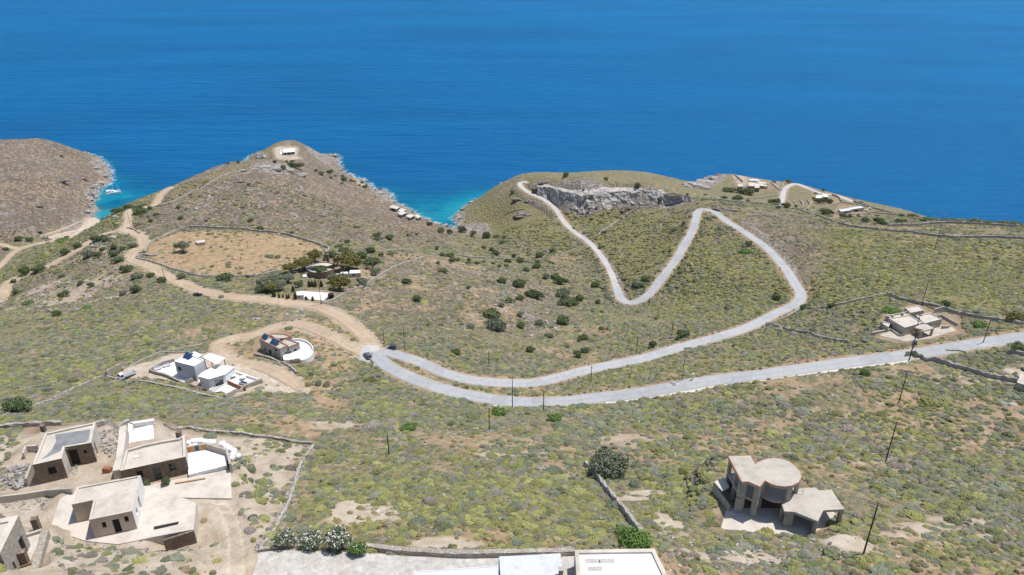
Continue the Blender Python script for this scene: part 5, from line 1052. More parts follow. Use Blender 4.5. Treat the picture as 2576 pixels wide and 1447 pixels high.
def block(root, org, P_, z0, z1, wm, rm, ops={}, parapet=0.3, pw=0.3, sink=2.5, cap=None, capm=None, em={}, top='slab'):
    """one volume of a house: walls with real openings, a parapet and the roof floor inside it. P_ anticlockwise, edge 0 the one nearest the viewer"""
    P_ = [Vector((p[0], p[1])) for p in P_]; n = len(P_); mbs = {}; tp = MB()
    for i in range(n):
        mb = mbs.setdefault(em.get(i, wm.name), MB())
        a, b = P_[i], P_[(i+1) % n]; L = (b-a).length
        oo = [(o[0]*L, o[1]*L, o[2], o[3]) for o in ops.get(i, [])]
        bk = wall_with_openings(mb, a, b, z0, z1, oo)
        mb.quad((a.x, a.y, z0-sink), (b.x, b.y, z0-sink), (b.x, b.y, z0), (a.x, a.y, z0))
        for o, q_ in zip(ops.get(i, []), bk):
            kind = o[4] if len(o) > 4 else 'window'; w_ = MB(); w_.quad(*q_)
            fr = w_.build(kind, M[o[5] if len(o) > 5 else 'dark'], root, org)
    I = offset_poly(P_, pw); zr = z1 - parapet
    for i in range(n):
        j = (i+1) % n
        tp.quad((P_[i].x, P_[i].y, z1), (P_[j].x, P_[j].y, z1), (I[j].x, I[j].y, z1), (I[i].x, I[i].y, z1))
        if parapet > 0.01: tp.quad((I[j].x, I[j].y, zr), (I[i].x, I[i].y, zr), (I[i].x, I[i].y, z1), (I[j].x, I[j].y, z1))
    for mn_, mb in mbs.items(): mb.build('wall', wm if mn_ == wm.name else M[mn_], root, org)
    tp.build('parapet_top', rm if wm not in (M['slate'], M['beige'], M['conc'], M['tan'], M['field']) else M[top], root, org)
    r = MB(); r.quad(*[(p.x, p.y, zr) for p in I]); ro = r.build('roof', rm, root, org)
    if capm is not None:
        c = MB(); O = offset_poly(P_, -0.06); I2 = offset_poly(P_, pw*0.8)
        for i in range(n):
            j = (i+1) % n
            c.quad((O[i].x, O[i].y, z1+.1), (O[j].x, O[j].y, z1+.1), (I2[j].x, I2[j].y, z1+.1), (I2[i].x, I2[i].y, z1+.1)); c.quad((O[i].x, O[i].y, z1-.02), (O[j].x, O[j].y, z1-.02), (O[j].x, O[j].y, z1+.1), (O[i].x, O[i].y, z1+.1)); c.quad((I2[j].x, I2[j].y, z1+.003), (I2[i].x, I2[i].y, z1+.003), (I2[i].x, I2[i].y, z1+.1), (I2[j].x, I2[j].y, z1+.1))
        c.build('coping', capm, root, org)
    return ro
def PP(uvs, z, o=(0, 0), s=1.0): return [pt(o[0]+u*s, o[1]+v*s, z) for u, v in uvs]
def house(name, label, cat, ref, group=None):
    e = empty(name, ref); return tag(e, label, cat, group)
def slab(name, uvs, z, m, label, cat, th=0.4, o=(0, 0), s=1.0, parent=None, org=None):
    mb = MB(); P_ = PP(uvs, z, o, s); mb.prism(P_, z-th, z)
    c = Vector((sum(p.x for p in P_)/len(P_), sum(p.y for p in P_)/len(P_), z))
    if parent is None: ob = mb.build(name, m, None, c); ob.location = c; return tag(ob, label, cat)
    return mb.build(name, m, parent, org)

# --- beige unfinished house at lower left, on its concrete terrace
D0 = (0, 1085.5); q4 = .25; zC = 108.45
slab('concrete_terrace', [(505,985),(860,1100),(1190,1135),(1540,1062),(1950,985),(1975,720),(1860,672),(1500,545),(740,600),(600,680)], zC, M['slab'], 'big concrete terrace around the beige L-shaped house', 'terrace', 3.2, D0, q4)
cb = pt(236, 1353, zC); zr = zt(223.75, 1308, cb); HC = zr - zC
e = house('beige_house', 'beige L-shaped house with three small openings and no stone cladding', 'house', cb)
PC = PP([(895,890),(1330,800),(1415,440),(775,560),(720,735),(940,690)], zr, D0, q4)
block(e, cb, PC, zC+.004, zr, M['beige'], M['roofc'], {0: [(.24, .34, HC*.42, HC*.72), (.48, .65, 0.0, HC*.74, 'door'), (.77, .87, HC*.48, HC*.78)], 1: [(.18, .27, HC*.35, HC*.65), (.45, .56, HC*.05, HC*.72, 'door', 'wood')]}, .22, .3, .6, None, None, {1: 'offw', 4: 'beige'})  # sunlit right wall: lighter render, the sun's brightness put into its colour
# retaining wall facing left of it, and the stone wall under the terrace corner
def low_wall(name, pts, h0, h1, w_, m, label, cat='wall', sink=0.8):
    mb = MB(); 
    for a, b in zip(pts[:-1], pts[1:]): mb.obox(a, b, w_, min(a[2], b[2])+h0-sink, a[2]+h1, None, b[2]+h1)
    c = Vector(pts[0]); o = mb.build(name, m, None, c); o.location = c; return tag(o, label, cat)
low_wall('retaining_wall', [at(-10, 1266), at(60, 1258), at(120, 1248), at(186, 1244)], 0, 1.3, .3, M['conc'], 'long grey concrete retaining wall at the left, above the red track')
low_wall('retaining_wall', PP([(1640,1092),(1952,992)], zC, D0, q4), -3.2, -.02, .36, M['slate'], 'dark slate facing under the near right corner of the concrete terrace', 'wall', 0)
# light well in the terrace: a flat dark plate, shade put into its colour
mb = MB(); P_ = PP([(1548,990),(1790,935),(1802,905),(1548,958)], zC+.02, D0, q4); mb.prism(P_, zC-.1, zC+.02)
o = mb.build('well_shade_plate', M['dark'], None, P_[0]); o.location = P_[0]; tag(o, 'flat dark plate for the shaded opening in the concrete terrace beside the beige house', 'opening')

# --- slate clad house with the grey membrane roof
R0 = (0, 943.4); r4 = .348; zA = 103.75
ab = pt(98, 1217, zA); zr = zt(82, 1169.6, ab); HA = zr - zA
e = house('slate_house', 'slate clad house with a dark grey curved patch on its roof', 'house', ab)
PA = PP([(235,650),(445,603),(467,522),(660,490),(690,340),(325,420)], zr, R0, r4)
ro = block(e, ab, PA, zA, zr, M['slate'], M['roofc'], {0: [(.42, .70, HA*.33, HA*.68)], 2: [(.07, .40, 0.0, HA*.80, 'door'), (.62, .74, HA*.5, HA*.68)], 3: [(.20, .34, 0, HA*.72, 'door', 'wood'), (.08, .14, HA*.4, HA*.65)]}, .35, .38, 1.5, None, None, {1: 'slab', 3: 'slab'})
mb = MB(); mb.prism(PP([(300,612),(445,545),(600,500),(640,470),(655,392),(400,430),(405,480),(372,545)], zr-.33, R0, r4), zr-.345, zr-.325); mb.build('roof_membrane', M['bitumen'], e, ab)
mb = MB(); c0 = pt(110, 1082, zr); mb.box(c0.x-.35, c0.y-.3, zr-.3, c0.x+.35, c0.y+.3, zr+1.0); mb.box(c0.x-.45, c0.y-.4, zr+1.003, c0.x+.45, c0.y+.4, zr+1.1); mb.build('chimney', M['slate'], e, ab)
low_wall('ramp_wall', PP([(205,800),(245,692)], zA, R0, r4), 0, 1.6, .35, M['tan'], 'short wall sloping beside the near left corner of the grey roofed slate house')
mb = MB(); P_ = PP([(165,565),(185,512),(268,508)], zA+1.2, R0, r4)
low_wall('yard_wall', P_, -1.4, 0, .3, M['slab'], 'small angular pale wall left of the grey roofed slate house', 'wall', 0)

# --- long slate house with the flat beige roof and its terraces
zB = 104.35
bb = pt(473, 1189, zB); zr = zt(466, 1148.7, bb); HB_ = zr - zB
e = house('slate_house', 'long slate clad house with a plain beige flat roof and stepped parapet', 'house', bb)
PB = PP([(868,693),(1342,590),(1335,432),(1290,455),(1180,472),(1045,500),(910,540)], zr, R0, r4)
block(e, bb, PB, zB, zr, M['slate'], M['roofc'], {0: [(.22, .31, HB_*.35, HB_*.75), (.47, .58, 0.0, HB_*.72, 'door', 'glass'), (.71, .82, HB_*.34, HB_*.76, 'window', 'glass')]}, .45, .4, 1.5, None, None, {1: 'slab'})
mb = MB(); c0 = pt(451, 1097, zr); mb.box(c0.x-.4, c0.y-.35, zr-.4, c0.x+.4, c0.y+.35, zr+1.0); mb.build('chimney', M['slate'], e, bb)
mb = MB(); P_ = PP([(965,590),(1000,578),(1000,592),(972,603)], zr-.3, R0, r4); mb.prism(P_, zr-.44, zr-.2); o = mb.build('roof_hatch', M['white'], e, bb)
low_wall('stepped_wall', PP([(840,690),(862,600),(880,470),(890,368)], zB+1.6, R0, r4), -1.6, 0, 1.2, M['slab'], 'wide pale wall running back between the two slate houses')
slab('concrete_terrace', [(1480,538),(2320,382),(2332,672),(1870,665),(1460,604)], zB+.1, M['slab'], 'pale concrete terrace in front of the long slate house', 'terrace', 1.6, D0, q4)
slab('white_terrace', [(1362,722),(1640,652),(1640,582),(1500,537),(1358,558)], zB+.75, M['white'], 'gleaming white terrace at the right end of the long slate house', 'terrace', 1.6, R0, r4)
wl = PP([(1358,556),(1500,532),(1648,578),(1672,680)], zB+.75, R0, r4)
e = house('parapet_wall', 'stone parapet with wooden shutters round the white terrace', 'wall', wl[0])
mb = MB()
for a, b in zip(wl[:-1], wl[1:]): mb.obox(a, b, .4, zB-1.0, zB+1.95)
mb.build('wall', M['tan'], e, wl[0])
dd_ = (wl[1]-wl[0]).normalized(); nn_ = Vector((dd_.y, -dd_.x, 0))
for k_, (f0, f1, mm, nm) in enumerate([(.06, .30, 'wood', 'shutter'), (.40, .60, 'glass', 'window'), (.72, .92, 'wood', 'shutter')]):
    mb = MB(); a = wl[0].lerp(wl[1], f0) + nn_*.25; b = wl[0].lerp(wl[1], f1) + nn_*.25; mb.obox(a, b, .08, zB+.8, zB+1.9); mb.build(nm, M[mm], e, wl[0])
slab('pool_terrace', [(935,508),(1112,472),(1106,358),(972,388)], 101.6, M['white'], 'white floor open to the sky behind the long slate house', 'terrace', .8, R0, r4)
wl = PP([(930,512),(945,352),(1112,326)], 102.4, R0, r4)
low_wall('court_wall', wl, -1.6, .15, .8, M['offw'], 'thick pale grey wall round the white floor behind the long slate house', 'wall', 0)
# --- stone house cut by the lower left corner
zD = 111.2; db = pt(55.7, 1371, zD); zr = zt(47, 1295, db)
e = house('stone_house', 'tall stone house cut off by the lower left corner of the frame', 'house', db)
PD = [pt(-70, 1408, zr), pt(0, 1391, zr), pt(47, 1296, zr), pt(-70, 1318, zr)]
HD = zr - zD; block(e, db, PD, zD, zr, M['field'], M['roofc'], {1: [(.66, .84, 0.05, HD*.55, 'door'), (.22, .30, HD*.12, HD*.38)]}, .3, .9, 2.0)
yard = [pt(17, 1429, zD), pt(75, 1413, zD), pt(87, 1443, zD)]
slab('courtyard_floor', [(18,1432),(74,1414),(110,1336),(60,1346)], zD+.03, M['slab'], 'pale courtyard floor inside the ruined walls at the lower left corner', 'floor', .5)
low_wall('courtyard_wall', [pt(112, 1334, zD+1), pt(84, 1440, zD+1)], -1.8, 0, .95, M['field'], 'broad sunlit stone wall right of the corner courtyard', 'wall', 0)
low_wall('courtyard_wall', [pt(14, 1436, zD+.3), pt(84, 1412, zD+.3)], -2.6, 0, .5, M['slate'], 'dark slate wall in front of the corner courtyard', 'wall', 0)
low_wall('courtyard_wall', [pt(58, 1346, zD+.5), pt(104, 1332, zD+.5)], -1.6, 0, .5, M['conc'], 'low concrete wall at the back of the corner courtyard', 'wall', 0)
for (u, v, hh, lab) in [(66, 1418, 2.2, 'slate pillar at the front of the corner courtyard'), (97, 1334, 2.2, 'slate pillar at the back of the corner courtyard')]:
    p = pt(u, v, zD); mb = MB(); mb.box(-.4, -.4, -1, .4, .4, hh); mb.box(-.45, -.45, hh+.003, .45, .45, hh+.1); o = mb.build('pillar', M['slate']); o.location = p; o.rotation_euler = (0, 0, .3); tag(o, lab, 'pillar')

# --- white roofed house, pergola and paved terrace at the bottom
zE = 111.0; F0 = (629, 1257.9); f4 = .415
tag(slab('paved_terrace', [(655,1390),(702,1384),(920,1391),(1015,1399),(1168,1406),(1256,1404),(1446,1399),(1446,1470),(628,1470)], zE+.06, M['paving'], 'paved', 'terrace', .4), 'pale crazy paved terrace along the bottom edge', 'terrace')
zr = zE + 3.1; PE = [pt(1452, 1475, zr), pt(1692, 1475, zr), pt(1646, 1380, zr), pt(1446, 1383, zr)]
e = house('white_house', 'white roofed house with stone parapet at the bottom edge', 'house', pt(1560, 1430, zE))
eo = pt(1560, 1430, zE); block(e, eo, PE, zE, zr, M['tan'], M['white'], {}, .3, .55, 1.0)
for (u, v, du, dv) in [(1490,1411,20,11),(1526,1411,20,11),(1497,1431,19,11)]:
    mb = MB(); mb.prism(PP([(u-du, v+dv*.6), (u+du, v+dv*.4), (u+du*.9, v-dv*.6), (u-du*.9, v-dv*.5)], zr-.28), zr-.31, zr-.27); mb.build('roof_light', M['paving'], e, eo)
mb = MB(); zq = zE + 2.5; PF = [pt(1260, 1462, zq), pt(1419, 1452, zq), pt(1409, 1392, zq), pt(1256, 1400, zq)]
fo = Vector((PF[3].x, PF[3].y, zE)); e = house('pergola', 'pergola with whitewashed cane roof at the bottom edge', 'pergola', fo)
mb.prism(PF, zq-.1, zq); mb.build('roof', M['cane'], e, fo)
for k_ in (2, 3):
    mb = MB(); p = PF[k_]; mb.box(p.x-.1, p.y-.35, zE, p.x+.1, p.y-.15, zq-.103); mb.build('post', M['white'], e, fo)
mb = MB(); zg = zE + 2.3; PG = [pt(1020, 1480, zg), pt(1256, 1480, zg), pt(1252.5, 1423, zg), pt(1047, 1437, zg)]
go = Vector((PG[3].x, PG[3].y, zE)); e = house('flat_roof', 'low white flat roof cut by the bottom edge, left of the cane pergola', 'building', go)
block(e, go, PG, zE, zg, M['greyw'], M['greyw'], {}, .05, .15, .5)
mb = MB(); p = pt(1411, 1440, zE+3); mb.box(-.28, -.28, -3, .28, .28, .6); mb.box(-.36, -.36, .603, .36, .36, .68); o = mb.build('chimney_stack', M['conc']); o.location = p; tag(o, 'small grey chimney between the cane pergola and the white roofed house', 'chimney')
stone_wall([(921,1380),(965,1386),(1015,1392),(1090,1396),(1168,1400),(1256,1398),(1409,1395),(1446,1394)], 'long pale stone wall along the far edge of the paved terrace', .9, .8, M['field'], None, .08)
low_wall('terrace_step', [at(655, 1386), at(700, 1380)], 0, .5, .5, M['field'], 'low stone kerb behind the oleanders')

# --- unfinished concrete house with the round roof
Q0 = (1446.5, 1069); qs = .2744; z0 = 103.55
tb = pt(1896.5, 1305, z0); zr = zt(1911.6, 1225.4, tb); z1 = z0 + (zr-z0)*.5
e = house('concrete_shell_house', 'unfinished two storey concrete house with a round roof slab', 'house', tb)
RO = [(1530,525),(1590,522),(1697,570),(1742,512),(1790,540),(1850,560),(1920,567),(1990,560),(2050,530),(2080,480),(2072,430),(2030,380),(1970,335),(1900,308),(1820,300),(1750,310),(1690,332),(1655,355),(1610,277),(1400,283)]
PR = PP(RO, zr, Q0, qs)
mb = MB(); mb.prism(PR, zr-.5, zr); mb.build('roof', M['conc'], e, tb)
mb = MB(); O = offset_poly([Vector((p.x, p.y)) for p in PR], -.05); I = offset_poly([Vector((p.x, p.y)) for p in PR], .07)
for i in range(len(O)):
    j = (i+1) % len(O); mb.quad((O[i].x, O[i].y, zr+.05), (O[j].x, O[j].y, zr+.05), (I[j].x, I[j].y, zr+.05), (I[i].x, I[i].y, zr+.05)); mb.quad((O[i].x, O[i].y, zr-.03), (O[j].x, O[j].y, zr-.03), (O[j].x, O[j].y, zr+.05), (O[i].x, O[i].y, zr+.05))
mb.build('roof_edge', M['redtile'], e, tb)
mb = MB(); mb.prism([p for p in offset_poly([Vector((p.x, p.y)) for p in PR], .25)], z1-.35, z1); mb.build('floor_slab', M['conc'], e, tb)
mb = MB(); GS = PP([(1335,960),(1480,962),(1660,995),(1860,1010),(2125,1035),(2290,928),(2480,880),(2330,770),(1390,760)], z0, Q0, qs); mb.prism(GS, z0-1.0, z0); mb.build('ground_slab', M['slab'], e, tb)
def col(p, w_, d_, za, zb, rz=0.0, m_='form'):
    mb = MB(); mb.box(-w_/2, -d_/2, za-z0, w_/2, d_/2, zb-z0); o = mb.build('column', M[m_], e); o.location = (p[0]-tb.x, p[1]-tb.y, z0-tb.z); o.rotation_euler = (0, 0, rz); return o
Iq = offset_poly([Vector((p.x, p.y)) for p in PR], .45)
for k_, w_, d_, rz in [(0, 1.3, .5, .1), (2, .9, .45, -.9), (3, .8, .6, .7), (7, .95, .45, .35), (9, .5, .5, 0), (11, .5, .5, 0), (13, .5, .5, 0), (15, .5, .5, 0), (17, .5, .5, 0), (18, .5, .5, 0), (19, .55, .55, 0)]:
    col(Iq[k_], w_, d_, z0+.003, z1-.353, rz); col(Iq[k_], w_, d_, z1+.003, zr-.503, rz)
mid_ = (Iq[0]+Iq[19])/2; col(mid_, .5, .5, z0+.003, z1-.353); col(mid_, .5, .5, z1+.003, zr-.503)
# brick infill: left flank low block and the back of the ground floor
for a, b, wn in [(Iq[19], Iq[18], 'brick'), (Iq[18], Iq[17], 'brick'), (Iq[17], Iq[15], 'brick'), (Iq[15], Iq[13], 'brick'), (Iq[13], Iq[11], 'brick')]:
    mb = MB(); mb.obox(a, b, .22, z0, z1-.36); mb.build('infill_wall', M[wn], e, tb)
lb = PP([(1345,640),(1395,800),(1405,800),(1440,560),(1420,500),(1315,500)], z0+2.1, Q0, qs)
LBk = [Vector((PR[19].x-2.2, PR[19].y-1.5)), Vector((PR[0].x-1.0, PR[0].y+.6)), Vector((PR[0].x-.2, PR[0].y+1.2)), Vector((PR[19].x-.1, PR[19].y-.3))]
mb = MB(); mb.obox(LBk[0], LBk[1], .22, z0-.8, z0+2.0, None, z0+1.2); mb.build('infill_wall', M['form'], e, tb)
mb = MB(); mb.prism([LBk[0], (LBk[0]+LBk[1])/2, (LBk[2]+LBk[3])/2, LBk[3]], z0+2.05, z0+2.3); mb.build('floor_slab', M['slab'], e, tb)
# single storey wing on the right
za = z1 + .05
WR = [(1895,722),(1920,792),(2015,797),(2225,884),(2275,783),(2470,772),(2350,592),(2235,600),(2210,573),(2060,580),(1985,640)]
PW = PP(WR, za, Q0, qs); mb = MB(); mb.prism(PW, za-.45, za); mb.build('wing_roof', M['conc'], e, tb)
W2 = offset_poly([Vector((p.x, p.y)) for p in PW], .3)
mb = MB(); mb.obox(W2[1], W2[2], .3, z0, za-.453); mb.build('infill_wall', M['form'], e, tb)
for k_ in (0, 3, 4, 5, 6, 8): col(W2[k_], .5, .5, z0+.003 if k_ not in (5, 6) else z0-1, za-.453)
for a, b in [(6, 7), (7, 8), (8, 9), (0, 10)]:
    mb = MB(); mb.obox(W2[a], W2[b], .22, z0-.5, za-.455); mb.build('infill_wall', M['brick'], e, tb)
mb = MB(); mb.obox(W2[3], W2[4], .25, z0-.6, za-.456); mb.build('infill_wall', M['conc'], e, tb)
mb = MB(); p = pt(*[Q0[0]+2062*qs, Q0[1]+630*qs], za)
for dx in (-.5, .5): mb.tube((p.x+dx, p.y, za), (p.x+dx, p.y, za+1.0), .03); 
for hz_ in (.45, .95): mb.tube((p.x-.5, p.y, za+hz_), (p.x+.5, p.y, za+hz_), .03)
o = mb.build('metal_frame', M['grate'], None, p); o.location = p; tag(o, 'small metal frame standing on the wing roof of the concrete shell house', 'frame')

# --- beige single storey house by the right edge
S0 = (1886.8, 723.3); s4 = .2676; zb_ = 77.05
hb = pt(S0[0]+1440*s4, S0[1]+458*s4, zb_); zr = zt(S0[0]+1455*s4, S0[1]+378*s4, hb); HH = zr - zb_
e = house('beige_bungalow', 'beige concrete bungalow with porch beside the upper road', 'house', hb)
block(e, hb, PP([(1455,378),(1625,330),(1497,255),(1305,290)], zr, S0, s4), zb_, zr, M['conc'], M['roofc'], {3: [(.22, .30, HH*.2, HH*.6)]}, .3, .3, 2)
zr2 = zr - .1; block(e, hb, PP([(1640,338),(1808,294),(1695,236),(1560,262)], zr2, S0, s4), zb_, zr2, M['conc'], M['roofc'], {0: [(.3, .42, .9, 2.1)]}, .3, .3, 2)
zp = zb_ + HH*.86; PPo = PP([(1615,412),(1732,383),(1642,336),(1540,368)], zp, S0, s4); mb = MB(); mb.prism(PPo, zp-.4, zp); mb.build('porch_roof', M['conc'], e, hb)
for p in offset_poly([Vector((p.x, p.y)) for p in PPo], .3)[:2]: mb = MB(); mb.box(p.x-.3, p.y-.25, zb_-1, p.x+.3, p.y+.25, zp-.403); mb.build('porch_post', M['conc'], e, hb)
zl = zb_ + HH*.62; block(e, hb, PP([(1245,340),(1300,372),(1320,330),(1235,318)], zl, S0, s4), zb_, zl, M['tan'], M['roofc'], {}, .25, .3, 2.5)
zl = zb_ + HH*.55; block(e, hb, PP([(1330,290),(1500,250),(1492,222),(1278,262)], zl, S0, s4), zb_, zl, M['conc'], M['roofc'], {}, .6, .25, 2.5)
zl = zb_ + HH*.7; zz_ = pt(S0[0]+1540*s4, S0[1]+215*s4, zb_)
e2 = house('annexe', 'small flat roofed beige annexe behind the bungalow', 'annexe', zz_); block(e2, zz_, PP([(1510,238),(1638,214),(1590,165),(1455,188)], zl, S0, s4), zb_-1, zl, M['conc'], M['roofc'], {}, .25, .25, 2.5)
slab('bungalow_terrace', [(1210,450),(1450,505),(1700,480),(1960,420),(1900,370),(1700,330),(1330,400)], zb_+.05, M['conc'], 'pale concrete terrace in front of the beige bungalow', 'terrace', .8, S0, s4)
low_wall('terrace_wall', PP([(1140,440),(1320,405),(1400,460),(1445,455)], zb_, S0, s4), 0, .7, .4, M['tan'], 'low beige wall before the bungalow, left part')
low_wall('terrace_wall', PP([(1725,240),(1815,212)], zb_, S0, s4), 0, 1.6, .3, M['conc'], 'pale wall at the back right of the bungalow')
low_wall('terrace_wall', PP([(1790,275),(1945,362)], zb_, S0, s4), 0, 1.0, .35, M['conc'], 'long low wall right of the bungalow')
low_wall('terrace_wall', PP([(1800,385),(1865,380)], zb_, S0, s4), 0, 1.0, .6, M['conc'], 'short thick wall on the right of the bungalow terrace')
for (u, v) in [(1775,278),(1428,262),(1337,282),(1235,340)]:
    p = pt(S0[0]+u*s4, S0[1]+v*s4, zb_+1.5 if u == 1235 else zr-.3); mb = MB(); mb.box(p.x-.3, p.y-.3, p.z-1.5, p.x+.3, p.y+.3, p.z+.9); mb.build('chimney', M['conc'], e, hb)
low_wall('roadside_wall', [at(2277, 896), at(2300, 893)], 0, 1.6, .5, M['tan'], 'short stone wall end by the road beside the transformer pole')
# plot corner at the far right edge
p0 = pt(2556, 955, at(2560, 965).z+2.2); o = house('stone_shed', 'grey stone shed corner cut by the right edge', 'shed', at(2560, 965))
block(o, at(2560, 965), [pt(2558, 962, p0.z), pt(2600, 975, p0.z), pt(2610, 935, p0.z), pt(2570, 938, p0.z)], p0.z-2.4, p0.z, M['tan'], M['conc'], {}, .2, .3, 1.5)

# --- pale grey and white house on the left plot
T0_ = (188.7, 786.0); t4 = .25; zw = 76.7
T = lambda uvs, z: PP(uvs, z, T0_, t4)
wb = T([(1225,690)], zw)[0]; zr = zt(T0_[0]+1200*t4, T0_[1]+540*t4, wb); HW = zr - zw
e = house('modern_white_house', 'two storey pale grey cube house with white roofs and pergolas', 'house', wb)
block(e, wb, T([(1200,542),(1300,478),(1130,410),(1000,492)], zr), zw, zr, M['greyw'], M['white'], {3: [(.10, .28, HW*.42, HW*.70, 'window', 'glass')]}, .3, .25, 1.5)
zl = zw + HW*.60; block(e, wb, T([(1245,640),(1290,600),(1430,528),(1600,548),(1510,620),(1350,668)], zl), zw, zl, M['white'], M['white'], {0: [(.15, .8, .1, 2.3, 'door', 'glass')], 4: [(.2, .7, .1, 2.3, 'door', 'glass')]}, .08, .2, 1.0)
zk = zw + HW*.8; block(e, wb, T([(1200,462),(1282,432),(1210,392),(1140,408)], zk), zw, zk, M['white'], M['white'], {}, .1, .2, 1.0)
zk = zw + HW*.92; PK = T([(1420,520),(1512,458),(1358,408),(1285,452)], zk); mb = MB(); mb.prism(PK, zk-.22, zk); mb.build('canopy', M['white'], e, wb)
for p in offset_poly([Vector((p.x, p.y)) for p in PK], .25): mb = MB(); mb.box(p.x-.13, p.y-.13, zw, p.x+.13, p.y+.13, zk-.223); mb.build('canopy_post', M['tan'], e, wb)
zk = zw + 2.7; PK = T([(1262,750),(1345,762),(1500,650),(1440,606)], zk)
for k_ in range(14):
    f = k_/13; mb = MB(); a = PK[0].lerp(PK[3], f); b = PK[1].lerp(PK[2], f); mb.obox(a, b, .14, zk-.12, zk); mb.build('pergola_slat', M['grate'], e, wb)
for a, b in ((0, 3), (1, 2)): mb = MB(); mb.obox(PK[a], PK[b], .12, zk-.26, zk-.123); mb.build('pergola_beam', M['grate'], e, wb)
for p in PK[:3]: mb = MB(); mb.box(p.x-.08, p.y-.08, zw, p.x+.08, p.y+.08, zk-.263); mb.build('pergola_post', M['white'], e, wb)
def solar(u, v, z, o_, s_, label, w_=2.2, d_=2.0, rz=0.4, tilt=.6, m_='solar'):
    p = pt(o_[0]+u*s_, o_[1]+v*s_, z); r = empty('solar_water_heater', p, rz); tag(r, label, 'solar heater', 'rooftop solar heaters')
    for k_ in (-1, 1):
        mb = MB(); mb.box(k_*w_*.26-w_*.23, -d_*.5, -.04, k_*w_*.26+w_*.23, d_*.5, .04); o = mb.build('solar_panel', M[m_], r); o.rotation_euler = (tilt, 0, 0); o.location = (0, 0, .55)
    mb = MB(); mb.tube((-w_*.45, d_*.45, 1.2), (w_*.45, d_*.45, 1.2), .25, None, 12); mb.build('tank', M['steel'], r)
    mb = MB()
    for x in (-w_*.4, w_*.4): mb.tube((x, d_*.4, 0), (x, d_*.4, 1.1), .03); mb.tube((x, -d_*.4, 0), (x, -d_*.4, .2), .03)
    mb.build('stand', M['steel'], r)
solar(1135, 455, zr-.28, T0_, t4, 'blue solar panel on the roof of the pale grey cube house', 2.8, 2.4, -.5)
slab('house_terrace', [(1120,735),(1230,690),(1345,760),(1350,800),(1510,862),(1885,700),(1830,660),(1570,590),(1480,640),(1230,640)], zw+.08, M['offw'], 'white terrace with garden furniture before the pale grey cube house', 'terrace', .6, T0_, t4)
slab('yard_floor', [(770,590),(930,640),(1110,720),(1180,650),(1010,500),(985,500)], zw+.06, M['offw'], 'pale walled yard left of the pale grey cube house', 'yard', .5, T0_, t4)
for pts, h, w_, mm, lab in [
    ([(755,600),(930,650),(1115,738)], .9, .5, 'field', 'stone wall before the yard left of the cube house'),([(1115,738),(1330,795),(1545,855)], .9, .5, 'slate', 'dark stone wall below the terrace of the cube house'),([(1510,872),(1700,775),(1888,702)], 1.3, .6, 'field', 'stone wall at the right end of the cube house terrace'),
    ([(755,598),(870,530),(1000,492)], 1.0, .5, 'field', 'stone wall along the far side of the left yard'),([(1570,598),(1700,645),(1835,690)], .9, .4, 'white', 'white wall at the back of the cube house terrace'),([(1540,720),(1640,765),(1720,790)], 1.3, .25, 'brick', 'reddish low wall dividing the cube house terrace'),
    ([(640,700),(900,745),(1120,790),(1300,840),(1500,882)], .7, .6, 'field', 'outer low stone wall of the cube house plot'),([(320,650),(420,680),(540,712)], .6, .5, 'field', 'low stone edge before the white truck'),([(325,648),(400,600),(478,552)], 1.8, .5, 'field', 'stone wall behind the white truck'),
    ([(480,585),(620,520),(770,455),(870,405)], .8, .5, 'field', 'stone wall along the left side of the cube house driveway'),([(870,405),(1000,412),(1110,408)], .5, .4, 'field', 'low wall behind the cube house driveway'),([(870,405),(1010,380),(1150,350),(1290,325)], .5, .5, 'field', 'thin wall from the driveway towards the house track'),
    ([(640,655),(760,690),(825,672),(960,700),(1110,745)], .5, .4, 'field', 'crooked inner wall before the cube house'),([(1120,740),(1215,690)], 1.6, .4, 'field', 'short stone wall at the foot of the cube house'),([(1520,625),(1600,550)], 1.4, .4, 'field', 'stone wall at the right side of the cube house roof terrace')]:
    L = [at(T0_[0]+u*t4, T0_[1]+v*t4) for u, v in pts]; L3 = resample(L, max(4, int(sum((b-a).length for a, b in zip(L[:-1], L[1:]))/.9))); L3[:, 2] = hgt(L3[:, 0], L3[:, 1])
    o3 = L3[0].copy(); tag(addobj('garden_wall', wall_mesh('garden_wall', L3-o3, h, w_, M[mm], .05), loc=o3), lab, 'wall', 'walls round the cube house plot')
L = [at(u, v) for u, v in [(640,893),(668,899),(700,911),(730,925),(748,940)]]; L3 = resample(L, 16); L3[:, 2] = hgt(L3[:, 0], L3[:, 1]); o3 = L3[0].copy()
tag(addobj('dry_stone_wall', wall_mesh('dry_stone_wall', L3-o3, .8, .6, m_drystone), loc=o3), 'curved dry stone wall below the grey block house', 'wall', G)
# --- grey block house
zg_ = 66.9; gb = T([(2070,482)], zg_)[0]; zr = zt(T0_[0]+2060*t4, T0_[1]+372*t4, gb); HG = zr - zg_
e = house('grey_block_house', 'unplastered grey block house with red tile edging', 'house', gb); rt_ = M['redtile']
block(e, gb, T([(2060,372),(2140,332),(1925,228),(1855,268)], zr), zg_, zr, M['block'], M['conc'], {3: [(.17, .27, HG*.12, HG*.35), (.40, .53, 0, HG*.45, 'door'), (.70, .78, HG*.2, HG*.42), (.74, .84, HG*.62, HG*.86)], 0: [(.55, .8, 0, HG*.5, 'door')]}, .25, .25, 2.5, None, rt_)
z2 = zr - .4; block(e, gb, T([(2152,350),(2257,308),(2118,262),(2068,297)], z2), zg_, z2, M['block'], M['conc'], {0: [(.42, .68, HG*.22, HG*.52), (.02, .16, 0, HG*.5, 'door')]}, .25, .25, 2.5, None, rt_)
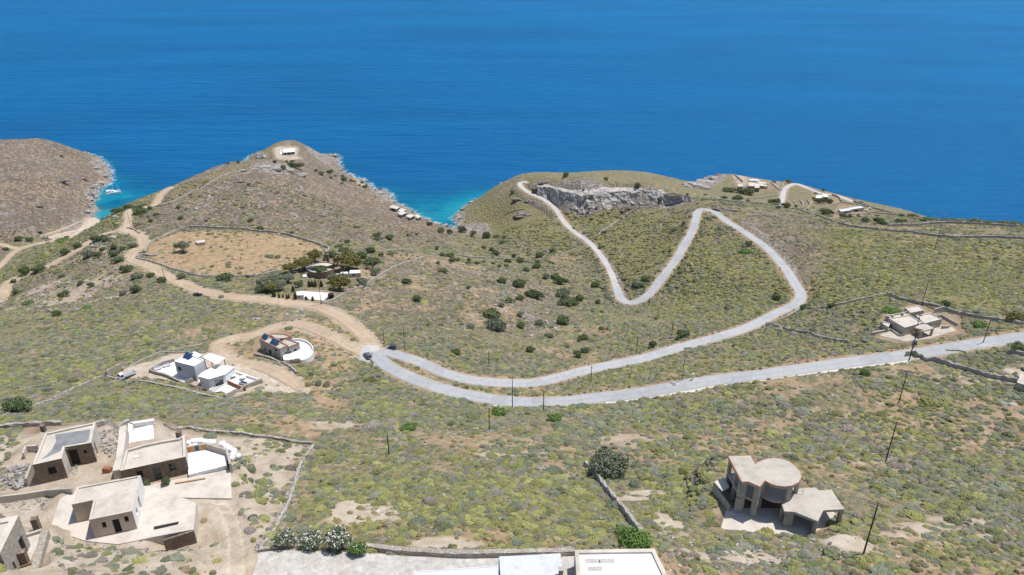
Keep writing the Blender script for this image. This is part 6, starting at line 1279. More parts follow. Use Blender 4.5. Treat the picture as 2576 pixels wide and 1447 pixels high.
z2 = zr - .1; block(e, gb, T([(2045,268),(2110,262),(2180,243),(2110,218),(2000,212),(1960,232)], z2), zg_, z2, M['block'], M['conc'], {}, .25, .25, 2.5, None, rt_)
zt_ = zg_ + 1.3; arc = [(2230+165*math.cos(a), 372+112*math.sin(a)) for a in np.linspace(1.25, -1.9, 16)]
PT = T([(2100,480)] + arc[:1] + arc[1:] + [(2060,300)], zt_); mb = MB(); mb.prism(PT, zg_-1.5, zt_); mb.build('terrace', M['offw'], e, gb)
mb = MB()
for a, b in zip(T(arc[:-1], zt_+.9), T(arc[1:], zt_+.9)): mb.obox(a, b, .22, zg_-1.0, zt_+.75)
mb.build('parapet', M['white'], e, gb)
solar(1910, 262, zr-.2, T0_, t4, 'blue solar heater at the far end of the grey block house roof', 2.6, 2.2, -.6); solar(2010, 315, zr-.2, T0_, t4, 'larger blue solar heater at the near end of the grey block house roof', 3.6, 2.4, -.6)
# --- round stone house
U0 = (628.9, 566.0); zh = 45.05; c0 = pt(U0[0]+718*t4, U0[1]+432*t4, zh+3.3); Rx = 135*t4*(CAMZ-c0.z)/KV(674)/FPX
e = house('round_house', 'round horseshoe shaped stone house with an open court', 'house', (c0.x, c0.y, zh)); org = Vector((c0.x, c0.y, zh))
A = np.linspace(R(35), R(35+312), 49); zr = zh + 3.3
ring = lambda r: [(c0.x + r*math.cos(a), c0.y + r*math.sin(a)) for a in A]
ro_, ri_ = ring(Rx), ring(Rx*.40); mb = MB()
for i in range(48):
    mb.quad((*ro_[i], zh-2), (*ro_[i+1], zh-2), (*ro_[i+1], zr+.35), (*ro_[i], zr+.35)); mb.quad((*ri_[i+1], zh-1), (*ri_[i], zh-1), (*ri_[i], zr+.15), (*ri_[i+1], zr+.15))
for k_ in (0, 48): 
    q_ = [(*ro_[k_], zh-2), (*ri_[k_], zh-2), (*ri_[k_], zr+.1), (*ro_[k_], zr+.35)]; mb.quad(*(q_ if k_ else q_[::-1]))
ro2 = ring(Rx*.95)
for i in range(48): mb.quad((*ro_[i], zr+.35), (*ro_[i+1], zr+.35), (*ro2[i+1], zr+.35), (*ro2[i], zr+.35)); mb.quad((*ro2[i], zr+.35), (*ro2[i+1], zr+.35), (*ro2[i+1], zr), (*ro2[i], zr))
mb.build('wall', M['slate'], e, org)
mb = MB()
for i in range(48): mb.quad((*ro2[i], zr), (*ro2[i+1], zr), (*ri_[i+1], zr), (*ri_[i], zr))
mb.build('roof', M['roofc'], e, org)
solar(632, 445, zr, U0, t4, 'solar panels on the left of the round house roof', 4.5, 2.6, .3, .5)
p = pt(U0[0]+787*t4, U0[1]+372*t4, zh); mb = MB(); mb.box(-.6, -.6, -1, .6, .6, 4.2); mb.box(-.7, -.7, 4.203, .7, .7, 4.35); o = mb.build('stone_pillar', M['slate']); o.location = p; tag(o, 'square stone post behind the round house', 'pillar')
def shed(name, uvs, h, z, label, cat, rm='white', wm='beige', o_=U0, s_=t4, arch=0.0):
    P_ = PP(uvs, z+h, o_, s_); c = Vector((P_[0].x, P_[0].y, z)); e = house(name, label, cat, c)
    block(e, c, P_, z, z+h, M[wm], M[rm], {0: [(.25, .45, .8, h*.8)]}, 0.0, .05, 1.5)
    if arch:
        mb = MB(); n = 8
        for i in range(n):
            f0, f1 = i/n, (i+1)/n; g = lambda f: z+h+.05+arch*math.sin(math.pi*f)
            a0, b0, a1, b1 = P_[0].lerp(P_[3], f0), P_[1].lerp(P_[2], f0), P_[0].lerp(P_[3], f1), P_[1].lerp(P_[2], f1)
            mb.quad((a0.x, a0.y, g(f0)), (b0.x, b0.y, g(f0)), (b1.x, b1.y, g(f1)), (a1.x, a1.y, g(f1)))
        mb.build('roof', M[rm], e, c)
zs_ = gz(pt(890, 690, 45).x, pt(890, 690, 45).y)
shed('caravan', [(1000,490),(1112,484),(1108,456),(1012,458)], 2.2, zs_, 'white barrel roofed cabin, right one near the round house', 'cabin', 'white', 'beige', U0, t4, .7)
shed('caravan', [(912,492),(990,490),(982,472),(915,474)], 2.0, zs_, 'white caravan between the round house and the barrel roofed cabin', 'caravan', 'white', 'offw', U0, t4, .3)
shed('shed', [(858,503),(908,500),(900,488),(862,490)], 1.2, zs_, 'tiny white shed nearest the right of the round house', 'shed', 'white', 'greyw')
shed('shed', [(530,522),(574,520),(570,498),(532,500)], 1.3, zh, 'tiny white shed left of the round house', 'shed', 'white', 'offw')
slab('paved_yard', [(470,702),(530,712),(600,748),(742,757),(815,684),(465,662)], 51.35, M['offw'], 'pale paved yard beside the dirt road below the round house', 'yard', .5, U0, t4)
shed('shed', [(468,708),(535,706),(545,685),(470,684)], 2.0, 51.2, 'grey shed at the left of the paved yard', 'shed', 'white', 'greyw')
p = pt(U0[0]+818*t4, U0[1]+742*t4, 51.3); mb = MB(); mb.tube((0, 0, -.3), (0, 0, 2.3), 1.35, None, 20); mb.tube((0, 0, 2.303), (0, 0, 2.55), 1.38, .5, 20); o = mb.build('water_tank', M['black']); o.location = p; tag(o, 'round black water tank at the right corner of the paved yard', 'water tank')
fh = at(500, 612); e = house('field_hut', 'low flat roofed stone hut in the oval straw field', 'hut', fh); block(e, fh, [pt(497, 612, fh.z+1.5), pt(516, 609, fh.z+1.5), pt(515, 603, fh.z+1.5), pt(491, 607, fh.z+1.5)], fh.z, fh.z+1.5, M['tan'], M['slab'], {}, 0, .2, 1)
# --- headland house
V0 = (628.9, 327); v4 = .2197; zv = 25.05; hb = pt(V0[0]+430*v4, V0[1]+275*v4, zv)
e = house('headland_house', 'low white house alone on the headland tip', 'house', hb)
block(e, hb, PP([(378,262),(512,250),(514,205),(372,216)], zv+2.5, V0, v4), zv, zv+2.5, M['tan'], M['offw'], {0: [(.04, .30, .3, 2.1, 'window', 'glass'), (.36, .62, .3, 2.1, 'door', 'glass'), (.68, .96, .3, 2.1, 'window', 'glass')]}, .2, .3, 2)
slab('headland_terrace', [(343,282),(518,266),(514,240),(350,250)], zv+.2, M['offw'], 'white terrace in front of the headland house', 'terrace', 1.5, V0, v4)
for uvs, lab in [([(345,280),(352,222),(376,217)], 'white wall at the left of the headland house'), ([(516,266),(516,206)], 'white wall at the right of the headland house')]:
    low_wall('terrace_wall', PP(uvs, zv, V0, v4), 0, .9, .5, M['offw'], lab)
# --- five pergolas above the narrow cove
for i, (uvs, lab) in enumerate([([(1592,884),(1680,908),(1714,882),(1630,858)], 'topmost concrete pergola above the narrow cove'),([(1692,925),(1735,938),(1795,915),(1735,895)], 'second pergola down above the cove, nearest the sea'),([(1685,950),(1735,974),(1802,947),(1742,927)], 'middle concrete pergola above the narrow cove'),
    ([(1778,985),(1835,1007),(1892,977),(1832,962)], 'fourth concrete pergola down above the narrow cove'),([(1880,985),(1926,1012),(1962,990),(1910,968)], 'lowest concrete pergola above the narrow cove')]):
    g = at(V0[0]+sum(u for u, v in uvs)/4*v4, V0[1]+(sum(v for u, v in uvs)/4+42)*v4); zp = g.z + 3.0; P_ = PP(uvs, zp, V0, v4); c = Vector((P_[0].x, P_[0].y, g.z)); e = house('pergola', lab, 'pergola', c, 'pergolas above the cove')
    mb = MB(); mb.prism(P_, zp-.3, zp); mb.build('roof', M['slab'], e, c)
    for p in offset_poly([Vector((p.x, p.y)) for p in P_], .3): mb = MB(); gz_ = gz(p.x, p.y); mb.box(p.x-.2, p.y-.2, min(gz_, g.z)-1.5, p.x+.2, p.y+.2, zp-.303); mb.build('post', M['offw'], e, c)
    Pf = offset_poly([Vector((p.x, p.y)) for p in P_], .2); mb = MB(); mb.prism(Pf, g.z-2.5, g.z+.05); mb.build('floor', M['slab'], e, c); mb = MB(); mb.obox(Pf[2], Pf[3], .3, g.z+.053, zp-.303); mb.build('back_wall', M['tan'], e, c)
# --- houses on the cape
W0 = (1288, 361.6)
for lab, blocks in [('stone tower house on the cape', [([(2380,425),(2490,432),(2490,392),(2378,385)], 4.5, 'field'), ([(2440,445),(2490,445),(2492,400),(2445,398)], 6.0, 'slate'), ([(2480,420),(2570,432),(2560,385),(2470,375)], 3.2, 'tan')]), ('low white roofed wing behind the cape tower house', [([(2390,372),(2500,378),(2480,352),(2385,350)], 2.5, 'offw')]), ('small stone outbuilding left of the cape tower house', [([(2275,430),(2325,432),(2320,404),(2280,402)], 2.5, 'field')])]:
    g = at(W0[0]+blocks[0][0][0][0]*.25, W0[1]+(blocks[0][0][0][1]+12)*.25); e = house('cape_house' if 'tower' in lab[:15] else 'outbuilding', lab, 'house', g)
    for uvs, h, wm in blocks: block(e, g, PP(uvs, g.z+h, W0, .25), g.z, g.z+h, M[wm], M['slab'], {0: [(.4, .55, 1.0, 2.0)]}, .25, .3, 5)
X0 = (1932, 361.6)
for lab, blocks, rm in [('stone cottage with pale roof among dark bushes on the cape', [([(478,545),(560,552),(548,516),(488,518)], 2.8, 'field'), ([(560,535),(610,540),(600,508),(540,505)], 2.4, 'slate')], 'offw'), ('flat roofed modern cape house, left wing', [([(735,684),(842,668),(812,648),(708,660)], 2.8, 'tan')], 'greyw'), ('flat roofed modern cape house, right wing nearer the sea', [([(830,662),(965,644),(935,626),(806,644)], 3.0, 'tan')], 'greyw'), ('small brown hut right of the flat roofed cape house', [([(985,672),(1015,672),(1012,660),(984,660)], 2.0, 'tan')], 'tan'), ('tiny stone hut at the edge above the sea', [([(1017,652),(1036,652),(1034,638),(1016,638)], 2.0, 'field')], 'tan')]:
    g = at(X0[0]+blocks[0][0][0][0]*.25, X0[1]+(blocks[0][0][0][1]+10)*.25); e = house('cape_house' if 'house' in lab else 'hut', lab, 'house', g)
    for uvs, h, wm in blocks: block(e, g, PP(uvs, g.z+h, X0, .25), g.z, g.z+h, M[wm], M[rm], {0: [(.3, .6, .4, 2.0)]}, .15, .3, 5)
for lab, uvs, h in [('pale wall enclosing the tower house on the cape', [(1848,442),(1858,450),(1868,459)], 1.5), ('white wall right of the cape tower house', [(1940,460),(1950,470),(1962,480)], 1.5), ('pale walled terrace wall in front of the flat roofed cape house', [(2098,537),(2110,531),(2118,528)], 1.2), ('wall along the sea edge beside the cape lane', [(2147,508),(2180,519),(2215,530),(2250,540)], 1.2), ('low wall round the outer bend of the cape lane', [(1966,480),(1970,466),(1985,459),(2005,459)], .9)]:
    stone_wall(uvs, lab, h, .6, M['offw'] if 'white' in lab else m_drystone, G)

# ------------------------------------------------------------------ power poles
def pole(base, top, label, arms=1, arm=None, m='pole', r=0.13, trafo=False, h=None):
    b = at(*base); z = zt(top[0], top[1], b) if h is None else b.z + h
    z = min(max(z, b.z + 3.5), b.z + 12.0); hgt_ = z - b.z
    e = empty('utility_pole', b); tag(e, label, 'power pole', 'wooden power poles across the hillside')
    mb = MB(); mb.tube((0, 0, -.6), (0, 0, hgt_*.5), r, r*.88, 8); mb.tube((0, 0, hgt_*.5), (0, 0, hgt_), r*.88, r*.7, 8); mb.build('pole', M[m], e, None, True)
    if arms:
        if arm is None: d = Vector((.9, -.43, 0)); L = 2.4
        else:
            a, c = pt(top[0]+arm[0], top[1]+arm[1], z), pt(top[0]+arm[2], top[1]+arm[3], z); d = (c-a); L = min(d.length, 3.2); d.normalize()
        n = Vector((-d.y, d.x, 0)); am = 'polelite' if m == 'polelite' else 'pole'
        for k in range(arms):
            zz = hgt_ - .28 - .9*k
            for s in (-1, 1):
                mb = MB(); o = n*s*r*1.35; mb.obox(d*(-L/2)+o, d*(L/2)+o, .10, zz-.09, zz+.05); mb.build('crossarm', M['polelite'], e)
            for f in (-.46, 0.02, .46):
                mb = MB(); p = d*L*f; p.z = zz+.06; mb.tube(p, p+Vector((0, 0, .10)), .03); mb.tube(p+Vector((0, 0, .10)), p+Vector((0, 0, .30)), .075, .05); mb.build('insulator', M['insul'], e)
    if trafo:
        for s in (-1, 1): mb = MB(); mb.tube((s*.35, -.35, hgt_*.55), (s*.35, -.35, hgt_*.55+1.1), .32, None, 12); mb.build('transformer', M['grate'], e, None, True)
        mb = MB(); mb.box(-.9, -.7, hgt_*.55-.15, .9, .05, hgt_*.55-.003); mb.build('platform', M['grate'], e)
    return e
for a in [
 ((2172,1393),(2211,1264),'tall pole with double crossarm, nearest one right of the concrete house',1,(-28,-8,26,7)),((2227,1163),(2258,1061),'pole with crossarm, second one up from the near pole',1,(-26,-7,22,6)),((2260,1015),(2281.6,932),'pole with crossarm just below the upper road',1,(-21,-5,20,5)),
 ((2318,770),(2333,705),'pole behind the beige bungalow annexe',1,(-8,-1,8,1)),((2302,838),(2311,791),'pole standing at the porch of the beige bungalow',1,(-5,-2,5,2)),((2473,862),(2491,800),'leaning brown pole on the roadside right of the bungalow',0),
 ((2351,628),(2371,546),'tall thin pole in the big green field',1,(-8,0,8,0)),((2361,592),(2370,527),'thin pole against the sea behind the big field pole',1,(-7,0,7,0)),
 ((1289,1028),(1291,955),'dark pole beside the upper road above the round roadside bush',0),((1367,1032),(1371,978),'dark pole at the lower edge of the upper road',0),((1486,965),(1494,919),'dark pole in the grass strip between the two roads',0),
 ((1716,957),(1723.5,885),'brown pole with pale double crossarm between the roads',2,(-6,-5,6,5),'polelite'),((1601,890),(1600.5,851),'dark pole on the far side of the lower road',0),((1689,848),(1689,807),'dark pole in the scrub above the lower road',0),((1654,798),(1657,768),'thin pole in the scrub beyond the lower road',0),((1632,776),(1635,746),'thin pole just below the lower hairpin bend',0),
 ((1574.5,669),(1575,642),'thin pole inside the V of the lane, nearest',0),((1547,633),(1547,601),'thin pole inside the V of the lane, middle',0),((1513,602),(1513,581),'thin pole by the lower end of the thin pale wall',0),((1495.5,579),(1495.5,556),'thin pole on the slope under the cliff, lower',0),((1473,550),(1473,531),'thin pole on the slope right under the cliff',0),
 ((1018.5,878),(1017,812),'pole with pale double crossarm behind the blue car',1,(-8,2,8,-3),'polelite'),((966.5,862),(966.5,830),'thin pole left of the blue car',0),((1230,920),(1231.5,883),'thin brown pole above the bend of the lower road',0),((1231,1083),(1231.5,1027),'thin dark pole in the scrub under the upper road',0),((979,1143),(980,1092),'thin dark pole in the scrub in the lower middle',0),
 ((808.4,765),(806.4,705),'stout pole at the corner of the paved yard',1,(-5,0,5,0)),((415.7,707),(404,660),'leaning pole beside the dirt road under the oval field',0),((330.5,612),(326,585),'pole inside the fork of the dirt road',0),((327,562),(325,534),'pole beside the dirt spur on the saddle',0),((101,668),(92,626),'leaning pole by the lower dirt road at the left',0),
 ((125,612),(120,590),'right one of two poles with a transformer on the valley flat',0,None,'pole',.16,True),((117,611),(114,590),'left one of two transformer poles on the valley flat',0),((2151,505),(2151,494),'small pole at the end of the cape lane',0,None,'pole',.12,False,5.0),((2196.5,522),(2197,509),'small pole above the sea right of the cape houses',0,None,'pole',.12,False,6.0),((2220,531),(2221,518),'small pole above the sea, right of another one',0,None,'pole',.12,False,6.0)]:
    pole(*a)
pole((2285.5,910),(2309,826),'pole with transformers and two crossarms beside the upper road',2,(-13,-2,13,3),'pole',.17,True)
p = at(966, 864); mb = MB(); mb.box(-.1, -.1, -.3, .1, .1, 1.5); mb.box(-.35, -.12, 1.503, .35, .12, 2.1); o = mb.build('signpost', M['wood']); o.location = p; tag(o, 'small brown post box at the left of the blue car', 'post')
p = at(1741.7, 956); e = empty('meter_post', p); mb = MB(); mb.box(-.12, -.12, -.3, .12, .12, 1.4); mb.build('post', M['offw'], e); mb = MB(); mb.box(-.3, -.2, 1.403, .3, .2, 2.1); mb.build('box', M['offw'], e); tag(e, 'white meter box on a post on the verge of the upper road', 'meter box')

# ------------------------------------------------------------------ cars
def paint(name, c): return mat(name, c, .25, .5)
m_tyre = mat('tyre', (0.02, .02, .02), .9); m_rim = mat('wheel_rim', (.35, .36, .38), .4, .5, .6); m_cglass = mat('car_glass', (.02, .025, .03), .08, .6); m_lamp = mat('headlamp', (.7, .72, .75), .2); m_tail = mat('tail_lamp', (.35, .02, .02), .3); m_plate = mat('number_plate', (.7, .7, .7), .5)
def loft(secs, m, name, parent, smooth=True):
    """closed rings of points joined along the length"""
    k = len(secs[0]); v = [p for s in secs for p in s]; f = []
    for i in range(len(secs)-1):
        for j in range(k): f.append((i*k+j, i*k+(j+1) % k, (i+1)*k+(j+1) % k, (i+1)*k+j))
    f.append(tuple(range(k))[::-1]); f.append(tuple((len(secs)-1)*k+j for j in range(k)))
    me = bpy.data.meshes.new(name); me.from_pydata(v, [], f); me.materials.append(m); bm = bmesh.new(); bm.from_mesh(me); bmesh.ops.recalc_face_normals(bm, faces=bm.faces); bm.to_mesh(me); bm.free()
    o = addobj(name, me, parent)
    if smooth:
        b = o.modifiers.new('bevel', 'BEVEL'); b.width = .06; b.segments = 2; b.limit_method = 'ANGLE'; b.angle_limit = R(35)
    return o
def car(front, rear, L, W, Hh, col, label, suv=False, loc=None):
    f, r = at(*front), at(*rear); d = f - r; rz = math.atan2(d.y, d.x); c = (f+r)/2 if loc is None else at(*loc)
    e = empty('parked_car', (c.x, c.y, c.z+.12), rz); tag(e, label, 'car'); pm = paint('car_paint', col); w = W/2; bh = Hh*(.60 if suv else .57)
    sl = d.z/max(.5, (Vector((d.x, d.y)).length)); e.rotation_euler = (0, -math.atan(sl), rz)
    S_ = []
    for x, wf, zb, zt_ in [(-.5, .86, .42, bh*.82), (-.47, .95, .28, bh*.98), (-.32, 1, .22, bh*1.0), (0, 1, .22, bh), (.22, 1, .22, bh*.97), (.36, .97, .24, bh*.86), (.46, .9, .28, bh*.74), (.5, .8, .40, bh*.58)]:
        a = w*wf; S_.append([(x*L, -a, zb), (x*L, -a, zt_*.72), (x*L, -a*.92, zt_), (x*L, a*.92, zt_), (x*L, a, zt_*.72), (x*L, a, zb)])
    loft(S_, pm, 'body', e)
    S_ = [[(x*L, -w*wb, zb), (x*L*1.0, -w*wt_, zt_), (x*L, w*wt_, zt_), (x*L, w*wb, zb)] for x, wb, wt_, zb, zt_ in [(-.475 if suv else -.465, .84, .78, bh*.9, bh*1.02), (-.40, .88, .72, bh*.93, Hh*.955), (-.1, .90, .74, bh*.93, Hh*.975), (.06, .9, .72, bh*.93, Hh*.955), (.25, .86, .80, bh*.9, bh*1.0)]]
    loft(S_, m_cglass, 'windows', e)
    S_ = [[(x*L, -w*wt_, z), (x*L, -w*wt_*.94, z+.06), (x*L, w*wt_*.94, z+.06), (x*L, w*wt_, z)] for x, wt_, z in [(-.42, .72, Hh*.925), (-.36, .755, Hh*.965), (-.1, .765, Hh*.985), (.05, .74, Hh*.965)]]
    loft(S_, pm, 'roof', e)
    for x in (-.31, .30):
        for s in (-1, 1):
            rr = .34 if suv else .31; mb = MB(); mb.tube((x*L, s*(w-.20), rr), (x*L, s*(w+.015), rr), rr, None, 16); wh = mb.build('wheel', m_tyre, e)
            mb = MB(); mb.tube((x*L, s*(w+.012), rr), (x*L, s*(w+.03), rr), rr*.62, None, 12); mb.build('rim', m_rim, wh)
    for s in (-1, 1):
        mb = MB(); mb.box(L*.455, s*w*.68-.2, bh*.62, L*.492, s*w*.68+.2, bh*.75); mb.build('headlight', m_lamp, e)
        mb = MB(); mb.box(-L*.505, s*w*.75-.14, bh*.72, -L*.478, s*w*.75+.14, bh*.98); mb.build('tail_light', m_tail, e)
        mb = MB(); mb.box(L*.17, s*(w+.02)-.10, bh*.97, L*.21, s*(w+.02)+.10, bh*1.12); mb.build('mirror', pm, e)
        for k in (0, 1):
            mb = MB(); xx = L*(-.02-.24*k); mb.box(xx-.09, s*w*1.0-.012, bh*.66, xx+.09, s*w*1.0+.012, bh*.70); mb.build('door_handle', m_tyre, e)
    mb = MB(); mb.box(-L*.508, -.26, bh*.55, -L*.497, .26, bh*.68); mb.build('number_plate', m_plate, e)
    return e
car((970,879), (998,878), 4.0, 1.75, 1.52, (.02, .05, .11), 'dark blue hatchback parked at the edge of the junction', False, (985,880))
car((917,886), (933,903), 4.4, 1.85, 1.68, (.10, .115, .14), 'grey car at the start of the house track', True, (925,899))
car((508,741), (488,745), 4.2, 1.75, 1.5, (.012, .016, .03), 'black car parked on the verge of the long dirt road', False, (498,745))
car((172,597), (164,600), 4.2, 1.75, 1.5, (.05, .06, .07), 'dark car on the flat ground behind the beach', False, (169,599))
# white pickup truck
f, r = at(303, 955), at(341, 936); d = f - r; e = empty('flatbed_truck', at(321, 949), math.atan2(d.y, d.x)); tag(e, 'white flatbed truck parked by the wall of the cube house plot', 'truck')
pw_ = paint('truck_paint', (.78, .78, .78))
loft([[(x, -w_, zb), (x, -w_*.96, zt_), (x, w_*.96, zt_), (x, w_, zb)] for x, w_, zb, zt_ in [(1.0, .85, .45, 1.95), (1.15, .87, .42, 2.0), (2.0, .87, .42, 1.95), (2.35, .86, .42, 1.25), (2.5, .82, .5, 1.1)]], pw_, 'cab', e)
mb = MB(); mb.quad((2.06, -.72, 1.9), (2.36, -.74, 1.32), (2.36, .74, 1.32), (2.06, .72, 1.9)); mb.build('windscreen', m_cglass, e)
for s in (-1, 1): mb = MB(); mb.box(1.25, s*.865-.02, 1.25, 2.0, s*.865+.02, 1.8); mb.build('side_window', m_cglass, e)
mb = MB(); mb.box(-2.4, -.88, .62, .9, .88, .74); mb.build('bed', M['steel'], e)
for a, b, c_, d_ in [(-2.4, -.88, .9, -.84), (-2.4, .84, .9, .88), (-2.4, -.837, -2.36, .837), (.86, -.837, .9, .837)]: mb = MB(); mb.box(a, b, .743, c_, d_, 1.15); mb.build('side_board', pw_, e)
for x in (-1.5, 1.75):
    for s in (-1, 1): mb = MB(); mb.tube((x, s*.62, .34), (x, s*.86, .34), .34, None, 14); wh = mb.build('wheel', m_tyre, e); mb = MB(); mb.tube((x, s*.855, .34), (x, s*.875, .34), .2, None, 10); mb.build('rim', m_rim, wh)
mb = MB(); mb.box(-2.3, -.4, .45, 1.2, .4, .617); mb.build('chassis', M['black'], e)
for s in (-1, 1): mb = MB(); mb.box(2.45, s*.6-.14, .75, 2.53, s*.6+.14, .95); mb.build('headlight', m_lamp, e)

# ------------------------------------------------------------------ catamaran at anchor
a, b = pt(266, 490, 0), pt(305, 484, 0); d = b - a; e = empty('catamaran', (a+b)/2, math.atan2(d.y, d.x)); tag(e, 'white catamaran with bare mast anchored in the turquoise cove', 'catamaran'); L = d.length; mg = mat('gelcoat', (.80, .80, .80), .3, .5)
for s in (-1, 1):
    loft([[(x*L, s*L*.19-w_, z), (x*L, s*L*.19-w_*.6, -.5), (x*L, s*L*.19+w_*.6, -.5), (x*L, s*L*.19+w_, z)] for x, w_, z in [(-.5, .75, .9), (-.44, .85, 1.0), (-.42, .9, 1.7), (0, .95, 1.75), (.3, .75, 1.9), (.46, .3, 2.0), (.5, .06, 2.0)]], mg, 'hull', e)
    mb = MB(); mb.box(-.2*L, s*(L*.19+.93)-.02, 1.1, .15*L, s*(L*.19+.93)+.02, 1.35); mb.build('porthole_strip', m_cglass, e)
mb = MB(); mb.box(-.40*L, -L*.19, 1.1, .14*L, L*.19, 1.75); mb.build('bridge_deck', mg, e)
mb = MB(); mb.box(.143*L, -L*.19, 1.5, .38*L, L*.19, 1.56); mb.build('trampoline', M['grate'], e)
loft([[(x*L, -w_, 1.753), (x*L, -w_*.85, z), (x*L, w_*.85, z), (x*L, w_, 1.753)] for x, w_, z in [(-.22, 2.2, 2.9), (0, 2.2, 3.0), (.08, 2.0, 2.7), (.16, 1.6, 1.9)]], mg, 'cabin', e)
mb = MB(); mb.box(-.20*L, -2.25, 2.1, .04*L, 2.25, 2.55); mb.build('cabin_windows', m_cglass, e)
mb = MB(); mb.box(-.42*L, -2.3, 3.3, -.16*L, 2.3, 3.4); mb.build('bimini', M['offw'], e)
mb = MB(); [mb.tube((x*L, y, 1.7), (x*L, y, 3.3), .05) for x in (-.4, -.18) for y in (-2.1, 2.1)]; mb.build('bimini_posts', M['steel'], e)
mb = MB(); mb.tube((.05*L, 0, 1.7), (.05*L, 0, 17.5), .13, .09, 10); mb.build('mast', M['offw'], e)
mb = MB(); mb.tube((.05*L, 0, 4.0), (-.36*L, 0, 4.1), .16, .13, 8); mb.build('boom', M['offw'], e)
mb = MB(); mb.tube((.05*L, 0, 17.2), (.46*L, 0, 2.0), .06, .06, 6); mb.build('furled_jib', M['offw'], e)
mb = MB(); [mb.tube((.05*L, 0, 15), (0, s*L*.2, 1.8), .025, .025, 4) for s in (-1, 1)]; mb.build('shrouds', M['steel'], e)

# ------------------------------------------------------------------ person beside the grey car
def person(u, v, label, shirt, legs, hair, rz):
    p = at(u, v, .02); bm = bmesh.new(); sk = bm.verts.layers.skin.verify()
    J = {'pel': (0, 0, .95, .13), 'sp': (0, .01, 1.18, .135), 'ch': (0, 0, 1.38, .14), 'nk': (0, 0, 1.50, .055), 'hd': (0, -.02, 1.60, .085), 'tp': (0, -.01, 1.71, .075)}
    for s, n in ((-1, 'l'), (1, 'r')):
        J.update({n+'sh': (s*.18, 0, 1.42, .06), n+'el': (s*.25, .03, 1.14, .042), n+'wr': (s*.27, -.08, .90, .030), n+'ha': (s*.27, -.13, .82, .03), n+'hp': (s*.09, 0, .88, .10), n+'kn': (s*.10, -.02, .48, .065), n+'an': (s*.10, .02, .09, .042), n+'to': (s*.11, -.16, .03, .035)})
    V = {}
    for k, (x, y, z, r_) in J.items(): V[k] = bm.verts.new((x, y, z)); V[k][sk].radius = (r_, r_)
    V['pel'][sk].use_root = True
    E = [('pel', 'sp'), ('sp', 'ch'), ('ch', 'nk'), ('nk', 'hd'), ('hd', 'tp')]
    for n in 'lr': E += [('ch', n+'sh'), (n+'sh', n+'el'), (n+'el', n+'wr'), (n+'wr', n+'ha'), ('pel', n+'hp'), (n+'hp', n+'kn'), (n+'kn', n+'an'), (n+'an', n+'to')]
    for a_, b_ in E: bm.edges.new((V[a_], V[b_]))
    me = bpy.data.meshes.new('person'); bm.to_mesh(me); bm.free()
    m = mat('skin_and_clothes', rough=.8); q = NB(m); g = q.n('ShaderNodeTexCoord'); sx_ = q.n('ShaderNodeSeparateXYZ'); q.link(g.outputs['Object'], sx_.inputs[0])
    z01 = q.math('DIVIDE', sx_.outputs[2], 1.8); q.base(q.ramp(z01, [(0, (.05, .04, .035)), (.06, legs), (.53, shirt), (.835, (.50, .32, .23))], 'CONSTANT')); me.materials.append(m)
    o = addobj('person', me); o.location = p; o.rotation_euler = (0, 0, rz); o.modifiers.new('skin', 'SKIN'); sb_ = o.modifiers.new('smooth', 'SUBSURF'); sb_.levels = 2; sb_.render_levels = 2
    tag(o, label, 'person')
    hm = bpy.data.meshes.new('hair'); b2 = bmesh.new(); bmesh.ops.create_icosphere(b2, subdivisions=2, radius=.105)
    for v_ in list(b2.verts):
        if v_.co.z < -.02 and v_.co.y < .02: b2.verts.remove(v_)
    b2.to_mesh(hm); b2.free(); hm.materials.append(mat('hair', hair, .7)); h = addobj('hair', hm, o); h.location = (0, .0, 1.69)
person(937, 897, 'person in a white shirt standing beside the grey car', (.75, .75, .74), (.55, .55, .56), (.03, .02, .015), .6)

# ------------------------------------------------------------------ building site odds and ends
def sack_mesh(seed):
    bm = bmesh.new(); bmesh.ops.create_cube(bm, size=1.0); bmesh.ops.subdivide_edges(bm, edges=bm.edges, cuts=3, use_grid_fill=True); g = random.Random(seed)
    for v in bm.verts:
        n = v.co.normalized()*.62; v.co = v.co*.55 + n*.45; v.co += Vector((g.uniform(-.035, .035), g.uniform(-.035, .035), g.uniform(-.03, .03))); v.co.z += .5
    me = bpy.data.meshes.new('building_sack'); bm.to_mesh(me); bm.free(); me.materials.append(M['sack']); me.polygons.foreach_set('use_smooth', np.ones(len(me.polygons), bool)); return me
SK = [sack_mesh(i) for i in range(3)]
for i, (u, v, s, lab) in enumerate([(1368,508,1.0,'white building sack, leftmost, at the slate house corner'),(1398,498,1.1,'white building sack, second from the left in the pile'),(1425,492,1.0,'white building sack, third from the left in the pile'),(1452,494,1.1,'white building sack, fourth from the left in the pile'),(1480,498,1.0,'white building sack near the middle of the pile'),(1512,502,1.1,'white building sack just right of the pile middle'),(1540,508,1.2,'white building sack at the right end of the back pile'),
    (1385,530,.9,'white building sack closest to the white terrace wall'),(1415,522,.9,'white building sack in front of the pile, second'),(1612,518,1.3,'big white sack, left one of the separate right hand group'),(1640,536,1.3,'big white sack, second of the separate right hand group'),(1662,552,1.2,'white sack in the middle of the right hand group'),(1694,566,1.1,'white sack at the upper right of the right hand group'),(1688,592,1.1,'white sack low in the right hand group'),(1680,615,1.0,'white sack right beside the terrace parapet'),(1722,600,1.0,'white sack farthest right by the wall track')]):
    p = at(u*r4, 943.4+v*r4); o = addobj('building_sack', SK[i % 3], None, p); o.scale = (s*.95, s*.95, s*.8); o.rotation_euler = (0, 0, rnd.uniform(0, 3)); tag(o, lab, 'sack', 'white building sacks behind the slate house')
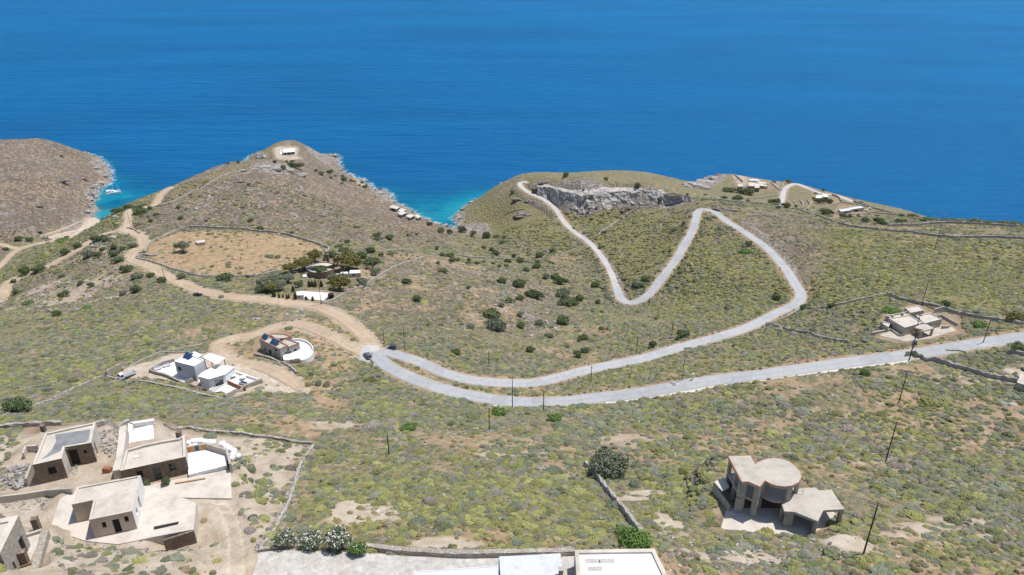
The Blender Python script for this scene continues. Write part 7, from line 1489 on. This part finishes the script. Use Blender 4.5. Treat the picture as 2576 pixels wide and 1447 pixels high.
# loose stones round the building site and on the slopes
def stones(name, spots, m, seed):
    g = np.random.default_rng(seed); base = np.array([(-1,-1,-1),(1,-1,-1),(1,1,-1),(-1,1,-1),(-1,-1,1),(1,-1,1),(1,1,1),(-1,1,1)], float); fc = np.array([(3,2,1,0),(4,5,6,7),(0,1,5,4),(1,2,6,5),(2,3,7,6),(3,0,4,7)]); co, f = [], []; k = 0
    for (x, y, r) in spots:
        b = base*np.array([1, .75, .5]) + g.normal(0, .22, (8, 3)); b[4:, :2] *= .75; a = g.random()*6.28; rot = np.array([[math.cos(a), -math.sin(a), 0], [math.sin(a), math.cos(a), 0], [0, 0, 1]])
        b = (b @ rot.T)*r; b += np.array([x, y, gz(x, y) + r*.2]); co.append(b); f.append(fc + 8*k); k += 1
    me = mesh_np(name, np.concatenate(co), np.concatenate(f), m, False); tag(addobj(name, me), kind='stuff')
def scatter(poly, n, r0, r1, g):
    P_ = [at(u, v) for u, v in poly]; xs = [p.x for p in P_]; ys = [p.y for p in P_]; pl = [(p.x, p.y) for p in P_]; out = []
    while len(out) < n:
        x, y = g.uniform(min(xs), max(xs)), g.uniform(min(ys), max(ys))
        if inpoly(np.array([x]), np.array([y]), pl)[0]: out.append((x, y, r0 + (r1-r0)*g.random()**3))
    return out
g = np.random.default_rng(77); RS = lambda L_: [(u*r4, 943.4+v*r4) for u, v in L_]
SPOT = scatter(RS([(0,700),(60,670),(230,650),(215,800),(100,840),(0,830)]), 150, .12, .75, g) + scatter(RS([(715,430),(860,400),(870,545),(790,600),(720,520)]), 200, .1, .4, g) + scatter(RS([(480,660),(560,650),(560,720),(480,740)]), 120, .06, .25, g) + scatter(RS([(620,1220),(900,1235),(1250,1210),(1420,1260),(1200,1310),(800,1290)]), 130, .06, .3, g)
SPOT += scatter(RS([(300,1150),(600,1180),(1450,1250),(1560,1440),(350,1447)]), 260, .05, .22, g) + scatter(RS([(0,900),(370,890),(370,960),(0,950)]), 120, .06, .3, g) + scatter(RS([(1700,560),(1850,560),(1850,640),(1720,640)]), 90, .06, .3, g) + scatter([(758,1178),(788,1125),(735,1240),(655,1389),(640,1389),(700,1290),(735,1200)], 320, .07, .35, g)
stones('rubble', SPOT, m_prock, 5)
SP2 = []
for poly, n in [([(1300,690),(1420,740),(1440,830),(1300,860),(1230,780)], 240), ([(60,720),(200,690),(330,700),(300,760),(100,800)], 160), ([(500,470),(690,445),(800,520),(900,570),(600,560),(450,530)], 260), ([(220,600),(320,610),(320,680),(200,690)], 120), ([(1120,630),(1300,670),(1290,720),(1130,690)], 120), ([(700,800),(760,780),(780,800),(700,830)], 40), ([(0,360),(120,360),(250,440),(220,540),(60,590),(0,600)], 200), ([(1250,450),(1340,450),(1350,500),(1250,520)], 60)]: SP2 += scatter(poly, n, .25, 1.1, g)
for poly, n in [([(800,1150),(1500,1160),(1600,1330),(900,1360)], 130), ([(1700,1000),(2560,960),(2560,1420),(2150,1420),(2150,1150),(1700,1130)], 260), ([(1620,1340),(2150,1360),(2150,1440),(1700,1440)], 220), ([(640,1010),(1300,1060),(1400,1150),(800,1110)], 120), ([(950,760),(1300,740),(1400,880),(1100,900)], 150), ([(0,800),(500,800),(500,870),(0,1000)], 120)]: SP2 += scatter(poly, n, .10, .42, g)
for ln in [[(2258,622),(2272,640),(2292,657)],[(2220,628),(2230,645),(2243,658)],[(2188,638),(2204,664)],[(2327,622),(2318,645)],[(1610,558),(1612,602)],[(1636,553),(1639,596)],[(1581,572),(1583,612)],[(1662,560),(1665,590)],[(1700,560),(1690,590)]]:
    Ln = ground_line(ln, .8) if len(ln) > 2 else resample([at(*p_)[:2] for p_ in ln], 40)
    SP2 += [(a_[0] + g.normal(0, .5), a_[1] + g.normal(0, .5), .2 + .3*g.random()) for a_ in Ln if g.random() < .7]
stones('scattered_stones', SP2, m_prock, 6)
# rocky shore: blocks along the water line
SP3 = []
sel = g.permutation(len(EX))[:1500]
for i in sel:
    x, y = EX[i] + g.normal(0, 2.5), EY[i] + g.normal(0, 2.5)
    if gz(x, y) > -.8 and y > 380 and not (-400 < x < -300 and y < 560): SP3.append((x, y, .5 + 2.0*g.random()**2.5))
stones('shore_rocks', SP3, m_prock, 8)
# furniture, plank, plants
def table(u, v, label, r=.7):
    p = at(u, v); p.z = zw+.09; e = empty('garden_table', p); mb = MB(); mb.tube((0, 0, .70), (0, 0, .75), r, None, 16); mb.build('tabletop', M['white'], e); mb = MB(); mb.tube((0, 0, 0), (0, 0, .697), .07); mb.tube((0, 0, 0), (0, 0, .04), .3, None, 10); mb.build('pedestal', M['steel'], e); tag(e, label, 'table', 'garden tables')
table(573, 957, 'round white table nearest the front of the cube house terrace'); table(588, 950, 'round white table towards the back of the cube house terrace', .9); table(612, 955, 'round white table by the right wall of the cube house terrace', .9)
def sofa(u, v, rz, label, m='grate', w_=2.0, zz=None):
    p = pt(u, v, zw+.09); e = empty('garden_sofa', p, rz)
    for nm, b in [('seat', (-w_/2, -.4, .12, w_/2, .4, .42)), ('backrest', (-w_/2, .403, .12, w_/2, .6, .85)), ('armrest', (-w_/2-.18, -.4, .12, -w_/2-.003, .6, .62)), ('armrest', (w_/2+.003, -.4, .12, w_/2+.18, .6, .62))]: mb = MB(); mb.box(*b); mb.build(nm, M[m], e)
    tag(e, label, 'sofa', 'garden sofas')
sofa(575, 955, .5, 'dark garden sofa on the cube house terrace beside the pergola'); sofa(612, 968, -.4, 'dark garden bench by the reddish wall on the cube house terrace'); sofa(397, 930, .6, 'grey garden sofa in the left yard, nearer the corner', 'greyw', 1.6); sofa(420, 922, .6, 'grey garden sofa in the left yard, nearer the house', 'greyw', 1.6)
a, b = pt(1265*r4, 943.4+785*r4, zB+.2), pt(1485*r4, 943.4+748*r4, zB+.2); mb = MB(); mb.obox(a, b, .25, zB+.15, zB+.32); o = mb.build('timber_beam', M['plank'], None, a); o.location = a; tag(o, 'long timber beam lying on the slate house terrace', 'beam')
for u, v, lab in [(1062, 812, 'dark spiky plant at the corner of the beige house roof'), (1205, 790, 'dark spiky plant on the terrace of the long slate house')]:
    p = pt(u*r4, 943.4+v*r4, zB+.1); o = addobj('spiky_plant', BUSH['dark'][2], None, p); o.scale = (.95, .95, 1.3); tag(o, lab, 'plant')
p = pt(783*r4, 943.4+705*r4, zA); e = empty('brick_stack', p); mb = MB(); mb.box(-.7, -.45, 0, .7, .45, .9); mb.box(-.65, -.4, .903, .4, .4, 1.1); mb.build('bricks', M['brick'], e); mb = MB(); mb.box(-.75, -.5, -.12, .75, .5, -.003); mb.build('pallet', M['plank'], e); tag(e, 'stack of red bricks on a pallet between the slate houses', 'bricks')
